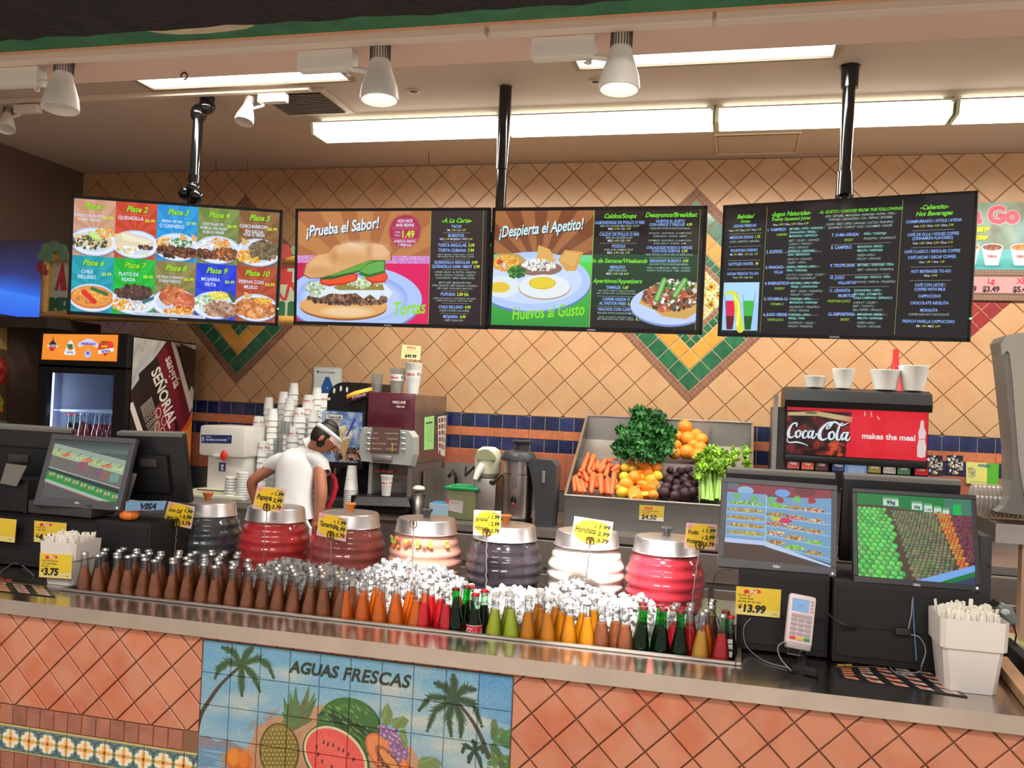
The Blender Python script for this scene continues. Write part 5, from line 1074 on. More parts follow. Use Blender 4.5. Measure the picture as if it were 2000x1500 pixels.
TVS = [((-3.021, 4.342, 2.411), 20.0, 4.0, .4, T1, 'menu screen of ten coloured plate pictures, leftmost of four', .016),
       ((-1.877, 4.600, 2.427), 1.0, 3.9, 0, T2, 'menu screen with a big sandwich picture, second from left', .016),
       ((-.754, 4.611, 2.428), -1.2, 1.4, .3, T3, 'menu screen with fried eggs on green and soups list, third from left', .018),
       ((.414, 4.386, 2.403), -18.5, 3.0, 1.4, T4, 'black drinks menu screen of lettering, rightmost of four', .012)]
gloss = mat('bezel_gloss', (14, 14, 16), .18)
ledg = mat('green_led', (80, 255, 120), .4, emit=(90, 255, 130), es=3)
for k, (c, ya, ti, ro, im, lb, bz) in enumerate(TVS):
    t = thing('menu_screen', lb, 'screen', c); t.rotation_mode = 'QUATERNION'
    t.rotation_quaternion = (RZ(rad(ya)) @ RX(rad(ti)) @ RY(rad(ro))).to_quaternion(); w_, h_ = 1.12, .644
    b = MB().bb(-w_/2, w_/2, .004, .035, -h_/2, h_/2, .006).bb(-w_/2+.14, w_/2-.14, .035, .066, -h_/2+.08, h_/2-.12, .01); b.build('housing', black, t, True)
    f = MB()
    for q in ((-w_/2, w_/2, h_/2-bz, h_/2), (-w_/2, w_/2, -h_/2, -h_/2+bz+.004), (-w_/2, -w_/2+bz, -h_/2, h_/2), (w_/2-bz, w_/2, -h_/2, h_/2)): f.bb(q[0], q[1], -.004, .004, q[2], q[3], .002)
    f.build('bezel', gloss, t)
    a, b_ = w_/2-bz, h_/2-bz; quad('display', [(-a, -.0005, b_), (a, -.0005, b_), (a, -.0005, -b_+.004), (-a, -.0005, -b_+.004)], imgmat('screen_picture_%d' % (k+1), im.a, emit=1.0, rough=.08, spec=.6), t)
    MB().bb(-.022, .022, -.006, -.003, -h_/2+.004, -h_/2+.013).build('badge', mat('badge_silver', (150, 150, 156), .3, .8), t)
    if k in (0, 3): MB().sphere((w_/2-.003, .0, -h_/2+.10), .006, 8, 6).build('status_light', ledg, t)
chrome = mat('black_gloss_metal', (30, 30, 32), .16, .5, coat=.6)
def mount(top, parts, lb):
    t = thing('ceiling_mount', lb, 'screen mount', (0, 0, 0))
    for nm, mb in parts: mb.build(nm, chrome, t, True)
    return t
pc = (-1.285, 4.672)
m1 = MB().lathe([(.034, CZ-.001), (.034, CZ-.45), (.028, CZ-.452), (.028, 2.60)], (pc[0], pc[1], 0), 20)
hl = MB()
for k in range(9): hl.lathe([(.005, 0), (.005, -.002)], (pc[0]+.018, pc[1]-.0305, CZ-.34-k*.024), 8, RX(PI/2))
br = MB().bb(pc[0]-.50, pc[0]+.50, 4.70, 4.72, 2.58, 2.64, .004).bb(pc[0]-.5, pc[0]-.42, 4.672, 4.70, 2.3, 2.64, .003).bb(pc[0]+.42, pc[0]+.5, 4.68, 4.70, 2.3, 2.64, .003)
t = mount(0, [('pole', m1), ('bracket', br)], 'straight black pole from ceiling above gap between second and third screens')
hl.build('adjusting_hole', mat('hole_dark', (8, 8, 8), .8), t)
MB().lathe([(.036, CZ-.001), (.036, CZ-.006), (.034, CZ-.008)], (pc[0], pc[1], 0), 20).build('flange', chrome, t)
# left arm mount
a, b = U(388, 222, 4.63), U(378, 368, 4.56); tp = U(404, 208, 4.63)
p = [('pole', MB().tube([a, b], .030, 14)), ('upper_joint', MB().sphere(a, .048, 14, 10, (1, 1, 1.2)).sphere(tp, .046, 14, 10, (1.1, 1, 1)).lathe([(.038, -.0), (.045, .04)], (tp.x, 4.63, CZ-.041), 16)), ('lower_joint', MB().sphere(b, .042, 14, 10, (1, 1, .9)).sphere(U(362, 378, 4.56), .040, 14, 10).sphere(U(384, 384, 4.54), .042, 14, 10)), ('clamp', MB().lathe([(.036, -.02), (.036, .02)], U(380, 350, 4.57), 16)), ('arm', MB().tube([U(372, 386, 4.56), (-3.04, 4.52, 2.60), (-3.04, 4.43, 2.46)], .022, 10))]
mount(0, p, 'black jointed arm mount from ceiling above the leftmost screen')
a, b = U(1660, 135, 4.60), U(1649, 370, 4.55)
p = [('pole', MB().tube([a, b], .030, 14)), ('upper_joint', MB().tube([U(1661, 127, 4.6), U(1659, 172, 4.6)], [.044, .040], 16).lathe([(.05, -.006), (.05, .0)], (a.x, 4.60, CZ-.001), 20)), ('lower_joint', MB().tube([U(1650, 338, 4.56), U(1649, 384, 4.54)], [.036, .042], 16)), ('arm', MB().tube([U(1649, 380, 4.54), (.45, 4.52, 2.55), (.44, 4.47, 2.46)], .022, 10))]
mount(0, p, 'black pole mount from ceiling above the drinks menu screen')
# ---------------------------------------------------------------- the back counter
def R2(px0, py0, px1, py1, Y):     # room rectangle (x0, x1, z0, z1) seen at a photo rectangle on plane Y
    mx, my = (px0+px1)/2, (py0+py1)/2
    return U(px0, my, Y).x, U(px1, my, Y).x, U(mx, py1, Y).z, U(mx, py0, Y).z
BT = .985
bc = thing('back_counter', 'long stainless steel work counter along the back wall', 'counter')
MB().bb(-3.95, -1.93, 5.40, 6.17, BT-.04, BT).bb(-1.93, XR-.05, 5.20, 6.17, BT-.04, BT).build('worktop', steel_s, bc)
MB().bb(-3.95, -1.93, 5.46, 6.16, .1, BT-.041).bb(-1.93, XR-.05, 5.27, 6.16, .1, BT-.041).build('cabinet', steel_d, bc)
MB().bb(-1.93, XR-.05, 5.235, 5.268, BT-.22, BT-.06, .004).build('drawer_rail', steel_s, bc)
for k in range(7): MB().bb(-1.9+k*.6, -1.33+k*.6, 5.252, 5.268, .16, BT-.26, .004).build('cabinet_door', steel_s, bc)
MB().bb(-3.95, -1.2, 6.15, 6.175, BT, BT+.11).bb(-.95, XR-.05, 6.15, 6.175, BT, BT+.11).build('backsplash', steel_d, bc)
# ---- ice shaver
x0, x1, z0, z1 = R2(386, 832, 476, 978, 5.55); t = thing('ice_dispenser', 'white countertop ice machine with blue label and red knob', 'ice machine')
MB().bb(x0, x1, 5.55, 5.92, z0+.30, z1-.0, .025).build('hood', white, t, True)
MB().bb(x0+.045, x1-.02, 5.60, 5.90, z0+.06, z0+.31, .01).build('column', white, t, True)
MB().bb(x0-.0, x1+.01, 5.50, 5.92, BT+.028, z0+.075, .012).build('base', cream, t, True); MB().bb(x0-.08, x1+.04, 5.47, 5.95, BT+.001, BT+.028, .006).build('tray', cream, t, True)
MB().bb(x0+.04, x1-.04, 5.497, 5.502, BT+.05, BT+.055).build('tray_slot', blackm, t)
im = Img(260, 60, (36, 44, 110)); im.text('POWER ICE SHAVER', 40, 44, 22, (220, 226, 250), .03, sx=.9); im.text('SWAN', 40, 20, 15, (220, 226, 250), .03); im.ell(16, 30, 12, 20, (150, 170, 190)); im.ell(236, 24, 12, 12, (60, 110, 120))
quad('label_plate', [U(393, 849, 5.548), U(453, 850, 5.548), U(452, 866, 5.548), U(393, 865, 5.548)], imgmat('shaver_label', im.a), t)
p = U(437, 890, 5.53); MB().sphere(p, .030, 14, 10, (.8, .6, 1.2)).build('knob', mat('red_knob', (220, 40, 40), .3), t, True)
MB().bb(U(416, 890, 5.54).x, U(427, 890, 5.54).x, 5.53, 5.56, U(420, 892, 5.54).z, U(420, 888, 5.54).z, .003).build('switch', white, t)
im = Img(60, 90, (40, 60, 90)); im.ell(30, 34, 14, 18, (210, 226, 240)); im.rect(16, 56, 44, 80, (190, 210, 230)); quad('sticker', [U(428, 903, 5.597), U(441, 904, 5.597), U(440, 921, 5.597), U(427, 920, 5.597)], imgmat('shaver_sticker', im.a), t)
# ---- foam cups: one mesh per size, a thing for each cup
cup_o = [(.036, 0), (.0285, .10)]
def cup_mesh(rw, rn, h, m, name='foam_cup', up=False, lip=.002):
    pr3 = [(rw+lip, 0), (rw+lip, .005), (rw, .008), (rn, h), (rn-.002, h-.002) if False else (0.0001, h)] if not up else [(.0001, 0), (rn, 0), (rw, h-.008), (rw+lip, h-.005), (rw+lip, h), (rw-.002, h), (rn-.002, .004), (.0001, .004)]
    return MB().lathe(pr3, n=18, cap=False).build(name, m, mesh_only=False, smooth=True)
band_i = Img(220, 40, (240, 238, 234))
for k in range(3):
    band_i.text('ARTISAN'[:0]+'Vallarta', 14+k*74, 27, 19, (228, 60, 70), .04, .2, .8)
    band_i.ell(6+k*74, 18, 5, 7, (70, 130, 80))
band_m = imgmat('cup_print', band_i.a, rough=.7)
def print_band(o, r0, r1, z0, z1, nm='printed_band'):
    me = MB().lathe([(r0+.0006, z0), (r1+.0006, z1)], n=18, cap=False).build(nm, band_m, mesh_only=True); uv = me.uv_layers.new(name='UVMap')
    flip = r0 > r1
    for f in me.polygons:
        us = []
        for li in f.loop_indices: c = me.vertices[me.loops[li].vertex_index].co; us.append((math.atan2(c.y, c.x)+PI)/(2*PI))
        if max(us)-min(us) > .5: us = [u+1 if u < .5 else u for u in us]
        for li, u in zip(f.loop_indices, us): c = me.vertices[me.loops[li].vertex_index].co; uv.data[li].uv = (u*1.0, (c.z-z0)/(z1-z0))
    me.shade_smooth(); return link(nm, me, o)
c_s = cup_mesh(.036, .029, .085, foam); c_l = cup_mesh(.044, .034, .105, foam); c_lp = cup_mesh(.044, .034, .105, foam); print_band(c_lp, .0405, .0365, .045, .08)
first = {id(c_s): 1, id(c_l): 1, id(c_lp): 1}
cr = random.Random(4); ncup = 0
def cup(proto, loc, lb, grp, rz=0):
    if first.pop(id(proto), None): o = proto
    else: o = dup(proto)
    o.location = loc; o.rotation_euler = (0, 0, rz); tag(o, lb, 'cup', grp); return o
STK = [(526, 776, 5.98, 's', 'left back'), (553.6, 765, 5.98, 's', 'mid back'), (574, 748, 6.02, 's', 'tallest, slim'), (566, 778, 5.90, 's', 'before the tallest'), (533, 798, 5.82, 's', 'second row left'), (506, 813, 5.90, 'l', 'printed, left of clear cups'), (492, 847, 5.80, 'l', 'printed, beside ice machine'), (516, 862, 5.74, 'l', 'low, beside ice machine'), (603, 771, 5.97, 'l', 'printed, right of the tallest'), (586, 796, 5.86, 'l', 'printed, middle front'), (572, 834, 5.76, 'l', 'printed, beside the worker'), (613, 800, 5.88, 's', 'behind the worker'), (620, 757, 6.04, 's', 'below the letter sign'), (634, 768, 6.08, 'l', 'right end, by the black machine')]
for sx_, ty, Y, kd, nm in STK:
    p = U(sx_, ty, Y); h = .085 if kd == 's' else .105; rw = .036 if kd == 's' else .044; st_ = .040 if kd == 's' else .036
    z = BT+.001; n = 0; zs = []
    top = p.z-h
    k = int((top-z)/st_); st_ = (top-z)/max(1, k)
    cs_ = []
    for i in range(k+1):
        vis = proj((p.x, Y, z+i*st_+.05))[1] < 985
        if not vis and i: continue
        pr_c = kd == 'l' and i in (k-1, k-6 if k > 7 else -1, k)
        cs_.append(cup(c_lp if (kd == 'l' and (i == k or i == k-7)) else (c_s if kd == 's' else c_l), (p.x+cr.uniform(-.001, .001), Y, z+i*st_), '', 'foam cups in the stack '+nm, -PI/2+cr.uniform(-.6, .3)))
    ordl(cs_, 'foam cup in the stack '+nm, lambda o: -o.location.z, 'from the top')
for sx_, ty, by, Y, nm in ((452, 930, 973, 5.52, 'short stack left of the worker'), (475, 921, 976, 5.52, 'taller stack left of the worker')):
    a = U(sx_, ty, Y); n = 8 if ty > 925 else 11; lidm = MB().lathe([(.040, 0), (.042, .004), (.040, .016), (.0001, .018)], n=20, cap=False).build('foam_bowl', foam, smooth=True)
    s_ = (a.z-BT-.02)/(n-1)
    cs_ = []
    for i in range(n): o = lidm if i == 0 else dup(lidm); o.location = (a.x, Y, BT+.001+i*s_); tag(o, '', 'bowl', 'foam bowls, '+nm); cs_.append(o)
    ordl(cs_, 'white foam bowl, '+nm, lambda o: -o.location.z, 'from the top')
a = U(688, 910, 5.46); s_ = (a.z-.10-BT-.001)/13
cs_ = []
for i in range(14): cs_.append(cup(c_l if i < 10 else c_s, (a.x, 5.46, BT+.001+i*s_+(.0 if i < 10 else .015)), '', 'foam cups left of the coffee machine'))
ordl(cs_, 'white foam cup in the stack left of the coffee machine', lambda o: -o.location.z, 'from the top')
# clear cups among the stacks
clr = glassy('clear_plastic', (240, 243, 243), .22, .1, .22, (226, 230, 230))
def upcup(px, topy, basey, w_top, w_bot, Y, m, lb, prt=True, zb=None, cat='cup', name='drink_cup'):
    b = U(px, basey, Y); tz = U(px, topy, Y).z; k = Y*1.03/F; o = cup_mesh(w_top/2*k, w_bot/2*k, tz-b.z, m, name, True, .0015)
    o.location = b if zb is None else (b.x, Y, zb); tag(o, lb, cat)
    if prt: h = tz-b.z; ra, rb_ = w_bot/2*k, w_top/2*k; q = print_band(o, ra+(rb_-ra)*.5, ra+(rb_-ra)*.78, h*.5, h*.76)
    o.rotation_euler = (0, 0, -PI/2-.25); return o
for px, ty, by in ((552, 822, 846), (560, 824, 850), (546, 855, 880), (538, 858, 890)): upcup(px, ty, by, 12, 10, 5.66, clr, {552: 'small clear cup among the foam stacks, upper left', 560: 'small clear cup among the foam stacks, upper right', 546: 'small clear cup among the foam stacks, lower right', 538: 'small clear cup among the foam stacks, lower left'}[px], False, BT+.001 if False else None)
MB().bb(U(540, 885, 5.66).x-.05, U(560, 885, 5.66).x+.03, 5.62, 5.70, BT+.001, U(545, 885, 5.66).z-.001).build('cup_riser', clr)
tag(bpy.data.objects['cup_riser'], 'clear plastic riser block hidden among foam cup stacks', 'riser')
bpy.data.objects['cup_riser'].scale = (1, 1, 1)
# ---- grade card on the wall
im = Img(200, 260, (206, 212, 208)); im.rect(8, 8, 192, 252, (226, 230, 226)); im.text('Los Angeles', 100, 40, 22, (70, 80, 90), .02, align='c'); im.ell(30, 32, 9, 9, (80, 90, 100))
im.text('A', 100, 220, 210, (30, 96, 168), .05, 0, .92, align='c')
t = thing('letter_sign', 'framed white notice with a large blue letter A on the wall', 'sign'); q = [U(614, 717, 6.185), U(668, 719, 6.185), U(667, 790, 6.185), U(612, 789, 6.185)]
quad('notice', [v+Vector((0, -.006, 0)) for v in q], imgmat('grade_notice', im.a, rough=.3), t); MB().prism([tuple(v) for v in q], 0, (0, -.004, 0), taper=-.03).build('frame', mat('clear_frame', (200, 200, 196), .3), t)
# ---- black frozen coffee machine
t = thing('frozen_drink_machine', 'black frozen drink machine with ice cream cone poster on its front', 'drink machine'); Y0 = 5.58
x0, x1, z0, z1 = R2(629, 806, 709, 990, Y0); zt = U(670, 802, Y0).z
MB().bb(x0, x1, Y0, 6.05, U(670, 906, Y0).z-.03, zt, .01).build('body', blackm, t, True)
MB().bb(x0+.03, x1, Y0+.16, 6.05, BT+.001, U(670, 906, Y0).z-.03, .01).build('lower_body', blackm, t); MB().bb(x0+.03, x1, Y0-.05, Y0+.16, BT+.001, BT+.05, .008).build('drip_tray', dgrey, t)
hood = [(x0+.012, zt), (x0+.012, zt+.07)]+[(x0+.13-.118*math.cos(a), zt+.07+.12*math.sin(a)) for a in [PI/2*i/7 for i in range(1, 8)]]+[(x1, zt+.19), (x1, zt)]
MB().prism([(x, Y0+.01, z) for x, z in hood], 0, (0, .42, 0)).build('hood', black, t)
for px, py, rx, ry in ((653, 763, 2.5, 6), (666, 759, 2.5, 6), (678, 761, 2.5, 6), (643, 779, 3, 3)): c = U(px, py, Y0+.008); k = Y0/F; MB().prism([(c.x+rx*k*math.cos(a), Y0+.008, c.z+ry*k*math.sin(a)) for a in [2*PI*i/10 for i in range(10)]], 0, (0, -.004, 0)).build('pale_oval', mat('pale_oval_fill', (214, 214, 206), .3), t)  # small pale ovals on the hood front
im = Img(240, 300, (110, 150, 200)); g = im.rg
for k in range(160): im.ell(g.uniform(0, 240), g.uniform(0, 300), g.uniform(8, 34), g.uniform(6, 20), [(190, 206, 232), (60, 100, 180), (130, 150, 210), (226, 230, 240)][k % 4], g.uniform(0, 3), .5, 6)
for k in range(90): im.ell(g.uniform(90, 240), g.uniform(210, 300), g.uniform(5, 14), g.uniform(4, 10), [(80, 54, 44), (120, 84, 64), (50, 34, 30), (200, 180, 160)][k % 4], g.uniform(0, 3))
im.poly([(78, 150), (176, 150), (134, 286)], (214, 176, 120)); im.sc(126, 130, 48, 36, 120, 8, 18, [(226, 210, 180), (206, 186, 150), (240, 230, 210)]); im.line([(150, 140), (196, 40)], 11, (50, 76, 190))
im.rect(20, 16, 128, 50, (60, 54, 50)); im.rect(23, 19, 125, 47, (230, 226, 214)); im.text('Taste-Café', 74, 42, 22, (60, 50, 40), .03, 0, .82, align='c'); im.poly([(34, 52), (112, 52), (100, 72), (44, 72)], (190, 150, 140)); im.rect(150, 248, 214, 272, (190, 130, 100)); im.text('Frío', 182, 267, 20, (240, 226, 200), .03, .2, align='c')
quad('poster', [U(629, 802, Y0-.003), U(708, 806, Y0-.003), U(706, 905, Y0-.003), U(628, 901, Y0-.003)], imgmat('cone_poster', im.a, rough=.3), t)
for px in (648, 664, 680): a = U(px, 910, Y0+.05); MB().lathe([(.012, 0), (.016, .03), (.016, .05)], a-Vector((0, 0, .05)), 10).build('nozzle', dgrey, t, True)
# bag of corn chips lying on the hood
t = thing('snack_bag', 'small orange corn chip bag lying on the black machine', 'snack bag'); im = Img(160, 90, (60, 36, 60)); im.poly([(0, 20), (60, 0), (160, 6), (160, 40), (0, 50)], (250, 170, 40)); im.text('Fritos', 80, 72, 40, (236, 226, 230), .05, .15, .9, align='c', outline=(180, 30, 40), ow=2)
for k in range(20): im.line([(im.rg.uniform(0, 150), im.rg.uniform(6, 30)), (im.rg.uniform(0, 150), im.rg.uniform(6, 30))], 5, (250, 196, 90))
c = [U(676, 768, 5.56), U(726, 755, 5.56), U(728, 772, 5.56), U(678, 788, 5.56)]; mb = MB(); n = 8; vs = []; 
for j in range(5):
    for i in range(n+1):
        a = c[0].lerp(c[1], i/n); b = c[3].lerp(c[2], i/n); v = a.lerp(b, j/4); v.y -= .03*math.sin(PI*i/n)*math.sin(PI*j/4)+.0; vs.append(v)
mb.add(vs, [(j*(n+1)+i, j*(n+1)+i+1, (j+1)*(n+1)+i+1, (j+1)*(n+1)+i) for j in range(4) for i in range(n)]); me = mb.build('front', imgmat('chip_bag', im.a, rough=.25), mesh_only=True); uv = me.uv_layers.new(name='UVMap')
for f in me.polygons:
    for li in f.loop_indices: vi = me.loops[li].vertex_index; uv.data[li].uv = ((vi % (n+1))/n, 1-(vi//(n+1))/4)
me.shade_smooth(); link('front', me, t); MB().prism([tuple(v+Vector((0, .001, 0))) for v in c], 0, (0, .03, 0), taper=.2).build('back', mat('bag_foil', (236, 160, 50), .3), t)
# ---- coffee machine
t = thing('coffee_machine', 'tall coffee machine with maroon top panel and silver front', 'coffee machine'); Y0 = 5.45; sil = mat('silver_plastic', (196, 200, 196), .3, .35); mar = mat('maroon_panel', (92, 30, 44), .25, coat=.4)
x0, x1, z0, z1 = R2(713, 768, 804, 985, Y0); zz = lambda y, x=760, Y=Y0: U(x, y, Y).z
MB().bb(x0+.02, x1, Y0+.03, 6.12, zz(905), z1, .006).build('cabinet', steel_s, t)
MB().bb(x0+.02, x1, Y0+.22, 6.12, BT+.06, zz(905)-.001).build('lower_cabinet', steel_s, t)
MB().bb(x0+.02, x0+.045, Y0+.03, Y0+.22, zz(968), zz(905)-.001).build('left_cheek', sil, t); MB().bb(x1-.03, x1, Y0+.03, Y0+.22, zz(968), zz(905)-.001).build('right_cheek', steel_s, t)
MB().bb(x0+.005, x1+.004, Y0-.0, Y0+.03, zz(838), z1+.004, .008).build('upper_door', mar, t, True)
im = Img(260, 120, (92, 30, 44)); im.text('NESCAFÉ', 20, 52, 50, (232, 226, 220), .03, 0, .92); im.text('Alegría', 70, 108, 48, (232, 226, 220), .02, .35, .9)
quad('logo', [U(764, 780, Y0-.002), U(800, 782, Y0-.002), U(799, 799, Y0-.002), U(763, 797, Y0-.002)], imgmat('coffee_logo', im.a, rough=.3), t)
xm = (x0+x1)/2; w2 = (x1-x0)/2+.02
fr = [(x0-.02, zz(836)), (x1+.0, zz(838)), (x1+.035, zz(850)), (x1+.04, zz(885)), (x1+.02, zz(908)), (x0-.01, zz(905)), (x0-.03, zz(890)), (x0-.03, zz(850))]
mb = MB().prism([(x, Y0+.03, z) for x, z in fr], 0, (0, -.075, 0), taper=.06); mb.build('front_housing', sil, t)
quad('menu_plate', [U(727, 835, Y0-.052), U(782, 836, Y0-.052), U(778, 886, Y0-.052), U(722, 884, Y0-.052)], mat('brown_plate', (110, 82, 74), .3), t)
tx = Img(200, 180, (110, 82, 74))
for k, (a, b) in enumerate((('Latte', 'French Vanilla'), ('Mocha', 'Cappuccino'), ('Hot Chocolate', 'Mocha'), ('Americano', 'Café Negro'))): tx.text(a, 8, 40+k*40, 17, (220, 206, 200), .01); tx.text(b, 192, 40+k*40, 17, (220, 206, 200), .01, align='r')
tx.rect(154, 110, 160, 176, (220, 190, 60)); MATS.pop('brown_plate_i', None); quad('menu_print', [U(727, 837, Y0-.0535), U(781, 838, Y0-.0535), U(777, 884, Y0-.0535), U(723, 882, Y0-.0535)], imgmat('coffee_menu', tx.a, rough=.3), t)
for k in range(4):
    for sd, px in ((0, 719), (1, 787)):
        a = U(px, 846+k*10.5, Y0-.05); MB().sphere(a, .012, 10, 6, (1.5, .5, .5)).build('button', mat('silver_button', (224, 226, 224), .2, .6), t, True)
a = U(751, 905, Y0); MB().bb(a.x-.065, a.x+.07, Y0-.06, Y0+.06, zz(902), zz(888), .01).build('spout_cover', steel_s, t, True)
for dx in (-.02, .015): MB().lathe([(.010, 0), (.014, .05), (.02, .08)], (a.x+dx, Y0-.0, zz(925)), 12).build('spout', chrome, t, True)
MB().bb(a.x-.06, a.x+.07, Y0-.01, Y0+.02, zz(924), zz(918), .004).build('red_bar', mat('dark_red', (140, 50, 50), .4), t)
MB().bb(x0-.03, x1+.03, Y0-.12, Y0+.22, BT+.02, zz(968), .006).build('tray', black, t)
mb = MB(); q = [U(697, 970, Y0-.12), U(795, 972, Y0-.12), U(800, 990, Y0-.2), U(686, 986, Y0-.2)]; mb.prism([tuple(v) for v in q], 0, (0, .02, -.004)); mb.build('tray_front', dgrey, t)
MB().bb(x0-.03, x1+.03, Y0-.1, Y0+.4, BT+.001, BT+.02).build('foot', black, t)
# notes on its side
gxx = x1+.0015
def side_q(p0, p1, p2, p3, X):
    out = []
    for p in (p0, p1, p2, p3): r = ray(*p); d = r*(X/r[0]); out.append(Vector((d[0], d[1], d[2]+H0)))
    return out
im = Img(80, 180, (168, 230, 140)); [im.line([(12, 50+k*12), (66, 50+k*12)], 2, (90, 130, 90)) for k in range(8)]; im.rect(12, 30, 66, 40, (70, 90, 80))
quad('green_note', side_q((829, 815), (848, 812), (847, 877), (828, 879), gxx), imgmat('green_note', im.a, rough=.8), t)
im = Img(60, 200, (226, 222, 212)); [im.rect(6+(k % 3)*18, 10+k//3*34, 18+(k % 3)*18, 34+k//3*34, [(150, 60, 50), (90, 80, 76), (170, 120, 100)][k % 3]) for k in range(16)]
quad('picture_strip', side_q((855, 814), (872, 811), (869, 892), (856, 886), gxx), imgmat('picture_strip', im.a, rough=.8), t)
upcup(754, 928, 968, 24, 17, Y0-.05, foam, 'white printed foam cup under the coffee spout')
upcup(735, 731, 768, 26, 19, 5.6, clr, 'smallest of three display cups on the coffee machine, clear', zb=z1+.002, prt=False)
upcup(775, 719, 768, 33, 25, 5.6, clr, 'medium clear printed display cup on the coffee machine', zb=z1+.002)
upcup(806, 708, 769, 35, 22, 5.6, foam, 'tallest display cup on the coffee machine, white foam printed', zb=z1+.002)
bpy.data.objects['coffee_machine'].location = (0, 0, 0)
t = thing('price_card', 'small price card reading $49.99 standing above the display cups', 'price sign'); im = Img(160, 120, (250, 236, 170)); im.text('SPECIAL', 80, 30, 26, (230, 60, 40), .04, .2, .9, align='c'); [im.line([(14, 44+k*12), (146, 44+k*12)], 2.5, (180, 120, 60)) for k in range(3)]; im.text('$49.99', 80, 106, 38, (30, 26, 22), .05, 0, .95, align='c')
q = [U(786, 673, 5.66), U(822, 676, 5.66), U(820, 703, 5.66), U(783, 700, 5.66)]; quad('card_face', q, imgmat('card_49', im.a, rough=.5), t); MB().prism([tuple(v+Vector((0, .001, 0))) for v in q], 0, (0, .003, 0)).build('card', white, t)
MB().tube([((q[2].x+q[3].x)/2, 5.665, q[2].z+.01), ((q[2].x+q[3].x)/2, 5.67, z1+.002)], .003, 8).build('stem', clr, t)
# ---- sink corner
t = thing('sink_unit', 'small steel hand sink recess between coffee machine and juicers', 'sink'); xa, xb = gxx+.012, U(925, 950, 5.6).x
MB().bb(xa, xb, 6.10, 6.14, BT+.001, BT+.30).bb(xa-.0, xa+.012, 5.66, 6.10, BT+.001, BT+.26).build('splash_guard', steel_s, t)
MB().tube([(xa+.10, 6.06, BT+.001), (xa+.10, 6.06, BT+.20), (xa+.10, 6.0, BT+.25), (xa+.10, 5.9, BT+.22)], .012, 10).build('faucet', chrome, t, True)
MB().bb(xa+.03, xb-.05, 5.75, 6.05, BT+.001, BT+.012, .004).build('basin_rim', steel, t)
p = U(815, 958, 5.42); t = thing('milk_pitcher', 'steel pitcher with pale top beside the coffee machine', 'pitcher', (p.x+.01, 5.42, BT+.001)); MB().lathe([(.045, 0), (.045, .09), (.032, .12), (.036, .15)], n=20).build('body', steel, t, True); MB().sphere((0, 0, .17), .04, 12, 8, (1, 1, .5)).build('cover', cream, t, True)
# ---- green lidded container, blue box
x0, x1, z0, z1 = R2(872, 958, 928, 1014, 5.36); t = thing('food_container', 'square clear container with bright green lid and paper label', 'container')
MB().bb(x0, x1, 5.36, 5.52, BT+.002, z1, .012).build('tub', glassy('green_tub', (210, 220, 180), .15, .15, .7, (226, 228, 176)), t, True)
MB().bb(x0-.015, x1+.015, 5.345, 5.535, z1+.001, z1+.022, .008).bb(x0+.02, x1-.02, 5.38, 5.50, z1+.022, z1+.03, .004).build('lid', mat('green_lid', (30, 160, 96), .4), t, True)
im = Img(120, 90, (206, 196, 190)); im.rect(0, 0, 18, 50, (220, 90, 50)); im.text('Piña 12', 30, 34, 18, (120, 100, 110), .0, .2)
quad('paper_label', [U(872, 975, 5.357), U(905, 978, 5.357), U(903, 1003, 5.357), U(872, 996, 5.357)], imgmat('tub_label', im.a, rough=.8), t)
lm = mat('cut_limes', (176, 180, 96), .5, var=.2)
for k in range(14): MB().sphere((x0+.03+(k % 4)*.028+.004*(k % 3), 5.39+.03*(k % 3)+.01, BT+.025+.026*(k//4)), .017, 10, 7).build('lime_piece', lm, t, True)
x0, x1, z0, z1 = R2(838, 984, 871, 1010, 5.34); t = thing('glove_box', 'pale blue glove box left of the green-lidded container', 'box'); MB().bb(x0, x1+.01, 5.34, 5.44, BT+.001, z1, .002).build('carton', mat('pale_blue_card', (170, 204, 222), .6), t); MB().bb(x0+.01, x1, 5.345, 5.435, z1+.001, z1+.006).build('top_flap', mat('blue_card', (80, 150, 196), .6), t)
# ---- citrus juicer
p = U(951, 1000, 5.46); t = thing('citrus_juicer', 'steel citrus juicer with cream plastic dome', 'juicer', (p.x, 5.46, BT+.001)); zt = U(951, 933, 5.46).z-BT; zd = U(948, 873, 5.46).z-BT
MB().bb(-.08, .07, -.07, .09, 0, zt, .015).build('body', steel_s, t, True)
MB().lathe([(.055, zt), (.082, zt+.03), (.084, zt+.10), (.080, zt+.13), (.070, zt+.17), (.04, zd+0), (.0001, zd+.002)], (-.008, .01, 0), 26, cap=False).build('dome', cream, t, True)
m = MB(); R_ = .072; m.prism([(R_*math.cos(a)*.9-.008, -.078, zt+.115+R_*math.sin(a)*.9) for a in [PI*i/12 for i in range(13)]], 0, (0, .03, 0)); m.build('dome_window', mat('tinted_window', (166, 168, 134), .2), t)
a = Vector((-.045, -.09, zt+.03)); MB().tube([a+Vector((.02, .03, .05)), a, a+Vector((-.01, -.02, -.04))], [.026, .022, .014], 12).build('chute', white, t, True)
MB().sphere((.05, -.085, zt-.02), .016, 10, 8, (1.3, 1, 1)).tube([(.05, -.085, zt-.02), (.11, -.06, zt+.03)], .008, 8).build('lever', black, t, True)
MB().tube([(-.02, -.02, zt), (-.1, .02, zt+.06), (-.24, .3, .24), (-.3, .5, .28)], .008, 8).build('cable', black, t, True)
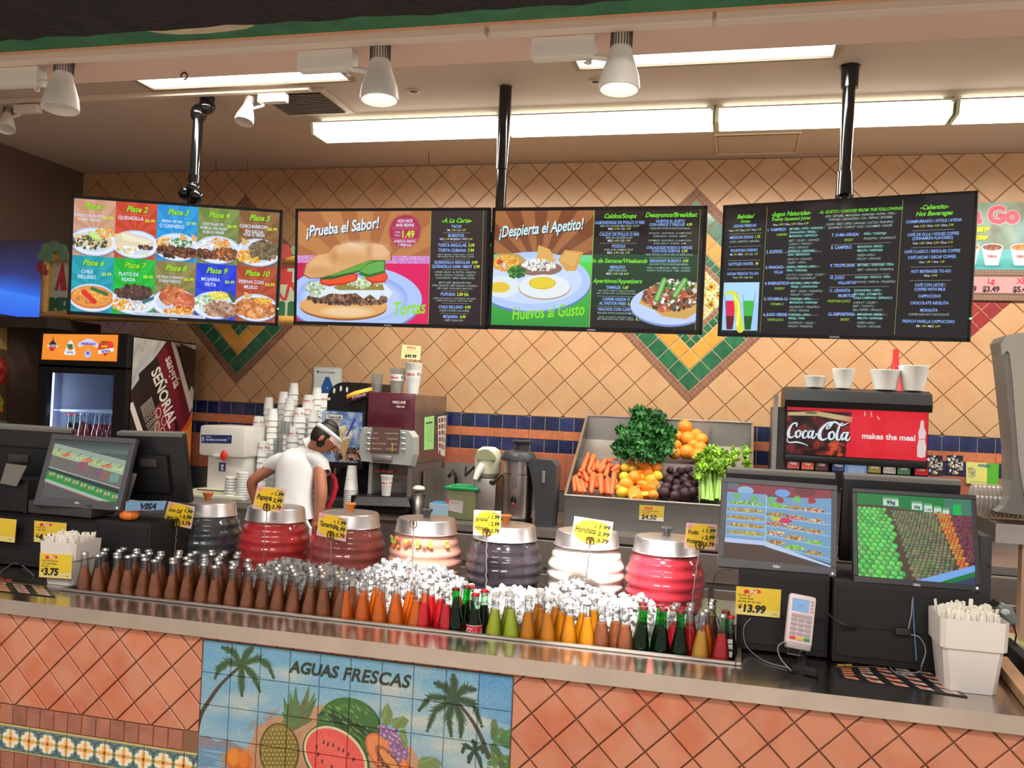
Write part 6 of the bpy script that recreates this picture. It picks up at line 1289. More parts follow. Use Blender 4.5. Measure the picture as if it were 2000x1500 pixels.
# ---- big juice extractor
p = U(1008, 1012, 5.42); t = thing('juice_extractor', 'steel and black juice extractor with tall dark pulp bin', 'juicer', (p.x, 5.42, BT+.001)); zz2 = lambda y: U(1008, y, 5.42).z-BT-.001
MB().lathe([(.098, .0), (.10, .035), (.092, .04)], n=30).build('base', black, t, True)
MB().lathe([(.092, .04), (.095, .06), (.096, zz2(925))], n=34).lathe([(.094, zz2(924)), (.094, zz2(898))], n=34).build('body', steel, t, True)
MB().lathe([(.112, zz2(899)), (.112, zz2(893)), (.09, zz2(882)), (.04, zz2(878))], n=34).build('cover', dgrey, t, True)
MB().lathe([(.045, zz2(880)), (.045, zz2(868)), (.062, zz2(862)), (.062, zz2(860))], (.015, 0, 0), 24).build('feed_tube', dgrey, t, True)
MB().bb(-.015, .02, -.104, -.094, zz2(950), zz2(884), .005).build('latch', mat('mauve_latch', (130, 120, 124), .4), t, True)
MB().sphere((.002, -.098, zz2(975)), .02, 12, 8, (.9, .3, 1.7)).build('switch_plate', black, t, True); MB().sphere((.002, -.104, zz2(982)), .013, 10, 8, (1, .3, 1)).build('red_button', mat('red_button', (150, 50, 60), .4), t, True)
xb0, xb1 = U(1042, 950, 5.42).x-p.x, U(1089, 950, 5.42).x-p.x; zt = zz2(898); zb = zz2(1026)
prf = [(xb0-.06, zt-.005), (xb0-.06, zt+.02), (xb1-.03, zt+.012), (xb1, zt-.02), (xb1+.003, zt-.06), (xb1-.01, .0), (xb0+.035, .0), (xb0+.03, .12), (xb0+.0, zt-.10), (xb0-.02, zt-.03)]
MB().prism([(x, -.07, z) for x, z in prf], 0, (0, .15, 0)).build('pulp_bin', mat('charcoal_plastic', (62, 64, 68), .45), t)
MB().bb((xb0+xb1)/2-.01, (xb0+xb1)/2+.012, -.078, -.07, zz2(938), zz2(915), .003).build('bin_latch', steel_s, t)
# ---- drink dispenser
t = thing('soda_dispenser', 'soda fountain dispenser with black curved top and red lit sign', 'drink dispenser'); Y0 = 5.5
x0, x1, z0, z1 = R2(1533, 766, 1812, 955, Y0)
zc = U(1670, 800, Y0).z; zs = U(1670, 893, Y0).z; zv = U(1670, 950, Y0).z
mb = MB(); pr4 = [(Y0-.045, zc), (Y0-.055, zc+.04), (Y0-.03, z1-.0), (Y0+.06, z1+.02), (6.0, z1+.015), (6.0, zc)]
mb.prism([(x0-.01, y, z) for y, z in pr4], 0, (x1-x0+.02, 0, 0)); mb.build('curved_top', black, t)
MB().bb(x0-.07, x1, Y0+.08, 6.05, BT+.001, zc-.001, .004).build('cabinet', mat('dark_steel', (96, 92, 90), .4, .5), t)
mb = MB().bb(x0-.07, x0-.045, Y0+.0, Y0+.08, BT+.001, z1-.03); mb.build('side_rail', steel_s, t)
MB().bb(x0-.0, x1, Y0-.03, Y0+.08, zs-.045, zs-.002, .01).build('lower_frame', black, t, True)
im = Img(900, 360, (232, 26, 44))
im.poly([(0, 0), (420, 0), (380, 360), (0, 360)], (46, 16, 20)); g = im.rg
for k in range(70): im.ell(g.uniform(0, 400), g.uniform(60, 360), g.uniform(14, 60), g.uniform(10, 36), [(120, 26, 26), (26, 10, 14), (180, 60, 40), (60, 14, 18)][k % 4], g.uniform(0, 3), .5, 8)
im.poly([(0, 0), (440, 0), (436, 24), (0, 24)], (210, 30, 40)); im.poly([(6, 40), (200, 26), (440, 60), (436, 100), (200, 60), (6, 66)], (206, 180, 130)); im.ell(160, 40, 40, 8, (90, 110, 60))
for k in range(20): im.ell(g.uniform(280, 370), g.uniform(250, 350), 22, 12, (236, 90, 50), g.uniform(0, 3), .5, 5)
im.poly([(384, 360), (424, 60), (440, 0), (900, 0), (900, 360)], (232, 26, 44)); im.ell(640, 150, 260, 160, (246, 44, 60), al=.6, soft=80)
for s_ in (.0,): script_logo(im, 14, 236, 136, (30, 10, 14), 1.5); script_logo(im, 10, 232, 136, (226, 240, 248), 1.15)
im.text('makes the meal', 486, 214, 60, (246, 240, 240), .03, 0, .9)
bo = [(840, 330), (838, 260), (846, 200), (842, 150), (852, 110), (856, 60), (874, 60), (878, 110), (892, 150), (886, 200), (896, 260), (890, 330), (866, 338)]
im.poly(bo, (232, 214, 210)); im.text('CocaCola', 868, 204, 17, (220, 60, 70), .02, .3, .7, align='c')
for a in (((500, 16), (502, 44)), ((540, 14), (544, 46)), ((580, 44), (594, 66))): im.line(a, 6, (250, 210, 200))
me = MB(); n = 10; vs = []
for j in range(2):
    for i in range(n+1): x = x0+.005+(x1-x0-.01)*i/n; vs.append((x, Y0-.005-.045*math.sin(PI*i/n)**.7 if 0 else Y0-.01-.03*math.sin(PI*i/n), zc if j == 0 else zs))
me.add(vs, [(i, i+1, n+2+i, n+1+i) for i in range(n)]); m_ = me.build('lit_sign', imgmat('soda_sign', im.a, emit=.85, rough=.15), mesh_only=True); uv = m_.uv_layers.new(name='UVMap')
for f in m_.polygons:
    for li in f.loop_indices: vi = m_.loops[li].vertex_index; uv.data[li].uv = ((vi % (n+1))/n, 1-vi//(n+1))
link('lit_sign', m_, t)
MB().bb(x0, x1, Y0+.0, Y0+.07, zs, zc, .0).build('sign_box', black, t)
cols = [(196, 90, 96), (232, 110, 80), (100, 60, 60), (60, 80, 130), (160, 150, 60), (196, 186, 190), (80, 140, 90), (226, 30, 46)]
for k, px in enumerate((1549, 1577, 1604, 1637, 1707, 1736, 1764, 1798)):
    py = 907+ (px-1549)*.05; a = U(px, py, Y0); MB().bb(a.x-.036, a.x+.036, Y0-.02, Y0+.08, a.z-.12, a.z+.05, .006).build('valve', black, t, True)
    im = Img(60, 50, cols[k]); im.ell(30, 22, 20, 10, tuple(min(255, v+40) for v in cols[k]), soft=3); im.text(['Fanta', 'Tea', 'Cola', 'Water', 'Lemon', 'Diet', 'Lime', 'Coke'][k], 30, 32, 16, (250, 246, 240), .03, .2, align='c')
    quad('valve_badge', [Vector((a.x-.033, Y0-.0215, a.z+.042)), Vector((a.x+.033, Y0-.0215, a.z+.042)), Vector((a.x+.033, Y0-.0215, a.z-.022)), Vector((a.x-.033, Y0-.0215, a.z-.022))], imgmat('valve_badge_%d' % k, im.a, rough=.3), t)
a = U(1672, 925, Y0); MB().bb(a.x-.07, a.x+.08, Y0+.02, Y0+.08, a.z-.10, a.z+.07).build('ice_chute', mat('lit_blue_panel', (120, 150, 190), .4, emit=(150, 180, 230), es=.5), t)
MB().lathe([(.045, 0), (.055, .10)], (a.x-.0, Y0+.0, a.z-.06), 20).build('ice_spout', clr, t, True)
for px, ty, by, wt, wb_, lb in ((1591, 746, 768, 38, 30, 'smallest of four white cups on the soda dispenser, leftmost'), (1646, 728, 766, 38, 28, 'second from left of four white cups on the soda dispenser'), (1728, 731, 770, 50, 38, 'wide third white cup on the soda dispenser'), (1783, 727, 776, 50, 33, 'tallest white cup on the soda dispenser, rightmost')): upcup(px, ty, by, wt, wb_, 5.58, foam, lb, True, z1+.022)
p = U(1747, 770, 5.85); o = MB().lathe([(.06, 0), (.05, .02), (.018, .19), (.016, .26), (.0001, .262)], n=20, cap=False).build('red_cone', mat('bright_red_plastic', (226, 40, 44), .4), smooth=True); o.location = (p.x, 5.85, z1+.017); tag(o, 'tall red cone behind the cups on the soda dispenser', 'cone')
# wall bits on the right
im = Img(200, 130, (226, 226, 130)); im.rect(128, 0, 200, 130, (90, 180, 50)); im.text('WASH', 110, 26, 26, (40, 100, 120), .05, 0, 1, align='c'); im.rect(60, 40, 128, 110, (236, 226, 120)); im.sc(34, 62, 22, 34, 40, 3, 8, [(190, 180, 130), (206, 200, 150), (160, 150, 120)]); [im.line([(24, 116+k*6), (150, 116+k*6)], 1.5, (140, 130, 70)) for k in range(2)]
t = thing('wash_poster', 'yellow and green WASH notice on the wall at right', 'poster'); q = [U(1887, 902, 6.18), U(1951, 906, 6.18), U(1950, 948, 6.18), U(1887, 944, 6.18)]; quad('print', q, imgmat('wash_notice', im.a, rough=.5), t); MB().prism([tuple(v+Vector((0, .001, 0))) for v in q], 0, (0, .003, 0)).build('sheet', white, t)
sp = Img(90, 90, (36, 40, 70)); sp.sc(45, 45, 44, 44, 60, 3, 9, [(236, 220, 190), (200, 160, 110), (30, 34, 60), (240, 236, 226)])
spm = imgmat('speckled_tile', sp.a, rough=.3)
for px in (1826, 1866): q = [U(px-16, 889, 6.187), U(px+15, 890, 6.187), U(px+15, 928, 6.187), U(px-16, 926, 6.187)]; quad('decorated_tile', q, spm, dado)
# menu poster at the right edge, in its ring of dark red tiles
A9 = U(1893, 662, YW); rt_ = mat('dark_red_tile', (150, 44, 48), .4, var=.1, scale=20, rnd=.08); me = tile_mesh(dia(.0865*c45-.003), .0105).build('red_tile', rt_, mesh_only=True)
zs9 = U(1940, 590, YW).z
for i in range(-7, 8):
    for j in range(0, 9):
        if (i+j) % 2 == 0: continue
        x, z = A9.x+i*.0865*c45, A9.z+j*.0865*c45
        if abs(i) <= j and z < zs9+.05: o = link('red_tile', me, wb); o.location = (x, YW, z)
im = Img(560, 330, (150, 180, 160)); g = im.rg
for k in range(60): im.ell(g.uniform(0, 560), g.uniform(0, 170), g.uniform(20, 60), g.uniform(10, 40), [(110, 140, 130), (160, 190, 190), (120, 110, 80), (180, 200, 190)][k % 4], g.uniform(0, 3), .4, 16)
im.rect(0, 158, 560, 226, (110, 190, 190)); im.ell(280, 220, 300, 30, (80, 170, 170), soft=12)
pp_ = lambda px, py: ((px-1780)*560/320, (py-401)*330/190)
im.text('Para Go', *pp_(1838, 440), 78, (240, 90, 110), .06, 0, 1.05, outline=(250, 220, 220), ow=2); im.text('Rice & Beans', *pp_(1838, 457), 34, (226, 214, 40), .06, 0, .98, outline=(70, 90, 30), ow=1); im.text('Arroz y Frijoles', *pp_(1838, 473), 30, (226, 214, 40), .06, 0, .9, outline=(70, 90, 30), ow=1)
for px, c in ((1853, (240, 180, 60)), (1899, (236, 120, 50)), (1944, (140, 76, 50)), (2000, (240, 120, 50)), (2050, (120, 80, 50))):
    x, y = pp_(px, 488); im.ell(x, y+62, 38, 8, (60, 130, 130), al=.6, soft=5); im.poly([(x-36, y), (x+36, y), (x+22, y+60), (x-22, y+60)], (232, 226, 226)); im.ell(x, y, 37, 13, (240, 236, 232)); im.ell(x, y, 33, 10, c); im.sc(x, y, 26, 7, 14, 3, 6, [tuple(min(255, v+40) for v in c), c]); im.text('Vallarta', x, y+34, 13, (220, 70, 80), .04, .2, .8, align='c')
im.rect(0, 226, 560, 330, (112, 84, 72)); [im.rect(k*11, 228+r_, k*11+9, 234+r_, (150, 118, 96)) for k in range(51) for r_ in (0, 8, 84, 92)]; im.rect(0, 250, 560, 304, (214, 150, 150))
for px, s_, p_ in ((1853, 'Sm', '$1.49'), (1899, 'Md', '$2.49'), (1944, 'Lg', '$3.49'), (2003, 'XL', '$5.49')): x, _ = pp_(px, 0); im.text(s_, x, 272, 26, (236, 60, 70), .06, 0, 1, align='c', outline=(250, 200, 200), ow=1); im.text(p_, x, 300, 26, (30, 24, 22), .04, 0, 1.0, align='c')
t = thing('menu_poster', 'menu poster of cups and prices on the wall, half behind the rightmost screen', 'poster'); q = [U(1780, 397, 6.175), U(2100, 404, 6.175), U(2100, 602, 6.175), U(1780, 585, 6.175)]; q[1].z = q[0].z; q[1].x += .0; q[2].z = q[3].z; q[2].x = q[1].x; q[3].x = q[0].x
quad('print', q, imgmat('cup_menu_print', im.a, rough=.4), t); MB().prism([tuple(v+Vector((0, .001, 0))) for v in q], 0, (0, .012, 0)).build('board', mat('board_back', (120, 100, 70), .8), t)
# ---- hand-painted sign behind the left screens, on its shelf
t = thing('wooden_sign', 'painted wooden sign with bamboo frame, mostly hidden behind the left screens', 'sign'); Y0 = 5.62
xa, xb = U(95, 560, Y0).x, U(640, 560, Y0).x; za, zb = U(340, 505, Y0).z-.0, U(340, 622, Y0).z
za = (U(100, 506, Y0).z+U(565, 514, Y0).z)/2; zb = (U(100, 612, Y0).z+U(565, 620, Y0).z)/2
wI = Img(1200, 270, (184, 196, 166)); wI.rect(0, 0, 1200, 130, (196, 196, 160)); 
k = 1200/(xb-xa)
def sp_(px, py): v = U(px, py, Y0); return (v.x-xa)*k, (za-v.z)*270/(za-zb)
wI.poly([sp_(106, 568), sp_(121, 514), sp_(124, 514), sp_(131, 568), sp_(118, 568), sp_(117, 550), sp_(113, 568)], (196, 60, 60)); wI.text('NTOJITOS', sp_(133, 568)[0], sp_(133, 568)[1], 150, (196, 60, 60), .05, 0, .9)
wI.rect(900, 20, 1200, 110, (196, 60, 60)); wI.text('T', sp_(562, 540)[0], 96, 90, (184, 196, 166), .05); wI.curve([sp_(540, 565), sp_(556, 585), sp_(566, 556), sp_(580, 575)], 12, (196, 60, 60)); wI.curve([sp_(130, 585), sp_(112, 585), sp_(112, 600), sp_(134, 600)], 18, (50, 96, 60))
for j in range(30): x = j*40; wI.rect(x+4, 205, x+34, 262, (52, 106, 70)); wI.ell(x+19, 205, 15, 16, (52, 106, 70))
MB().bb(xa, xb, Y0+.004, Y0+.03, zb, za).build('board', mat('board_back', (120, 100, 70), .8), t)
quad('painting', [Vector((xa, Y0, za)), Vector((xb, Y0, za)), Vector((xb, Y0, zb)), Vector((xa, Y0, zb))], imgmat('sign_painting', wI.a, rough=.7), t)
bam = mat('bamboo', (206, 150, 74), .5, var=.12, scale=20)
for a, b in (((xa-.03, za+.02), (xb+.03, za+.02)), ((xa-.03, zb-.02), (xb+.03, zb-.02))): MB().tube([(a[0], Y0-.012, a[1]), (b[0], Y0-.012, b[1])], .034, 12).build('bamboo_pole', bam, t, True)
for x in (xa-.01, xb+.01): MB().tube([(x, Y0-.02, zb), (x, Y0-.02, za)], .030, 12).build('bamboo_post', bam, t, True)
gv_, rd_ = mat('painted_green', (120, 158, 118), .8, var=.2), mat('painted_red', (170, 70, 60), .8, var=.2)
def fruit_cut(px, py, r, m): c = U(px, py, Y0-.03); MB().lathe([(r*5.8/F, 0), (r*5.8/F*.96, .018), (.0001, .02)], c, 14, RX(PI/2)).build('painted_fruit', m, t, True)
for px, py, r, m in ((92, 486, 13, gv_), (107, 482, 14, gv_), (122, 488, 13, gv_), (84, 500, 11, gv_), (128, 500, 12, gv_), (98, 502, 13, gv_), (84, 522, 13, rd_), (88, 532, 10, rd_), (557, 486, 10, rd_), (568, 494, 9, rd_), (556, 500, 9, rd_), (577, 490, 10, gv_)): fruit_cut(px, py, r, m)
MB().bb(XL+.005, U(143, 622, Y0).x, Y0-.25, Y0+.3, zb-.13, zb-.056).build('wall_shelf', mat('dark_shelf', (58, 42, 32), .7)); tag(bpy.data.objects['wall_shelf'], 'dark wooden shelf on the left wall under the painted sign', 'shelf')
for x in (-4.3, -3.3): MB().bb(x-.02, x+.02, Y0+.03, YW-.012, za-.1, za-.06).build('bracket', dgrey, t)
bl = Img(16, 128, (60, 54, 90)); bl.vgrad(0, 0, 16, 60, (44, 36, 52), (56, 60, 120)); bl.vgrad(0, 60, 16, 92, (56, 60, 120), (60, 120, 250)); bl.vgrad(0, 92, 16, 128, (70, 140, 255), (60, 110, 250))  # blue glow fading upward, painted as a gradient
t = thing('backlit_panel', 'blue backlit panel high on the left wall at the edge of view', 'light panel'); quad('glow_face', side_q((-40, 470), (92, 470), (88, 628), (-40, 606), XL+.012), imgmat('blue_panel', bl.a, emit=.9), t)
q = side_q((-40, 470), (92, 470), (88, 628), (-40, 606), XL+.01); MB().prism([tuple(v) for v in q], 0, (-.009, 0, 0)).build('frame', black, t)
# ---- fruit cups poster far left
im = Img(90, 260, (110, 84, 60)); im.rect(0, 0, 90, 56, (200, 160, 100)); im.sc(50, 110, 36, 34, 40, 8, 16, [(210, 60, 50), (236, 120, 80), (200, 40, 40)]); im.sc(40, 190, 30, 34, 40, 6, 14, [(240, 150, 60), (226, 200, 60), (180, 190, 70)]); im.rect(0, 236, 90, 260, (150, 160, 180))
t = thing('fruit_poster', 'poster of cut fruit cups low on the left wall at the edge of view', 'poster'); q = side_q((-40, 636), (14, 640), (14, 842), (-40, 838), XL+.012); quad('print', q, imgmat('fruit_poster', im.a, rough=.5), t); MB().prism([tuple(v-Vector((.001, 0, 0))) for v in q], 0, (-.006, 0, 0)).build('board', white, t)
# ---- glass door cooler
t = thing('drink_cooler', 'black glass-door drink cooler with lit orange header', 'refrigerator'); fx0, fx1, fy0, fy1, fz = -4.69, -3.985, 5.25, 6.03, U(160, 652, 5.25).z
mb = MB().bb(fx0, fx0+.03, fy0+.05, fy1, .05, fz).bb(fx1-.03, fx1, fy0+.05, fy1, .05, fz).bb(fx0+.03, fx1-.03, fy1-.03, fy1, .05, fz).bb(fx0+.03, fx1-.03, fy0+.05, fy1-.03, U(150, 716, 5.25).z, fz).bb(fx0+.03, fx1-.03, fy0+.05, fy1-.03, .05, .25)
mb.build('cabinet', black, t)
hz0, hz1 = U(156, 706, 5.25).z, U(156, 653, 5.25).z; MB().bb(fx0, fx1, fy0, fy0+.049, hz0-.05, fz+.01, .006).build('header_frame', black, t)
im = Img(520, 190, (250, 140, 40)); im.ell(260, 95, 300, 110, (255, 158, 60), al=.7, soft=90)
im.poly([(48, 66), (70, 52), (92, 66), (96, 90), (76, 128), (66, 128), (44, 92)], (200, 40, 70)); im.poly([(40, 82), (70, 40), (104, 82), (96, 92), (44, 92)], (60, 44, 50)); im.sc(70, 108, 18, 16, 26, 4, 7, [(226, 60, 90), (180, 30, 60)]); im.rect(34, 80, 108, 96, (240, 236, 240)); im.text('Señorial', 71, 93, 17, (40, 30, 40), .03, .2, .9, align='c'); im.line([(70, 40), (72, 24)], 5, (80, 60, 40))
im.poly([(180, 60), (196, 40), (212, 60), (238, 140), (230, 152), (162, 152), (154, 140)], (244, 240, 232)); im.sc(196, 92, 18, 20, 24, 5, 9, [(60, 130, 80), (40, 110, 60)]); im.rect(168, 122, 226, 140, (210, 226, 236)); im.text('Jarritos', 197, 138, 16, (60, 110, 190), .03, 0, .86, align='c'); im.ell(196, 112, 14, 7, (240, 120, 60))
im.curve([(262, 78), (320, 48), (378, 78)], [30, 36, 30], (220, 214, 246)); im.text('MINERAGUA', 320, 76, 24, (90, 84, 200), .05, .1, .72, align='c'); im.poly([(320, 104), (346, 150), (294, 150)], (210, 210, 250)); im.ell(320, 146, 24, 22, (190, 196, 250)); im.poly([(320, 116), (334, 144), (306, 144)], (80, 90, 220))
im.ell(434, 92, 46, 48, (226, 60, 40)); im.ell(462, 84, 32, 38, (232, 70, 50)); im.poly([(396, 100), (470, 100), (440, 156)], (206, 40, 40)); im.ell(424, 54, 14, 8, (60, 120, 50), .5); im.rect(410, 78, 450, 92, (250, 200, 40)); im.poly([(390, 112), (496, 92), (496, 118), (392, 142)], (244, 240, 236)); im.text('SIDRAL', 444, 126, 24, (60, 70, 160), .04, 0, .8, rot=.18, align='c')
quad('header_sign', [U(85, 652, 5.247), U(231, 654, 5.247), U(228, 706, 5.247), U(81, 702, 5.247)], imgmat('cooler_header', im.a, emit=.95, rough=.2), t)
dz0, dz1 = .28, U(156, 714, 5.25).z; gx0_, gx1_ = U(93, 740, 5.25).x, U(223, 740, 5.25).x; gz1 = U(156, 730, 5.25).z
MB().bb(fx0, gx0_, fy0, fy0+.045, dz0, dz1).bb(gx1_, fx1, fy0, fy0+.045, dz0, dz1).bb(gx0_, gx1_, fy0, fy0+.045, gz1, dz1).bb(gx0_, gx1_, fy0, fy0+.045, dz0, dz0+.07).build('door_frame', black, t)
MB().bb(gx0_, gx1_, fy0+.015, fy0+.02, dz0+.07, gz1).build('door_glass', glassy('cooler_glass', (225, 232, 240), .08, .03), t)
MB().bb(gx0_+.0, fx1-.04, fy1-.04, fy1-.032, .26, dz1).build('back_lining', mat('cooler_lining', (196, 200, 214), .6), t); MB().bb(fx0+.032, fx0+.04, fy0+.06, fy1-.04, .26, dz1).build('left_lining', MATS['cooler_lining'], t)
MB().bb(fx0+.045, fx0+.06, fy0+.07, fy0+.09, .4, dz1-.04).build('light_strip', mat('cold_led', (200, 216, 255), .4, emit=(190, 210, 255), es=6), t)
zs_ = U(150, 800, 5.5).z; MB().bb(fx0+.05, fx1-.04, 5.36, 5.98, zs_-.012, zs_, .003).build('shelf', mat('white_wire', (226, 230, 240), .4, emit=(170, 200, 240), es=.15), t)  # shelf given a faint glow in place of light falling on it
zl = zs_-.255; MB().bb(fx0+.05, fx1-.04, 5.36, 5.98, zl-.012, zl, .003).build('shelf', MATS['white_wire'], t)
t2 = Img(64, 64, (90, 100, 150)); quad('small_label', [U(138, 754, 5.985), U(152, 755, 5.985), U(151, 763, 5.985), U(137, 762, 5.985)], imgmat('cooler_label', t2.a), t)
area('cooler_light', (fx0+.12, 5.34, 1.55), .03, .5, 3.0, (.75, .84, 1), (rad(90), 0, rad(-50)))
for px, kd in ((137, 'cola'), (149, 'cola'), (162, 'brown'), (175, 'dred'), (187, 'dred'), (198, 'dred'), (208, 'dred'), (217, 'dred')):
    x = U(px, 830, 5.42).x; put(kd, x, 5.42, {'cola': 'dark cola bottle on the cooler shelf', 'brown': 'brown soda bottle on the cooler shelf', 'dred': 'red soda bottle on the cooler shelf'}[kd], {'cola': 'cola bottles in the cooler', 'dred': 'red bottles in the cooler', 'brown': None}[kd], z=zl+.001)
for g_, l_ in (('cola bottles in the cooler', 'dark cola bottle in the cooler'), ('red bottles in the cooler', 'red soda bottle in the cooler')): ordl([o for o in COL.objects if o.get('group') == g_], l_)
# side poster of the cooler
im = Img(420, 900, (190, 184, 178)); g = im.rg
for k in range(260): im.ell(g.uniform(0, 420), g.uniform(0, 900), g.uniform(10, 50), g.uniform(4, 14), [(214, 210, 204), (150, 146, 144), (170, 176, 180)][k % 3], 2.2+g.uniform(-.3, .3), .5, 6)
def qd(pts, c, al=1.): im.poly(pts, c, al)
qd([(210, 0), (420, 30), (420, 130), (250, 420), (-20, 500), (0, 190)], (44, 30, 28)); qd([(150, 60), (240, -10), (420, 260), (300, 420)], (112, 26, 40)); qd([(240, 0), (270, 0), (420, 240), (400, 270)], (220, 206, 196)); qd([(300, 0), (420, 20), (420, 180), (360, 120)], (70, 46, 36))
qd([(40, 130), (150, 60), (330, 330), (140, 440)], (36, 26, 24)); qd([(-10, 240), (14, 230), (150, 430), (120, 450)], (226, 214, 204)); im.blob(220, 300, 60, 80, (130, 36, 50), 14, .2, -.6); 
for (x, y) in ((180, 270), (220, 300), (176, 322), (214, 344)): im.ell(x, y, 18, 20, (226, 206, 190)); im.ell(x, y, 14, 16, (130, 36, 50))
im.text('SEÑORIAL', 118, 120, 84, (232, 222, 206), .03, .1, .66, rot=-.98); im.text('sangría', 206, 66, 74, (232, 222, 206), .02, .1, .66, rot=-.98)
for k in range(5): im.text('REFRESCO DE UVA', 60+k*14, 250-k*8, 22, (200, 190, 176), .01, 0, .7, rot=-.98)
qd([(420, 270), (420, 640), (330, 800), (100, 900), (-20, 900), (-20, 760), (180, 500)], (232, 90, 40)); qd([(420, 300), (420, 620), (300, 760), (90, 880), (110, 700), (260, 460)], (246, 150, 60)); im.ell(250, 560, 110, 60, (255, 190, 110), -1.0, .5, 40)
im.ell(220, 650, 92, 96, (60, 70, 60)); im.ell(220, 650, 88, 92, (226, 222, 206)); im.sc(240, 620, 46, 40, 50, 8, 18, [(44, 130, 70), (30, 100, 54)]); im.curve([(150, 690), (170, 630), (230, 590)], 20, (230, 90, 60)); im.text('JARRITOS', 130, 650, 48, (60, 60, 60), .04, 0, .7, rot=-.98); im.ell(200, 500, 20, 24, (214, 206, 180))
for k in range(60): im.ell(g.uniform(280, 420), g.uniform(640, 900), g.uniform(6, 24), g.uniform(4, 14), [(230, 226, 220), (170, 170, 170)][k % 2], g.uniform(0, 3), .6)
X = fx1+.002; quad('side_poster', [(X, fy0+.055, fz-.01), (X, fy1-.005, fz-.01), (X, fy1-.005, .35), (X, fy0+.055, .35)], imgmat('cooler_side', im.a, rough=.4), t)
# ---------------------------------------------------------------- produce bin
def UP(px, py, P, n):              # photo pixel -> point on the plane through P with normal n
    r = Vector(ray(px, py)); o = Vector((0, 0, H0)); return o+r*((Vector(P)-o).dot(n)/r.dot(n))
bx0, bx1 = U(1104, 968, 5.45).x, U(1412, 990, 5.45).x; BW = U(1470, 828, 6.15).x
bx1 = BW; zf, zr = 1.172, 1.657; yf, yr = 5.45, 6.15
t = thing('produce_bin', 'sloping stainless steel bin with compartments for vegetables and citrus', 'produce bin'); sl_a = math.atan2(zr-zf, yr-yf)
th = .004; zb_ = U(1104, 1030, 5.45).z
mb = MB(); mb.bb(bx0, bx1, yf, yf+th, zb_, zf).build('front_panel', steel_d, t)
for x in (bx0, bx1-th):
    MB().prism([(x, yf+th, zb_), (x, yr, zb_), (x, yr, zr), (x, yf+th, zf)], 0, (th, 0, 0)).build('side_panel', steel_d, t)
MB().bb(bx0+th, bx1-th, yr-th, yr, zb_, zr).build('rear_panel', steel_s, t)
dep = .13; nrm = Vector((0, -math.sin(sl_a), math.cos(sl_a))); F0 = Vector((0, yf+.01, zf-dep)); 
fl_ = [(bx0+th, yf+th, zf-dep), (bx1-th, yf+th, zf-dep), (bx1-th, yr-th, zr-dep-.03), (bx0+th, yr-th, zr-dep-.03)]
MB().prism(fl_, 0, (0, 0, -.004)).build('bin_floor', steel_s, t)
fr = MB(); e = .016
fr.bb(bx0-.006, bx1+.006, yf-.012, yf+.012, zf-.002, zf+.010, .004).bb(bx0-.006, bx1+.006, yr-.012, yr+.006, zr-.004, zr+.008, .004)
for x in (bx0-.008, bx1-.008): fr.prism([(x, yf, zf), (x, yr, zr), (x, yr, zr+.01), (x, yf, zf+.01)], 0, (e, 0, 0))
fr.build('rolled_rim', steel, t)
MB().bb(bx0, bx1, yf+.05, yr, BT+.001, zb_-.001).build('stand', mat('dark_steel', (96, 92, 90), .4, .5), t)
sl = (zr-zf)/(yr-yf)
def divider_y(xa, xb, y, h0=.03): z = zf+(y-yf)*sl; MB().bb(xa, xb, y, y+.003, z-dep-.02, z-h0).build('divider', steel, t)
def divider_x(x, ya, yb, h0=.02): a, b = zf+(ya-yf)*sl, zf+(yb-yf)*sl; MB().prism([(x, ya, a-dep-.02), (x, yb, b-dep-.02), (x, yb, b-h0), (x, ya, a-h0)], 0, (.003, 0, 0)).build('divider', steel, t)
ym = 5.80; divider_y(bx0+th, bx1-th, ym)
qx = [UP(1200, 955, (0, yf, zf-.02), nrm).x, UP(1281, 965, (0, yf, zf-.02), nrm).x, UP(1366, 975, (0, yf, zf-.02), nrm).x]
for x in qx: divider_x(x, yf+th, ym)
xo = UP(1385, 850, (0, yr, zr-.02), nrm).x; divider_x(xo, ym+.003, yr-th); divider_x(UP(1295, 850, (0, yr, zr-.02), nrm).x, ym+.003, yr-th)
im = Img(120, 80, (226, 190, 70)); im.rect(0, 60, 120, 80, (240, 232, 210)); im.text('SALE', 44, 20, 17, (220, 50, 40), .05, .2, 1, align='c'); im.text('All Vegetable Juices', 14, 32, 10, (60, 50, 30)); im.text('16 ounce', 14, 44, 10, (60, 50, 30)); im.text('$4.50', 10, 74, 34, (30, 26, 20), .02, .1, .95)
tc = thing('price_card', 'yellow price card reading $4.50 on the front of the produce bin', 'price sign'); q = [U(1249, 986, yf-.014), U(1298, 989, yf-.014), U(1296, 1019, yf-.014), U(1248, 1015, yf-.014)]; quad('card_face', q, imgmat('card_450', im.a, rough=.5), tc); MB().prism([tuple(v+Vector((0, .0005, 0))) for v in q], 0, (0, .002, 0)).build('card', white, tc)
Z5 = lambda x, y: (1090+x/5, 780+y/5)
def sp3(x, y, up=0.): return UP(*Z5(x, y), F0+nrm*up, nrm)
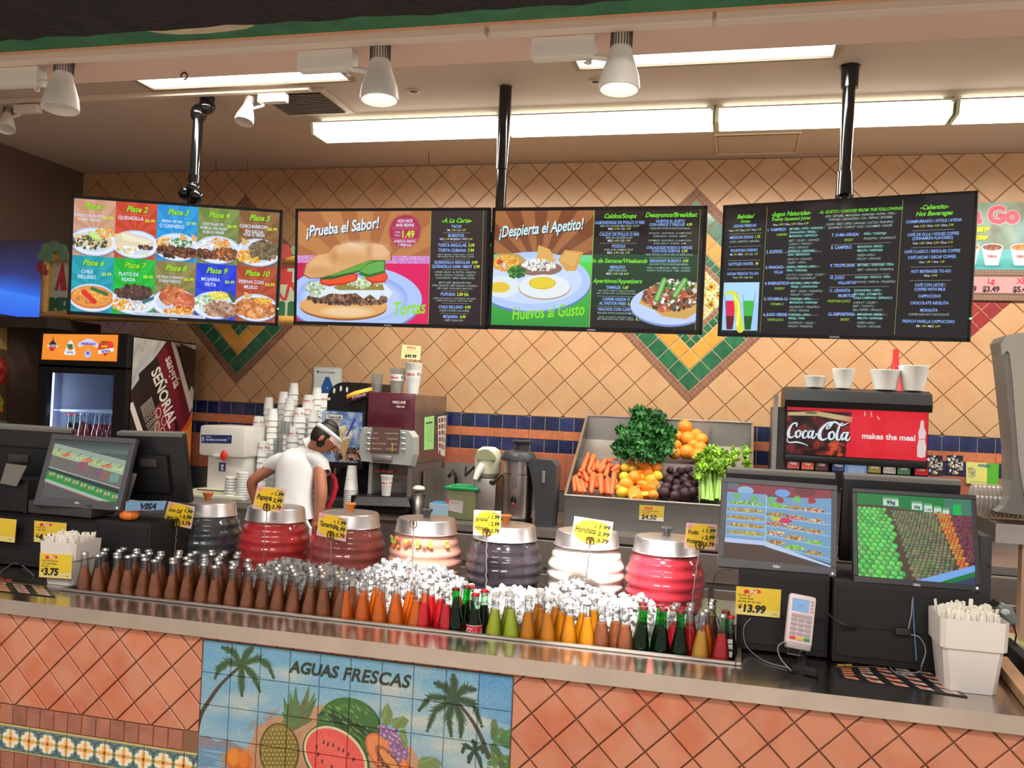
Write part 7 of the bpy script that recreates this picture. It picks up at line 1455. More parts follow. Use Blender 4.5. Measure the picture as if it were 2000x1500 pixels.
# oranges
or_m = mat('orange_peel', (250, 150, 44), .42, var=.08, scale=20, rnd=.08, bump=.25, bscale=160, sub=.05); le_m = mat('lemon_peel', (240, 196, 50), .42, var=.06, scale=20, rnd=.08, bump=.2, bscale=160); fl_m = mat('orange_flesh', (252, 176, 60), .3, var=.18, scale=60, sub=.1)
om = MB().sphere((0, 0, 0), .041, 20, 12, (1, 1, .96)).build('orange', or_m, smooth=True); sb = MB().lathe([(.004, .037), (.003, .041), (.0001, .041)], n=6).build('stem_scar', mat('stem_green', (110, 130, 60), .7), om)
ofirst = True
for i, (x, y, r) in enumerate(((1240, 270, 68), (1170, 360, 52), (1345, 345, 58), (1270, 385, 72), (1400, 395, 64), (1155, 450, 52), (1390, 478, 64), (1258, 515, 72), (1137, 525, 58), (1372, 552, 72), (1205, 320, 40), (1320, 440, 50))):
    c = sp3(x, y, .085 if i != 0 else .12); o = om if ofirst else dup(om); ofirst = False
    o.location = c; o.scale = (r/58,)*3; o.rotation_euler = (cr.uniform(-1, 1), cr.uniform(-1, 1), cr.uniform(0, 6)); tag(o, 'topmost whole orange of the pile in the bin' if i == 0 else 'whole orange in the pile beside the parsley', 'orange', None if i == 0 else 'whole oranges in the bin')
lm_ = MB().sphere((0, 0, 0), .033, 18, 12, (1.1, 1, .98)).build('lemon', le_m, smooth=True); MB().lathe([(.006, .028), (.003, .035), (.0001, .036)], n=8, M=RY(PI/2), c=(.004, 0, 0)).build('tip', le_m, lm_, True)
hm_ = MB(); hm_.lathe([(.0001, 0), (.034, 0)], n=22, cap=False); hm_.v = [(x, y, z+.0) for x, y, z in hm_.v]; half = MB().lathe([(.036*math.cos(a), -.036*math.sin(a)) for a in [PI/2*(1-i/7) for i in range(8)]]+[(.0345, .001), (.0325, .0005)], n=24, cap=False).build('orange_half', or_m, smooth=True)
MB().lathe([(.0325, .0006), (.0001, .001)], n=24, cap=False).build('cut_flesh', fl_m, half)
rg_ = MB()
for k in range(10): rg_.tube([(.003*math.cos(k*PI/5), .003*math.sin(k*PI/5), .0016), (.031*math.cos(k*PI/5), .031*math.sin(k*PI/5), .0016)], .0007, 4)
rg_.build('membrane', mat('pith', (255, 226, 160), .6), half)
wf = lf = hf = True
L_ = [('l', 662, 670, .9), ('h', 855, 625, 1.2), ('h', 750, 622, .95), ('o', 960, 665, .9), ('l', 735, 682, .7), ('h', 805, 700, 1.0), ('l', 645, 765, .95), ('o', 745, 762, 1.05), ('h', 850, 730, .9), ('h', 905, 722, 1.1), ('l', 918, 785, 1.1), ('h', 655, 835, 1.15), ('h', 825, 800, 1.1), ('h', 735, 862, .95), ('h', 878, 850, 1.15), ('h', 935, 845, .95), ('l', 628, 908, 1.1), ('h', 752, 925, 1.15), ('h', 865, 905, 1.1), ('h', 775, 955, .8), ('o', 930, 935, .8), ('l', 965, 750, .9), ('h', 700, 800, .9), ('o', 590, 870, .6), ('l', 820, 760, .8)]
for i, (kd, x, y, s_) in enumerate(L_):
    c = sp3(x, y, .07+.02*(i % 2))
    if kd == 'o': o = dup(om); tag(o, 'whole orange among the cut citrus', 'orange', 'whole oranges among cut citrus'); o.scale = (s_,)*3
    elif kd == 'l': o = lm_ if lf else dup(lm_); lf = False; tag(o, 'yellow lemon in the cut citrus compartment', 'lemon', 'lemons in the bin'); o.scale = (s_*1.15,)*3
    else: o = half if hf else dup(half); hf = False; tag(o, 'orange half in the cut citrus compartment', 'orange half', 'cut orange halves in the bin'); o.scale = (s_*1.22,)*3
    o.location = c; o.rotation_euler = (cr.uniform(-.2, 1.5), cr.uniform(-.9, .9), cr.uniform(0, 6.28))
# carrots
car_m = mat('carrot_skin', (244, 112, 58), .5, var=.1, scale=40, rnd=.1, bump=.2, bscale=90)
segs = [(300, 520, 240, 690, .10), (355, 545, 290, 705, .10), (475, 580, 390, 700, .09), (460, 640, 400, 715, .11), (560, 590, 480, 610, .08), (600, 645, 520, 705, .10), (500, 630, 460, 755, .10), (335, 600, 345, 705, .08), (390, 600, 375, 690, .08), (590, 690, 540, 740, .08), (170, 740, 220, 915, .10), (158, 760, 165, 910, .09), (225, 780, 262, 915, .10), (345, 720, 322, 920, .12), (378, 730, 375, 870, .09), (412, 730, 422, 922, .11), (480, 750, 492, 930, .11), (550, 710, 520, 930, .11), (250, 700, 295, 810, .10), (205, 700, 262, 695, .09), (445, 800, 452, 925, .08), (290, 760, 275, 880, .08), (200, 720, 215, 760, .09), (560, 780, 560, 920, .08), (315, 690, 310, 740, .09), (240, 750, 250, 790, .07), (520, 610, 580, 600, .07), (430, 690, 470, 770, .07), (330, 560, 320, 600, .07), (505, 660, 560, 640, .06)]
for i, (x1, y1, x2, y2, up) in enumerate(segs):
    a, b = sp3(x1, y1, up), sp3(x2, y2, up-.01); a, b = (a, b) if i % 2 else (b, a); L = (b-a).length; d = (b-a).normalized(); r0 = .0185*cr.uniform(.85, 1.1)
    m = MB().tube([a, a+d*.01, a+d*L*.4, a+d*L*.8, a+d*L*.96, b], [r0*.6, r0, r0*.95, r0*.75, r0*.55, r0*.15], 10)
    o = m.build('carrot', car_m, smooth=True); o.location = (0, 0, 0); tag(o, 'peeled orange carrot in the left compartment of the produce bin', 'carrot', 'carrots in the bin')
cars = [o for o in COL.objects if o.name.startswith('carrot')]; mid_ = lambda o: (sum(v.co.x for v in o.data.vertices)/len(o.data.vertices)); lo = [o for o in cars if segs[cars.index(o)][3] > 860]; up_ = [o for o in cars if o not in lo]
ordl(lo, 'orange carrot standing in the lower row of the bin', mid_); ordl(up_, 'orange carrot in the upper part of the bin heap', mid_)
# beets
be_m = mat('beet_skin', (52, 24, 32), .55, var=.3, scale=30, rnd=.2, bump=.4, bscale=50)
bf = None
for i, (x, y, r) in enumerate(((1095, 692, 38), (1195, 705, 44), (1275, 690, 50), (1150, 752, 42), (1085, 795, 60), (1235, 795, 45), (1315, 745, 45), (1060, 860, 48), (1275, 850, 60), (1035, 915, 66), (1160, 880, 52), (1240, 925, 66), (1325, 905, 52), (1140, 945, 50), (1160, 820, 44), (1330, 830, 40))):
    c = sp3(x, y, .05); k = r/5*6.2/F
    if bf is None:
        bf = MB().lathe([(.0001, -1.9), (.06, -1.5), (.3, -1.05), (.8, -.6), (1, 0), (.85, .55), (.4, .85), (.2, .9), (.18, 1.1), (.0001, 1.1)], n=14, cap=False).build('beet', be_m, smooth=True); o = bf
    else: o = dup(bf)
    o.location = c; o.scale = (k, k, k*.9); o.rotation_euler = (cr.uniform(-2, 2), cr.uniform(-2, 2), cr.uniform(0, 6)); tag(o, 'dark purple beet in the bin compartment left of the celery', 'beet', 'beets in the bin')
def rows2(pref, what):
    os_ = [o for o in COL.objects if o.name.startswith(pref) and o.get('group')]; zs_2 = sorted(o.location.z for o in os_)
    for a, b, nm in ((0, .34, 'bottom'), (.34, .67, 'middle'), (.67, 2, 'top')):
        sel = [o for i, o in enumerate(sorted(os_, key=lambda o: o.location.z)) if a <= i/len(os_) < b]
        if sel: ordl(sel, what+', '+nm+' part of the heap')
rows2('beet', 'dark purple beet in the bin'); rows2('lemon', 'yellow lemon in the bin'); rows2('orange_half', 'orange half in the bin')
ordl([o for o in COL.objects if o.get('group') == 'whole oranges among cut citrus'], 'whole orange among the cut citrus')
og = [o for o in COL.objects if o.get('group') == 'whole oranges in the bin']; og.sort(key=lambda o: -o.location.z)
ordl(og[:4], 'whole orange in the upper pile beside the parsley'); ordl(og[4:8], 'whole orange in middle of the pile beside the parsley'); ordl(og[8:], 'whole orange at bottom of the pile beside the parsley')
# curly parsley bunch
t = thing('parsley_bunch', 'large dark green curly leaf bunch heaped in the bin', 'greens', sp3(850, 480, .05)); O = t.location.copy()
lv_m = [mat('curly_leaf_dark', (40, 96, 42), .55, var=.35, scale=30, rnd=.3), mat('curly_leaf_mid', (60, 124, 56), .5, var=.3, scale=30, rnd=.25)]
def ruffle(seed, m_):
    g = random.Random(seed); mb = MB(); vs = [(0, 0, 0)]; fs = []; NA, NR_ = 26, 4
    for j in range(1, NR_+1):
        for i in range(NA):
            a = 2*PI*i/NA; r = .042*j/NR_*(1+g.uniform(-.16, .16)*(j == NR_)); amp = .013*(j/NR_)**2; vs.append((r*math.cos(a), r*math.sin(a)*.85, .018*(j/NR_)**2+amp*math.sin(a*7+seed)+g.uniform(-.003, .003)*j))
    fs += [(0, 1+i, 1+(i+1) % NA) for i in range(NA)]
    for j in range(NR_-1):
        for i in range(NA): k = (i+1) % NA; fs.append((1+j*NA+i, 1+(j+1)*NA+i, 1+(j+1)*NA+k, 1+j*NA+k))
    return mb.add(vs, fs).build('leaf', m_, mesh_only=True)
rf = [ruffle(s_, lv_m[s_ % 2]) for s_ in range(5)]
for me_ in rf: me_.shade_smooth()
gg = random.Random(8); kp = 0
shape = [(880, 200, 130, 90), (830, 330, 230, 150), (960, 330, 160, 150), (700, 360, 110, 110), (800, 470, 240, 100), (980, 470, 140, 90), (650, 490, 80, 60), (800, 140, 60, 40), (860, 560, 170, 36)]
for k in range(210):
    X, Y, rx, ry = shape[gg.choices(range(9), [3, 6, 5, 3, 6, 4, 2, 1, 2])[0]]; a = gg.uniform(0, 6.28); r = math.sqrt(gg.random()); dx, dy = r*math.cos(a), r*math.sin(a)
    c = sp3(X+rx*dx, Y+ry*dy, .10+.13*(1-((X+rx*dx-850)/300)**2)*(1-.5*r)); o = link('leaf', rf[k % 5], t); o.location = c-O; s_ = gg.uniform(.6, 1.15); o.scale = (s_, s_, s_)
    o.rotation_euler = (rad(50)+gg.uniform(-.9, .9), gg.uniform(-.9, .9), gg.uniform(-.8, .8))
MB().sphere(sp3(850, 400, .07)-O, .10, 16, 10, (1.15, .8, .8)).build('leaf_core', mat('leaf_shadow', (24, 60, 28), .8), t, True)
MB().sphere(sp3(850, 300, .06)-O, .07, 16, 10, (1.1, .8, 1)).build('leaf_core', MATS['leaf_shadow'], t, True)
# celery
ce_m = mat('celery_stalk', (156, 196, 92), .4, var=.08, scale=20, rnd=.1, sub=.1); cl_m = mat('celery_leaf', (160, 206, 70), .5, var=.2, scale=30, rnd=.25)
rc = [ruffle(s_+20, cl_m) for s_ in range(4)]
for me_ in rc: me_.shade_smooth()
for b, (xa, xb, lb) in enumerate(((1395, 1500, 'celery bunch standing in the bin, left one of two'), (1530, 1640, 'celery bunch standing in the bin, right one behind the monitor'))):
    t = thing('celery_bunch', lb, 'celery', sp3((xa+xb)/2, 990, .04)); O = t.location.copy(); n = 6
    for i in range(n):
        x = xa+(xb-xa)*i/(n-1); a = sp3(x, 985+gg.uniform(-10, 10), .06+.02*(i % 2)); c = sp3(x+gg.uniform(-20, 30), 700+gg.uniform(-40, 30), .16); m_ = (a+c)/2+Vector((0, -.01, 0))
        MB().tube([a-O, m_-O, c-O], [.0145, .012, .008], 8).build('stalk', ce_m, t, True)
        MB().tube([c-O, sp3(x+20, 600, .19)-O], [.008, .004], 6).build('thin_stem', ce_m, t, True)
    for k in range(70):
        X = gg.uniform(xa-50, xb+(40 if b == 0 else 230)); Yq = gg.uniform(500, 740)-(30 if X > 1450 else -40); c = sp3(X, Yq, gg.uniform(.12, .22)); o = link('leaf', rc[k % 4], t); o.location = c-O; s_ = gg.uniform(.35, .75); o.scale = (s_, s_, s_); o.rotation_euler = (rad(50)+gg.uniform(-1, 1), gg.uniform(-1, 1), gg.uniform(0, 6.28))
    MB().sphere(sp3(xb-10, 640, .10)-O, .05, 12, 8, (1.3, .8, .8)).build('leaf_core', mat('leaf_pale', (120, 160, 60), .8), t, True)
# ---------------------------------------------------------------- till equipment
def posed(o, c, ya, ti, ro): o.location = c; o.rotation_mode = 'QUATERNION'; o.rotation_quaternion = (RZ(rad(ya)) @ RX(rad(ti)) @ RY(rad(ro))).to_quaternion()
mgrey = mat('monitor_grey', (74, 74, 78), .45); mblk = mat('monitor_black', (30, 30, 32), .4)
S1 = Img(560, 460, (70, 80, 90)); g = S1.rg; S1.rect(0, 0, 560, 60, (150, 60, 70)); S1.rect(0, 0, 60, 40, (110, 110, 130)); S1.ell(100, 40, 44, 26, (150, 190, 226)); S1.ell(300, 40, 40, 24, (120, 170, 236)); S1.ell(420, 20, 60, 26, (120, 50, 50))
S1.rect(0, 56, 215, 360, (130, 170, 214)); S1.poly([(215, 70), (560, 50), (560, 440), (215, 350)], (120, 166, 206)); S1.rect(213, 60, 218, 356, (190, 214, 226))
for x, y, c in ((52, 82, (110, 190, 110)), (152, 86, (110, 190, 110)), (240, 84, (120, 190, 110)), (290, 84, (170, 60, 80)), (380, 74, (120, 200, 100)), (455, 72, (180, 40, 60))): S1.blob(x, y, 22, 18, c, 16, .3)
for r_i in range(5):
    y = 118+r_i*46
    S1.sc(108, y, 100, 9, 260, 3, 7, [[(120, 200, 90), (90, 160, 70), (190, 220, 120)], [(190, 160, 90), (150, 120, 70), (220, 200, 130)], [(196, 170, 96), (170, 130, 70)], [(206, 180, 90), (160, 130, 60)], [(200, 190, 90), (170, 150, 70)]][r_i]); S1.rect(6, y+12, 212, y+20, (150, 196, 240))
    yb = y+r_i*10
    for k in range(3): S1.sc(270+k*100, yb+k*(6+4*r_i), 50, 11, 110, 3, 8, [[(150, 210, 90), (120, 180, 70)], [(150, 120, 80), (200, 170, 90)], [(220, 200, 130), (190, 70, 60)], [(230, 210, 170), (170, 120, 70)], [(160, 110, 60), (210, 180, 110)]][(r_i+k) % 5])
    S1.line([(220, yb+16), (560, yb+24+r_i*12)], 6, (160, 200, 240))
S1.ell(320, 206, 34, 16, (226, 40, 110)); S1.ell(268, 200, 26, 12, (200, 210, 60)); S1.rect(0, 340, 214, 366, (196, 214, 250)); S1.poly([(215, 340), (340, 380), (560, 450), (560, 460), (215, 372)], (200, 216, 250)); S1.poly([(0, 366), (215, 370), (520, 460), (0, 460)], (84, 62, 52)); S1.noise(.02, 1)
S2 = Img(560, 440, (60, 150, 80)); g = S2.rg; S2.rect(0, 0, 560, 80, (30, 130, 66)); S2.rect(430, 0, 560, 110, (70, 130, 110)); S2.rect(470, 30, 510, 100, (30, 190, 90))
for x, y, w_, s_ in ((130, 14, 76, '99¢'), (270, 26, 52, '59¢'), (330, 34, 40, '1.19'), (378, 44, 36, '1.49'), (420, 52, 32, '.99')): S2.rect(x, y, x+w_, y+46, (214, 230, 220)); S2.rect(x, y, x+w_, y+12, (110, 180, 120)); S2.text(s_, x+w_/2, y+40, w_*.42, (30, 70, 70), .04, 0, .9, align='c')
S2.poly([(120, 60), (560, 110), (560, 440), (0, 440), (0, 60)], (90, 70, 60))
def rows_(x0f, x1f, y0_, y1_, r, cols, hi, stag=True):
    y = y0_; i = 0
    while y < y1_:
        xa, xb = x0f(y), x1f(y); rr_ = r*(0.62+.38*(y-y0_)/(y1_-y0_)); x = xa+(rr_ if i % 2 else 0)
        while x < xb: c = tuple(v*g.uniform(.88, 1.1) for v in cols[int(g.integers(len(cols)))]); S2.ell(x, y, rr_*1.05, rr_*1.02, tuple(v*.55 for v in c)); S2.ell(x-1, y-1, rr_*.9, rr_*.86, c); S2.ell(x-rr_*.25, y-rr_*.3, rr_*.4, rr_*.35, hi, al=.5, soft=4); x += rr_*1.95
        y += rr_*1.35; i += 1
rows_(lambda y: 430+y*.12, lambda y: 580, 92, 340, 9, [(96, 40, 70), (140, 60, 80), (110, 70, 60)], (190, 120, 140)); rows_(lambda y: 360+y*.36, lambda y: 430+y*.28, 88, 370, 11, [(226, 140, 60), (214, 110, 50)], (250, 200, 130))
rows_(lambda y: 170+(y-80)*.30, lambda y: 384+(y-80)*.32, 90, 450, 13, [(120, 124, 90), (100, 108, 78), (134, 130, 96)], (176, 180, 140)); rows_(lambda y: -10, lambda y: 130+y*.24 if y > 150 else 110+y*.4, 84, 460, 20, [(96, 206, 90), (110, 214, 100), (84, 190, 84)], (180, 246, 170))
S2.poly([(280, 440), (560, 340), (560, 380), (400, 440)], (130, 180, 250)); S2.poly([(390, 440), (560, 372), (560, 400), (450, 440)], (30, 130, 60)); S2.poly([(446, 440), (560, 398), (560, 440)], (60, 70, 110)); S2.rect(280, 270, 284, 440, (140, 160, 150), .6)
S3 = Img(560, 440, (90, 100, 96)); g = S3.rg; S3.vgrad(0, 0, 560, 80, (66, 70, 72), (110, 124, 118)); S3.poly([(0, 30), (560, 130), (560, 170), (0, 70)], (160, 176, 160)); S3.poly([(0, 70), (560, 170), (560, 330), (0, 210)], (176, 196, 150)); S3.poly([(0, 120), (560, 240), (560, 340), (0, 215)], (120, 116, 110))
for k in range(7): x = 30+k*80; S3.sc(x, 96+k*17, 36, 12, 60, 4, 9, [[(196, 206, 140), (170, 190, 120)], [(226, 150, 110), (200, 110, 80)], [(190, 210, 170)], [(220, 110, 100), (236, 150, 90)]][k % 4]); S3.line([(x, 88+k*17), (x+26, 68+k*17)], 4, (30, 40, 36))
for x, y, c in ((250, 190, (150, 96, 110)), (370, 230, (130, 100, 120)), (430, 250, (150, 110, 100)), (500, 262, (120, 160, 150))): S3.rect(x-34, y-30, x+34, y+34, c)
S3.line([(0, 212), (560, 338)], 5, (206, 214, 206)); S3.poly([(0, 222), (560, 350), (560, 400), (0, 238)], (56, 62, 64)); S3.poly([(0, 236), (560, 380), (560, 440), (520, 440), (0, 300)], (60, 150, 76))
for k in range(9): x, y = 30+k*62, 262+k*17; S3.rect(x-14, y-12, x+16, y+18, (150, 150, 96)); S3.rect(x-8, y-6, x+4, y+6, (210, 206, 150)); S3.rect(x+18, y-8, x+32, y+14, (170, 200, 180))
S3.poly([(0, 300), (520, 440), (420, 440), (0, 326)], (170, 196, 180)); S3.line([(0, 326), (420, 440)], 6, (190, 70, 80)); S3.poly([(0, 330), (410, 440), (0, 440)], (96, 96, 94)); S3.noise(.02, 1)
MON = [((.153, 3.506, 1.310), 2.6, -16.0, 1.0, S1, mgrey, 'left customer screen of the right till, showing store shelves', .036, .022), ((.615, 3.456, 1.306), 4.0, -16.8, .3, S2, mblk, 'right customer screen of the right till, showing piles of green fruit', .025, .018), ((-2.882, 3.55, 1.321), 7.6, -18.7, .5, S3, mgrey, 'customer screen of the left till, showing a deli display case', .040, .026)]
for k, (c, ya, ti, ro, im, fm_, lb, bz, sd) in enumerate(MON):
    t = thing('customer_display', lb, 'monitor'); posed(t, c, ya, ti, ro); w_, h_ = .42, .34
    mb = MB().bb(-w_/2, w_/2, .0, .028, -h_/2, h_/2, .010); mb.bb(-w_/2+.08, w_/2-.08, .028, .06, -h_/2+.06, h_/2-.08, .01); mb.build('housing', fm_, t, True)
    f = MB()
    for q in ((-w_/2+.002, w_/2-.002, h_/2-sd, h_/2-.002), (-w_/2+.002, w_/2-.002, -h_/2+.002, -h_/2+bz), (-w_/2+.002, -w_/2+sd, -h_/2+bz, h_/2-sd), (w_/2-sd, w_/2-.002, -h_/2+bz, h_/2-sd)): f.bb(q[0], q[1], -.006, .001, q[2], q[3], .002)
    f.build('bezel', fm_, t)
    quad('display', [(-w_/2+sd, -.0015, h_/2-sd), (w_/2-sd, -.0015, h_/2-sd), (w_/2-sd, -.0015, -h_/2+bz), (-w_/2+sd, -.0015, -h_/2+bz)], imgmat('till_picture_%d' % (k+1), im.a, emit=.82, rough=.3, spec=.15), t)
    li = Img(60, 20, (74, 74, 78) if fm_ is mgrey else (30, 30, 32)); li.text('DELL', 30, 17, 19, (210, 210, 210), .06, 0, 1, align='c'); quad('maker_badge', [(-.017, -.0065, -h_/2+bz-.010), (.017, -.0065, -h_/2+bz-.010), (.017, -.0065, -h_/2+bz-.021), (-.017, -.0065, -h_/2+bz-.021)], imgmat('badge_%d' % k, li.a, rough=.3), t)
    MB().sphere((w_/2-.016, -.007, -h_/2+.014), .0035, 8, 6).build('status_light', mat('white_led', (255, 255, 255), .4, emit=(240, 246, 255), es=3), t)
    MB().tube([(0, .045, -.06), (0, .10, -.16), (0, .12, -.18)], .022, 10).build('neck', mblk, t, True)
# cashier-side terminals seen from behind
def terminal(c, ya, ti, w_, h_, lb, ro=0):
    t = thing('till_terminal', lb, 'till monitor'); posed(t, c, ya, ti, ro)
    MB().bb(-w_/2, w_/2, .0, .035, -h_/2, h_/2, .014).build('shell', mblk, t, True); MB().bb(-w_/2+.004, w_/2-.004, -.004, .034, h_/2-.016, h_/2+.004, .004).build('pale_edge', mat('grey_edge', (120, 118, 112), .5), t)  # top edge a paler grey than the shell
    MB().bb(-w_/2+.09, w_/2-.09, -.02, .0, -h_/2+.05, h_/2-.10, .008).build('rear_cover', mat('soft_black', (16, 16, 17), .6), t, True); MB().bb(-.05, .05, -.03, -.02, .01, .05, .004).build('stand_plate', dgrey, t, True)
    return t
terminal((.160, 3.62, 1.345), 2, 8, .405, .32, 'back of the cashier terminal behind the left customer screen'); terminal((.585, 3.60, 1.345), 3, 8, .41, .33, 'back of the cashier terminal behind the right customer screen')
terminal((-2.64, 3.70, 1.345), -5, 11, .38, .33, 'black back of cashier terminal right of the left customer screen', -2); t = terminal((-3.385, 3.72, 1.325), 12, 14, .52, .36, 'black back of cashier terminal at the far left edge', 1)
# printers, drawers and cabinets under them
def cab(name, lb, cat, x0, x1, y0_, y1_, z0, z1, m_, det=True):
    t = thing(name, lb, cat, ((x0+x1)/2, (y0_+y1_)/2, z0)); a, b, h = (x1-x0)/2, (y1_-y0_)/2, z1-z0
    MB().bb(-a, a, -b, b, .006, h, .006).build('case', m_, t, True)
    if det: MB().bb(-a+.012, a-.012, -b-.004, -b-.0, .03, h*.42, .002).build('drawer_front', mat('soft_black', (16, 16, 17), .6), t); MB().bb(-a+.012, a-.012, -b-.004, -b, h*.46, h-.02, .002).build('upper_front', blackm, t)
    f = MB()
    for sx_ in (-1, 1): MB().lathe([(.012, 0), (.012, .006)], (sx_*(a-.03), -b+.03, 0), 10).build('foot', black, t)
    MB().sphere((a*.5, -b-.004, h*.75), .004, 8, 6, (1, .5, 1)).build('lock', chrome, t); return t
cab('cash_drawer', 'black cash drawer box under the left customer screen of the right till', 'cash drawer', .02, .335, 3.42, 3.80, CT+.001, 1.155, blackm); cab('cash_drawer', 'black cash drawer box under the right customer screen of the right till', 'cash drawer', .345, .80, 3.38, 3.78, CT+.001, 1.15, blackm)
cab('till_pedestal', 'dark grey till base under the left customer screen', 'till base', -3.14, -2.80, 3.50, 3.66, 1.115, 1.18, dgrey, False).children[0]; cab('cash_drawer', 'black cash drawer box of the left till', 'cash drawer', -3.45, -2.52, 3.54, 3.86, CT+.001, 1.112, blackm)
cab('receipt_printer', 'black receipt printer at the far left edge', 'printer', -3.42, -3.145, 3.50, 3.68, 1.115, 1.27, black, False)
for k, q in enumerate(([(12, 905), (52, 910), (32, 950), (0, 944)], [(245, 922), (267, 925), (246, 996), (228, 992)])):
    c = [U(*p, 3.47 if k == 0 else 3.62) for p in q]; o = MB().prism([tuple(v) for v in c], 0, (0, .003, 0)).build('receipt_paper', mat('grey_paper', (120, 116, 110), .8)); tag(o, ['curl of receipt paper on the far left printer', 'grey card slip standing beside the left customer screen'][k], 'paper')
# price cards on the cabinets
def pcard(lb, q, Y, price, lines, big=38):
    t = thing('price_card', lb, 'price sign'); im = Img(240, 170, (244, 208, 60)); im.rect(0, 130, 240, 170, (250, 240, 210), .5); im.poly([(40, 26), (54, 12), (66, 20), (120, 10), (138, 26), (120, 34), (60, 38), (44, 42)], (226, 60, 40)); im.text('SALE', 92, 32, 22, (250, 240, 220), .06, .15, .9, align='c')
    for i, s_ in enumerate(lines): im.text(s_, 12+8*(i % 2), 56+i*19, 17, (70, 60, 30), .02, .1, .95)
    im.text('$', 14, 130, 32, (24, 22, 20), .05, .1); im.text(price, 34, 150, 68 if len(price) < 5 else 62, (24, 22, 20), .05, .08, .92); im.text('+tax', 196, 156, 15, (100, 80, 40))
    c = [U(*p, Y) for p in q]; quad('card_face', c, imgmat('card_'+price.replace('.', '_')+str(int(q[0][0])), im.a, rough=.45), t); MB().prism([tuple(v+Vector((0, .0008, 0))) for v in c], 0, (0, .002, 0)).build('card', mat('card_white', (240, 236, 226), .6), t); return t
pcard('yellow price card reading $13.99 on the right cash drawer', [(1438, 1145), (1526, 1152), (1523, 1207), (1436, 1199)], 3.412, '13.99', ['Pic-Nic #1', 'Picnic Plate', 'Pic-Nic #1 for two'])
pcard('yellow price card cut by the left edge, on the left till', [(-40, 1008), (32, 1015), (28, 1060), (-44, 1052)], 3.48, '5.99', ['Combo #2', 'with drink'])
pcard('yellow price card partly behind the left straw bin', [(67, 1017), (130, 1022), (127, 1064), (66, 1058)], 3.525, '4.99', ['Combo #1', 'with drink'])
# ---- straw bins
def straw_bin(lb, c, rz, w0, w1, h, cardq=None, seed=1, n=150, tall=.03):
    t = thing('straw_bin', lb, 'straw holder', c, rz); a, b = w0/2, w1/2; wh = mat('bin_white', (232, 222, 214), .45)
    def ring_(z0, z1, s0, s1, nm):
        mb = MB(); k = .014; P = lambda s_, z: [(-s_+k, -s_, z), (s_-k, -s_, z), (s_, -s_+k, z), (s_, s_-k, z), (s_-k, s_, z), (-s_+k, s_, z), (-s_, s_-k, z), (-s_, -s_+k, z)]
        mb.add(P(s0, z0)+P(s1, z1), [(i, (i+1) % 8, 8+(i+1) % 8, 8+i) for i in range(8)]+([tuple(range(8))] if nm == 'bucket' else [])); return mb.build(nm, wh, t, True)
    ring_(.0, h*.62, a, a+(b-a)*.7, 'bucket'); ring_(h*.60, h, b*.97+.003, b+.003, 'collar'); ring_(h*.595, h*.60, a+(b-a)*.7, b*.97+.003, 'step')
    st = MB(); g = random.Random(seed)
    for k in range(n):
        x, y = g.uniform(-b+.016, b-.016), g.uniform(-b+.016, b-.016); z1 = h+g.uniform(.008, tall)+(.0 if k % 40 else .02); dx, dy = g.uniform(-.012, .012), g.uniform(-.012, .012)
        st.box((x, y, (z1+h*.72)/2), (.012, .005, z1-h*.72), (RZ(g.uniform(0, 3)) @ RX(g.uniform(-.16, .16)) @ RY(g.uniform(-.16, .16))))
    o = st.build('wrapped_straws', mat('straw_paper', (244, 236, 224), .8, rnd=.05), None); o.location = c; o.rotation_euler = (0, 0, rz); tag(o, 'paper-wrapped straws crowded in the '+('left' if c[0] < 0 else 'right')+' white bin', 'straws', kind='stuff'); return t
straw_bin('white straw bin on the left end of the counter, $3.75 card on it', (-2.786, 3.365, CT+.001), 0, .132, .176, .185, seed=2); straw_bin('tall white straw bin on the right end of the counter', (.748, 3.262, CT+.001), .02, .150, .196, .235, seed=5, n=170)
pcard('yellow price card reading $3.75 on the left straw bin', [(78, 1080), (141, 1084), (139, 1131), (76, 1127)], 3.272, '3.75', ['Doña Tina Pastries', 'con Caja Rellena', 'Pan 2 for'])
# placemats
pm = Img(600, 200, (30, 26, 28)); pm.text('SIDES', 20, 34, 34, (250, 190, 60), .05, 0, 1.2); pm.text('To Go', 250, 34, 36, (220, 60, 60), .05, .2, 1.1); pm.rect(0, 44, 600, 50, (190, 150, 110))
for j in range(5):
    for i in range(5): x, y = 30+i*118, 62+j*28; pm.poly([(x, y), (x+70, y+4), (x+76, y+20), (x+10, y+18)], [(240, 130, 90), (230, 190, 170), (236, 160, 140), (220, 190, 180), (226, 200, 180)][i]); pm.ell(x+34, y+8, 22, 6, [(220, 100, 60), (200, 140, 110), (206, 120, 100), (170, 140, 120), (150, 140, 120)][(i+j) % 5])
pmm = imgmat('placemat_print', pm.a, rough=.3)
def mat_(lb, q):
    t = thing('counter_mat', lb, 'mat'); c = [UZ(*p, CT+.0015) for p in q]; quad('print', [v+Vector((0, 0, .0022)) for v in c], pmm, t); MB().prism([tuple(v-Vector((0, 0, .001))) for v in c], 0, (0, 0, .003)).build('sheet', blackm, t)
mat_('dark menu mat with food pictures on the right end of the counter', [(1628, 1297), (1800, 1296), (1890, 1362), (1640, 1326)]); mat_('dark menu mat with pale stripes on the left end of the counter', [(-60, 1120), (85, 1140), (108, 1166), (-90, 1146)])
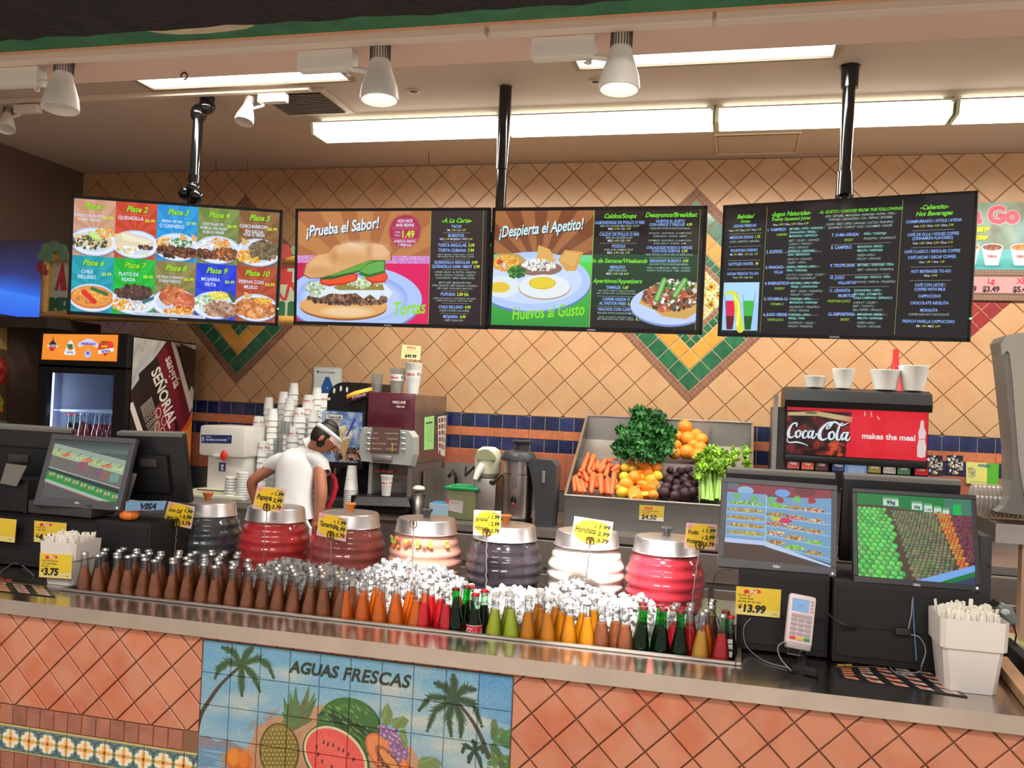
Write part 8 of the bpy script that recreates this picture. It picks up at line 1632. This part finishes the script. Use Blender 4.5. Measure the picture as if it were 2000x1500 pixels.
# ---- card reader on its arm
t = thing('card_reader', 'pale card payment terminal with keypad on a black stand', 'card reader'); posed(t, (.231, 3.266, 1.024), 11.2, -16, 8.1)
w_, h_ = .092, .172; pk = mat('reader_shell', (226, 206, 206), .35)
mb = MB(); mb.box((0, .014, 0), (w_, .028, h_), None, .012); mb.build('shell', pk, t, True); MB().box((0, .012, -h_/2-.002), (w_*.9, .036, .022), None, .008).build('printer_end', mat('reader_grey', (176, 164, 160), .4), t, True)
im = Img(90, 60, (150, 190, 236)); im.text('0.00', 45, 36, 16, (100, 140, 190), align='c'); quad('display', [(-.036, -.0008, .070), (.022, -.0008, .070), (.022, -.0008, .026), (-.036, -.0008, .026)], imgmat('reader_display', im.a, emit=.75), t)
MB().bb(-.034, .034, -.003, .0, .008, .018, .002).build('slot_bar', mat('key_pink_grey', (176, 160, 162), .5), t)
for r_i in range(5):
    for c_ in range(3):
        cm = MATS['key_pink_grey'] if r_i < 4 else [mat('key_red', (226, 60, 60), .4), mat('key_amber', (240, 180, 60), .4), mat('key_green', (50, 150, 80), .4)][c_]
        MB().bb(-.034+c_*.024, -.014+c_*.024, -.004, -.0, -.006-r_i*.0155, .005-r_i*.0155, .003).build('key', cm, t, True)
for k in range(4): MB().bb(.028, .036, -.003, 0, .030+k*.011, .036+k*.011, .002).build('side_key', MATS['key_pink_grey'], t)
t = thing('reader_stand', 'black loop stand and bundled plug beneath the card reader', 'stand'); a = UZ(1570, 1318, CT+.001); b = U(1560, 1262, 3.27)
MB().tube([(a.x, a.y+.05, CT+.008), (a.x, a.y+.05, CT+.03), (b.x+.01, 3.29, b.z-.02), (b.x+.01, 3.31, b.z+.03)], [.03, .016, .014, .02], 12).build('arm', black, t, True)
c = [U(1541, 1264, 3.25), U(1569, 1270, 3.25), U(1565, 1281, 3.25), U(1537, 1276, 3.25)]; MB().tube(c+[c[0]], .004, 8).build('loop', dgrey, t, True); MB().lathe([(.05, 0), (.05, .006), (.03, .010)], (a.x, a.y+.05, CT+.001), 20).build('base_plate', black, t, True)
MB().box((a.x+.005, a.y+.01, CT+.014), (.085, .030, .024), RZ(-.5), .006).build('plug', blackm, t, True)
def cord(name, lb, pts, r, m_, cat='cable', n=8): o = MB().tube(pts, r, n).build(name, m_, smooth=True); return tag(o, lb, cat)
def arc(pts, n=6):
    P = [Vector(p) for p in pts]; out = []
    for i in range(len(P)-1):
        a, b, c, d = P[max(i-1, 0)], P[i], P[i+1], P[min(i+2, len(P)-1)]
        for k in range(n): s_ = k/n; out.append(.5*((2*b)+(c-a)*s_+(2*a-5*b+4*c-d)*s_*s_+(3*b-a-3*c+d)*s_**3))
    return out+[P[-1]]
gw = mat('grey_cord', (150, 150, 152), .4); bw = mat('black_cord', (30, 30, 32), .4)
cord('power_cord', 'thin grey cord looping on the black box below the $13.99 card', arc([U(1466, 1208, 3.408), U(1453, 1225, 3.405), U(1455, 1255, 3.40), U(1470, 1275, 3.37), UZ(1500, 1294, CT+.004), UZ(1548, 1306, CT+.004)]), .0016, gw)
cord('reader_cable', 'grey cable from the card reader down to its plug', arc([U(1540, 1250, 3.25), U(1520, 1262, 3.24), U(1524, 1285, 3.21), UZ(1545, 1310, CT+.02)]), .0018, gw)
hx = []; a, b = Vector(U(1607, 1190, 3.30)), Vector(U(1672, 1228, 3.37))
for k in range(150): s_ = k/149; v = a.lerp(b, s_); v.z -= .012*math.sin(PI*s_); hx.append(v+Vector((0, .0045*math.cos(k*1.25), .0045*math.sin(k*1.25))))
cord('coiled_cord', 'black coiled cord from the card reader to the cash drawer', hx, .0012, bw, n=5)
cord('looped_cord', 'grey cord hanging in loops before the right cash drawer', arc([U(1782, 1170, 3.36), U(1780, 1200, 3.36), U(1775, 1235, 3.36), U(1796, 1245, 3.36), U(1808, 1270, 3.36), U(1800, 1300, 3.34), UZ(1795, 1312, CT+.005), UZ(1760, 1318, CT+.005), UZ(1738, 1302, CT+.005), UZ(1770, 1298, CT+.005), UZ(1800, 1306, CT+.005), UZ(1790, 1314, CT+.006), UZ(1750, 1312, CT+.008)]), .0022, gw)
cord('blue_cord', 'blue grey cord hanging straight down before the right cash drawer', arc([U(1783, 1165, 3.37), U(1785, 1220, 3.37), U(1790, 1290, 3.36)]), .0028, mat('blue_cord', (90, 120, 160), .5)); o = MB().box(U(1763, 1233, 3.362), (.052, .020, .024), None, .006).build('cable_adapter', bw, None, True); tag(o, 'small black cable adapter hanging before the right cash drawer', 'adapter')
cord('left_cord', 'thin dark cord curling on the counter behind the left straw bin', arc([UZ(0, 1118, CT+.004), UZ(28, 1100, CT+.02), UZ(48, 1108, CT+.004), UZ(66, 1124, CT+.004)]), .0018, gw)
cord('display_cord', 'thin black cord from the left customer screen of the right till down to the well', arc([U(1432, 1113, 3.44), U(1405, 1115, 3.44), U(1394, 1135, 3.44), U(1384, 1180, 3.44), U(1398, 1200, 3.43), U(1406, 1220, 3.41)]), .0018, bw)
# small pumpkin beside the left screen
p = U(233, 1008, 3.50); t = thing('small_pumpkin', 'small orange pumpkin at the lower corner of the left customer screen', 'pumpkin', (p.x, 3.57, 1.1135)); pkm = mat('pumpkin_skin', (240, 124, 38), .5, var=.08, scale=30)
mb = MB(); vs = []; n = 32
for j in range(9):
    a = PI*j/8
    for i in range(n): b = 2*PI*i/n; r = .043*(math.sin(a)**.8)*(1-.10*abs(math.sin(b*4))); vs.append((r*math.cos(b), r*math.sin(b), .0245-.024*math.cos(a)*(1-.25*(j in (0, 8)))))
mb.add(vs, [(j*n+i, j*n+(i+1) % n, (j+1)*n+(i+1) % n, (j+1)*n+i) for j in range(8) for i in range(n)]); mb.build('body', pkm, t, True); MB().tube([(-.004, 0, .042), (-.006, 0, .052), (-.012, 0, .058)], [.006, .004, .003], 8).build('stem', mat('stem_brown', (110, 100, 60), .8), t, True)
# blue card on the drawer
im = Img(160, 40, (120, 160, 196)); im.text('VISA', 90, 34, 34, (30, 40, 50), .06, .2, 1, align='c'); q = [U(246, 979, 3.53), U(326, 978, 3.53), U(320, 996, 3.53), U(244, 998, 3.53)]; t = thing('card_logo_strip', 'pale blue strip of card lettering below the left terminal', 'sticker'); quad('print', q, imgmat('blue_strip', im.a, rough=.3), t); MB().prism([tuple(v+Vector((0, .001, 0))) for v in q], 0, (0, .005, 0)).build('backing', dgrey, t)
# ---------------------------------------------------------------- right edge: raised steel shelf, scale stand, lids
t = thing('raised_shelf', 'raised stainless shelf at the right edge, carrying lids and grey scale stand', 'shelf'); c = U(1945, 1022, 3.9); sz = c.z
MB().bb(c.x, 2.1, 3.9, 4.42, sz-.02, sz).bb(c.x, 2.1, 3.9, 3.906, sz-.075, sz-.02).bb(c.x, c.x+.006, 3.906, 4.42, sz-.075, sz-.02).build('top', steel, t)
lx = U(1994, 1200, 3.92).x; MB().bb(lx, lx+.05, 3.93, 3.98, CT+.001, sz-.021).build('leg', mat('warm_steel', (206, 170, 140), .4, .4), t)
MB().bb(c.x+.02, lx, 4.38, 4.41, .9, sz-.021).build('rear_sheet', steel_d, t)
for k in range(3): MB().bb(c.x+.03, 2.1, 4.36, 4.379, sz-.16-k*.12, sz-.155-k*.12, .002).build('rail', steel, t)
t = thing('scale_stand', 'curved grey machine arm standing on the raised shelf at right edge', 'scale'); gr = mat('cast_grey', (122, 118, 112), .5, var=.05); gl2 = mat('cast_grey_light', (172, 166, 154), .45)
Q = [(1948, 1000), (1962, 990), (1972, 970), (1978, 940), (1978, 880), (1966, 760), (1958, 690), (1954, 668), (1962, 656), (1990, 650), (2080, 648), (2080, 1016)]
Yq = 3.96; sh = [U(x, y, Yq) for x, y in Q]; lowz = sz+.0012
sh = [Vector((v.x, v.y, max(v.z, lowz))) for v in sh]; MB().prism([tuple(v) for v in sh], 0, (0, .16, 0)).build('arm', gr, t)
Q = [(1956, 672), (1966, 655), (1990, 650), (2080, 648), (2080, 990), (2004, 985), (1990, 900), (1978, 740), (1972, 690), (1966, 685), (1958, 694)]
MB().prism([tuple(U(x, y, Yq-.012)) for x, y in Q], 0, (0, .0115, 0), taper=.0).build('face_cover', gl2, t)
zl_ = U(1935, 966, 4.12); lidp = MB().lathe([(.001, 0), (.060, 0), (.066, .004), (.068, .014), (.064, .014)], n=30, cap=False).build('clear_lid', glassy('lid_plastic', (228, 226, 222), .3, .12, .45, (220, 214, 206)), smooth=True)  # round clear lids, nested and laid on their side
xs = U(1891, 966, 4.12).x; n = 13; CB = []
for i in range(n):
    o = lidp if i == 0 else dup(lidp); o.location = (xs+.012+i*.0165, 4.12, sz+.0692); o.rotation_euler = (0, PI/2, 0); tag(o, '', 'bowl', 'clear lids on the raised shelf'); CB.append(o)
ordl(CB, 'clear plastic lid of the nested row lying on the raised shelf')
t = thing('barcode_scanner', 'grey handheld scanner hanging below the raised shelf at right', 'scanner'); a = U(1948, 1182, 3.62); b = U(1978, 1215, 3.62)
MB().tube([a, (a+b)/2+Vector((0, 0, .006)), b], [.018, .030, .022], 12).build('body', mat('scanner_grey', (120, 126, 124), .3), t, True); MB().sphere((a+b)/2+Vector((-.006, -.026, .01)), .012, 10, 6, (1.4, .4, 1)).build('window', mat('scanner_window', (200, 210, 206), .15), t, True)
MB().tube([b, U(1985, 1240, 3.62), U(1981, 1262, 3.62)], .003, 8).build('cord', bw, t, True); MB().tube([a, U(1942, 1176, 3.68), U(1936, 1186, 3.74)], .012, 8).build('cradle', black, t, True)
cab('scanner_box', 'slim dark box with pale edge standing behind the right screen', 'box', U(1912, 1100, 3.75).x, U(1936, 1100, 3.75).x, 3.74, 3.95, CT+.001, U(1925, 1046, 3.75).z, mat('slate_grey', (66, 64, 64), .5), False)
o = MB().box(UZ(1968, 1250, .90)+Vector((0, .15, 0)), (.36, .20, .022), RZ(-.5), .006).build('cutting_board', mat('pale_green_board', (206, 204, 150), .5)); o.location.z += -(.90-CT)+.012-.0; tag(o, 'pale yellow cutting board behind the right straw bin', 'cutting board')
a, b = UZ(1952, 1290, CT+.02), UZ(2040, 1400, CT+.02); d = (b-a); ang = math.atan2(d.y, d.x)
o = MB().box((a+b)/2, (d.length, .05, .036), RZ(ang), .004).build('wooden_strip', mat('pale_wood', (206, 160, 120), .6, var=.1, scale=20)); o.location.z = -.0005; tag(o, 'pale wooden strip lying on the counter at the right edge', 'wood strip')
a2, b2 = UZ(1962, 1250, CT+.05), UZ(2050, 1330, CT+.05); d = b2-a2
o = MB().box((a2+b2)/2+Vector((0, .0, -.018)), (d.length, .04, .06), RZ(math.atan2(d.y, d.x)), .004).build('black_tray', blackm); tag(o, 'black tray edge behind the wooden strip at right edge', 'tray')
# ---------------------------------------------------------------- the worker, bent over the back counter
skin = mat('skin', (176, 112, 84), .5, var=.06, scale=20, sub=.12); hair = mat('dark_hair', (34, 26, 24), .5, var=.3, scale=60); shirt = mat('white_polo', (224, 222, 222), .8, var=.03, scale=12, bump=.15, bscale=18)
t = thing('person', 'worker in white polo, red apron and white visor bending over the back counter', 'person')
def J_(px, py, Y): return U(px, py, Y)
pel = J_(572, 1018, 5.02); pel.z -= .02
sp1 = J_(573, 975, 5.06); sp2 = J_(582, 925, 5.12); chest = J_(590, 895, 5.17); nk = J_(606, 876, 5.20); hd = J_(634, 858, 5.17)
Ls, Le, Lw = J_(550, 902, 5.15), J_(489, 940, 5.10), J_(507, 1000, 5.16); Lh = J_(514, 1022, 5.18)
Rs, Re, Rw = J_(622, 902, 5.14), J_(628, 964, 5.06), J_(622, 1012, 5.03); Rh = J_(611, 1030, 5.02)
def skinned(name, verts, edges, radii, m_, parent, sub=2):
    me = bpy.data.meshes.new(name); me.from_pydata([tuple(v) for v in verts], edges, []); o = bpy.data.objects.new(name, me); COL.objects.link(o); md = o.modifiers.new('s', 'SKIN'); md.use_smooth_shade = True
    for i, r in enumerate(radii): rr_ = r if isinstance(r, tuple) else (r, r); me.skin_vertices[0].data[i].radius = rr_
    me.skin_vertices[0].data[0].use_root = True
    sd = o.modifiers.new('u', 'SUBSURF'); sd.levels = sub; sd.render_levels = sub
    dg = bpy.context.evaluated_depsgraph_get(); dg.update(); nm = bpy.data.meshes.new_from_object(o.evaluated_get(dg)); bpy.data.objects.remove(o, do_unlink=True); nm.name = name; nm.materials.clear(); nm.materials.append(m_); nm.shade_smooth(); o = link(name, nm, parent); return o
hipL, hipR = Vector((pel.x-.085, pel.y, pel.z-.10)), Vector((pel.x+.085, pel.y, pel.z-.10)); 
V = [pel, sp1, sp2, chest, nk, Ls, Le, Lw, Lh, Rs, Re, Rw, Rh, hipL, (hipL.x-.005, 4.96, .50), (hipL.x-.005, 5.04, .10), hipR, (hipR.x+.005, 4.98, .50), (hipR.x+.005, 5.06, .10), (hipL.x-.01, 5.0, .045), (hipL.x-.01, 5.14, .035), (hipR.x+.01, 5.02, .045), (hipR.x+.01, 5.16, .035)]
E_ = [(0, 1), (1, 2), (2, 3), (3, 4), (3, 5), (5, 6), (6, 7), (7, 8), (3, 9), (9, 10), (10, 11), (11, 12), (0, 13), (13, 14), (14, 15), (0, 16), (16, 17), (17, 18), (15, 19), (19, 20), (18, 21), (21, 22)]
Rd = [(.12, .09), (.10, .07), (.09, .06), (.06, .05), .040, .038, .040, .027, .024, .042, .042, .028, .024, .085, .055, .040, .085, .055, .040, .04, .035, .04, .035]
body = skinned('body', V, E_, Rd, skin, t)
def hand(w_, h_, nm, curl=.4):
    d = (h_-w_).normalized(); side = d.cross(Vector((0, -1, 0))).normalized(); nn = side.cross(d).normalized(); pv = [w_, w_+d*.035, w_+d*.07]; pe = [(0, 1), (1, 2)]; pr_ = [.024, (.032, .018), (.034, .016)]
    for k in range(4):
        L = (.062, .072, .068, .054)[k]; b0 = w_+d*.07+side*(-.024+k*.016); i0 = len(pv); pv += [b0, b0+d*L*.5-nn*.004, b0+d*L*.85-nn*(.012+curl*.02)]; pe += [(2, i0), (i0, i0+1), (i0+1, i0+2)]; pr_ += [.010, .0085, .007]
    i0 = len(pv); b0 = w_+d*.03-side*.03; pv += [b0, b0+d*.03-side*.014, b0+d*.055-side*.012]; pe += [(1, i0), (i0, i0+1), (i0+1, i0+2)]; pr_ += [.012, .010, .008]
    return skinned(nm, pv, pe, pr_, skin, t, 1)
hand(Lw, Lh, 'left_hand'); hand(Rw, Rh, 'right_hand')
# polo shirt: torso shell plus short sleeves
lerp = lambda a, b, s_: Vector(a).lerp(Vector(b), s_)
rg2 = [(1012, 566, 54, 5.02), (1003, 567, 52, 5.03), (985, 570, 46, 5.05), (960, 574, 41, 5.07), (935, 577, 42, 5.10), (915, 580, 46, 5.13), (900, 585, 46, 5.15), (890, 590, 40, 5.16), (882, 595, 30, 5.175), (874, 601, 19, 5.19), (868, 605, 15, 5.195)]
mb = MB(); vs = []; n = 36; wr = random.Random(6)
for j, (y, x, hw, Y) in enumerate(rg2):
    c = U(x, y, Y); k = Y*1.03/F; tl = Vector((0, .25, .1)) if 0 else Vector((0, 0, 0))
    for i in range(n):
        a_ = 2*PI*i/n; rx_, ry_ = hw*k, hw*k*(.74 if j < 9 else .9); f_ = 1+.012*math.sin(a_*7+j*1.3)+.016*math.sin(a_*3-j*.9)+(.02*math.sin(a_*9+2*j) if j < 3 else 0)
        sx_ = abs(math.cos(a_))**.85*(1 if math.cos(a_) >= 0 else -1); vs.append(c+Vector((rx_*sx_*f_, ry_*math.sin(a_)*f_, .022*math.cos(a_)*(-1 if 5 < j < 9 else .4))))
mb.add(vs, [(j*n+i, j*n+(i+1) % n, (j+1)*n+(i+1) % n, (j+1)*n+i) for j in range(len(rg2)-1) for i in range(n)])
o = mb.build('polo_shirt', shirt, t, True); sd = o.modifiers.new('u', 'SUBSURF'); sd.levels = sd.render_levels = 1
for nm_, ps, rs_ in (('left_sleeve', ((560, 900), (546, 902), (534, 907), (523, 913)), (.055, .056, .052, .047)), ('right_sleeve', ((604, 894), (616, 898), (624, 907), (628, 921)), (.055, .062, .060, .055))):
    MB().tube([J_(*p_, 5.145) for p_ in ps], list(rs_), 20, cap=False).build(nm_, shirt, t, True)
def band_(name, a, b, r, m_, ln=.012):
    d = (Vector(b)-Vector(a)).normalized(); return MB().lathe([(r*.97, -ln), (r, -ln*.6), (r, ln*.6), (r*.97, ln)], tuple(a), 24, d.to_track_quat('Z', 'Y').to_matrix(), cap=False).build(name, m_, t, True)
band_('sleeve_hem', J_(523, 913, 5.145), Le, .048, shirt, .008); band_('sleeve_hem', J_(628, 921, 5.145), Re, .056, shirt, .008)
band_('collar', U(603, 872, 5.19), nk+Vector((.01, 0, .02)), .056, mat('collar_white', (236, 236, 234), .7), .022)
# neck and head looking down to the right
dirf = Vector((.78, .12, -.52)).normalized(); upv = Vector((-.42, .10, .88)); upv = (upv-dirf*upv.dot(dirf)).normalized(); sdv = dirf.cross(upv).normalized()
HM = Matrix((sdv, dirf, upv)).transposed(); hs = .083
skinned('neck', [lerp(chest, nk, .5), nk, hd-upv*.05-dirf*.02], [(0, 1), (1, 2)], [.05, .050, .050], skin, t, 1)
mb = MB().sphere(hd, hs, 22, 16, (.82, .98, 1.12), HM); vv = []
for v in mb.v:
    l = HM.transposed() @ (Vector(v)-hd)
    if l.y > 0 and l.z < 0: l.y *= 1-.12*min(1, -l.z/.08); l.x *= 1-.35*min(1, -l.z/.09)
    if l.y > .05: l.y += .004*math.cos(l.x*30)
    vv.append(hd+HM @ l)
mb.v = vv; head = mb.build('head', skin, t, True)
fc = lambda x, y, z: hd+HM @ Vector((x, y, z))
MB().tube([fc(0, .078, .022), fc(0, .092, -.004), fc(0, .098, -.018), fc(0, .084, -.026)], [.007, .009, .012, .008], 10).build('nose', skin, head, True)
for s_ in (-1, 1):
    MB().sphere(fc(s_*.078*.9, -.004, -.008), .02, 12, 8, (.35, .7, 1.1), HM).build('ear', skin, head, True); MB().sphere(fc(s_*.028, .074, .008), .009, 10, 8).build('eye', mat('eye_white', (230, 226, 220), .2), head, True); MB().sphere(fc(s_*.028, .0815, .007), .0042, 8, 6).build('iris', mat('iris_dark', (30, 22, 18), .2), head, True); MB().tube([fc(s_*.014, .082, .026), fc(s_*.03, .080, .03), fc(s_*.044, .070, .024)], .003, 6).build('eyebrow', hair, head, True)
MB().tube([fc(-.020, .079, -.046), fc(0, .086, -.045), fc(.020, .079, -.046)], [.003, .0055, .003], 8).build('mouth', mat('lips', (150, 70, 66), .5), head, True); MB().sphere(fc(.076, -.006, -.03), .008, 8, 6).build('earring', mat('red_bead', (220, 60, 50), .3), t, True)
mb = MB().sphere(fc(0, -.010, .016), hs*1.07, 22, 16, (.86, .98, 1.06), HM); mb.v = [tuple(v) if (HM.transposed() @ (Vector(v)-hd)).y < .030-.0*1 or (HM.transposed() @ (Vector(v)-hd)).z > .055 else tuple(hd+(Vector(v)-hd)*.90) for v in mb.v]; mb.build('hair', hair, t, True)
MB().sphere(fc(0, -.020, .088), .048, 16, 10, (1.1, 1.15, .75), HM).build('hair_bun', hair, t, True)
vz = mat('visor_white', (236, 234, 230), .6)
mb = MB(); n = 32; vs = []
for z in (.030, .058):
    for i in range(n): a = 2*PI*i/n; vs.append(fc(.082*math.cos(a)*.96, .093*math.sin(a)-.004, z))
mb.add(vs, [(i, (i+1) % n, n+(i+1) % n, n+i) for i in range(n)]); o = mb.build('visor_band', vz, t, True); sd = o.modifiers.new('s', 'SOLIDIFY'); sd.thickness = .004
mb = MB(); vs = []
for j in range(3):
    for i in range(13): a = PI*(.12+.76*i/12); r = 1+.42*j/2*math.sin(a); vs.append(fc(.080*math.cos(a)*(1+.06*j), .092*math.sin(a)*r, .034-.028*j/2))
mb.add(vs, [(j*13+i, j*13+i+1, (j+1)*13+i+1, (j+1)*13+i) for j in range(2) for i in range(12)]); o = mb.build('visor_brim', mat('visor_tint', (206, 170, 156), .25, alpha=.55), t, True)
# apron: straps at neck, tie band, skirt
ap_m = redm; MB().tube([U(645, 925, 5.21), U(653, 935, 5.24), U(655, 952, 5.25), U(649, 975, 5.22), U(640, 995, 5.20)], [.008, .016, .02, .016, .012], 8).build('apron_bib', ap_m, t, True)
skinned('apron_skirt', [Vector((pel.x+.01, pel.y+.02, pel.z-.0)), Vector((pel.x+.01, pel.y+.02, pel.z-.10)), Vector((pel.x+.01, pel.y+.01, pel.z-.34))], [(0, 1), (1, 2)], [(.158, .118), (.175, .135), (.185, .135)], ap_m, t)
MB().tube([U(598, 1018, 4.9), U(606, 1032, 4.89), U(602, 1060, 4.9)], [.012, .010, .014], 8).build('apron_tie', mat('white_tie', (226, 222, 220), .8), t, True)
bpy.data.objects.remove(_to, do_unlink=True)
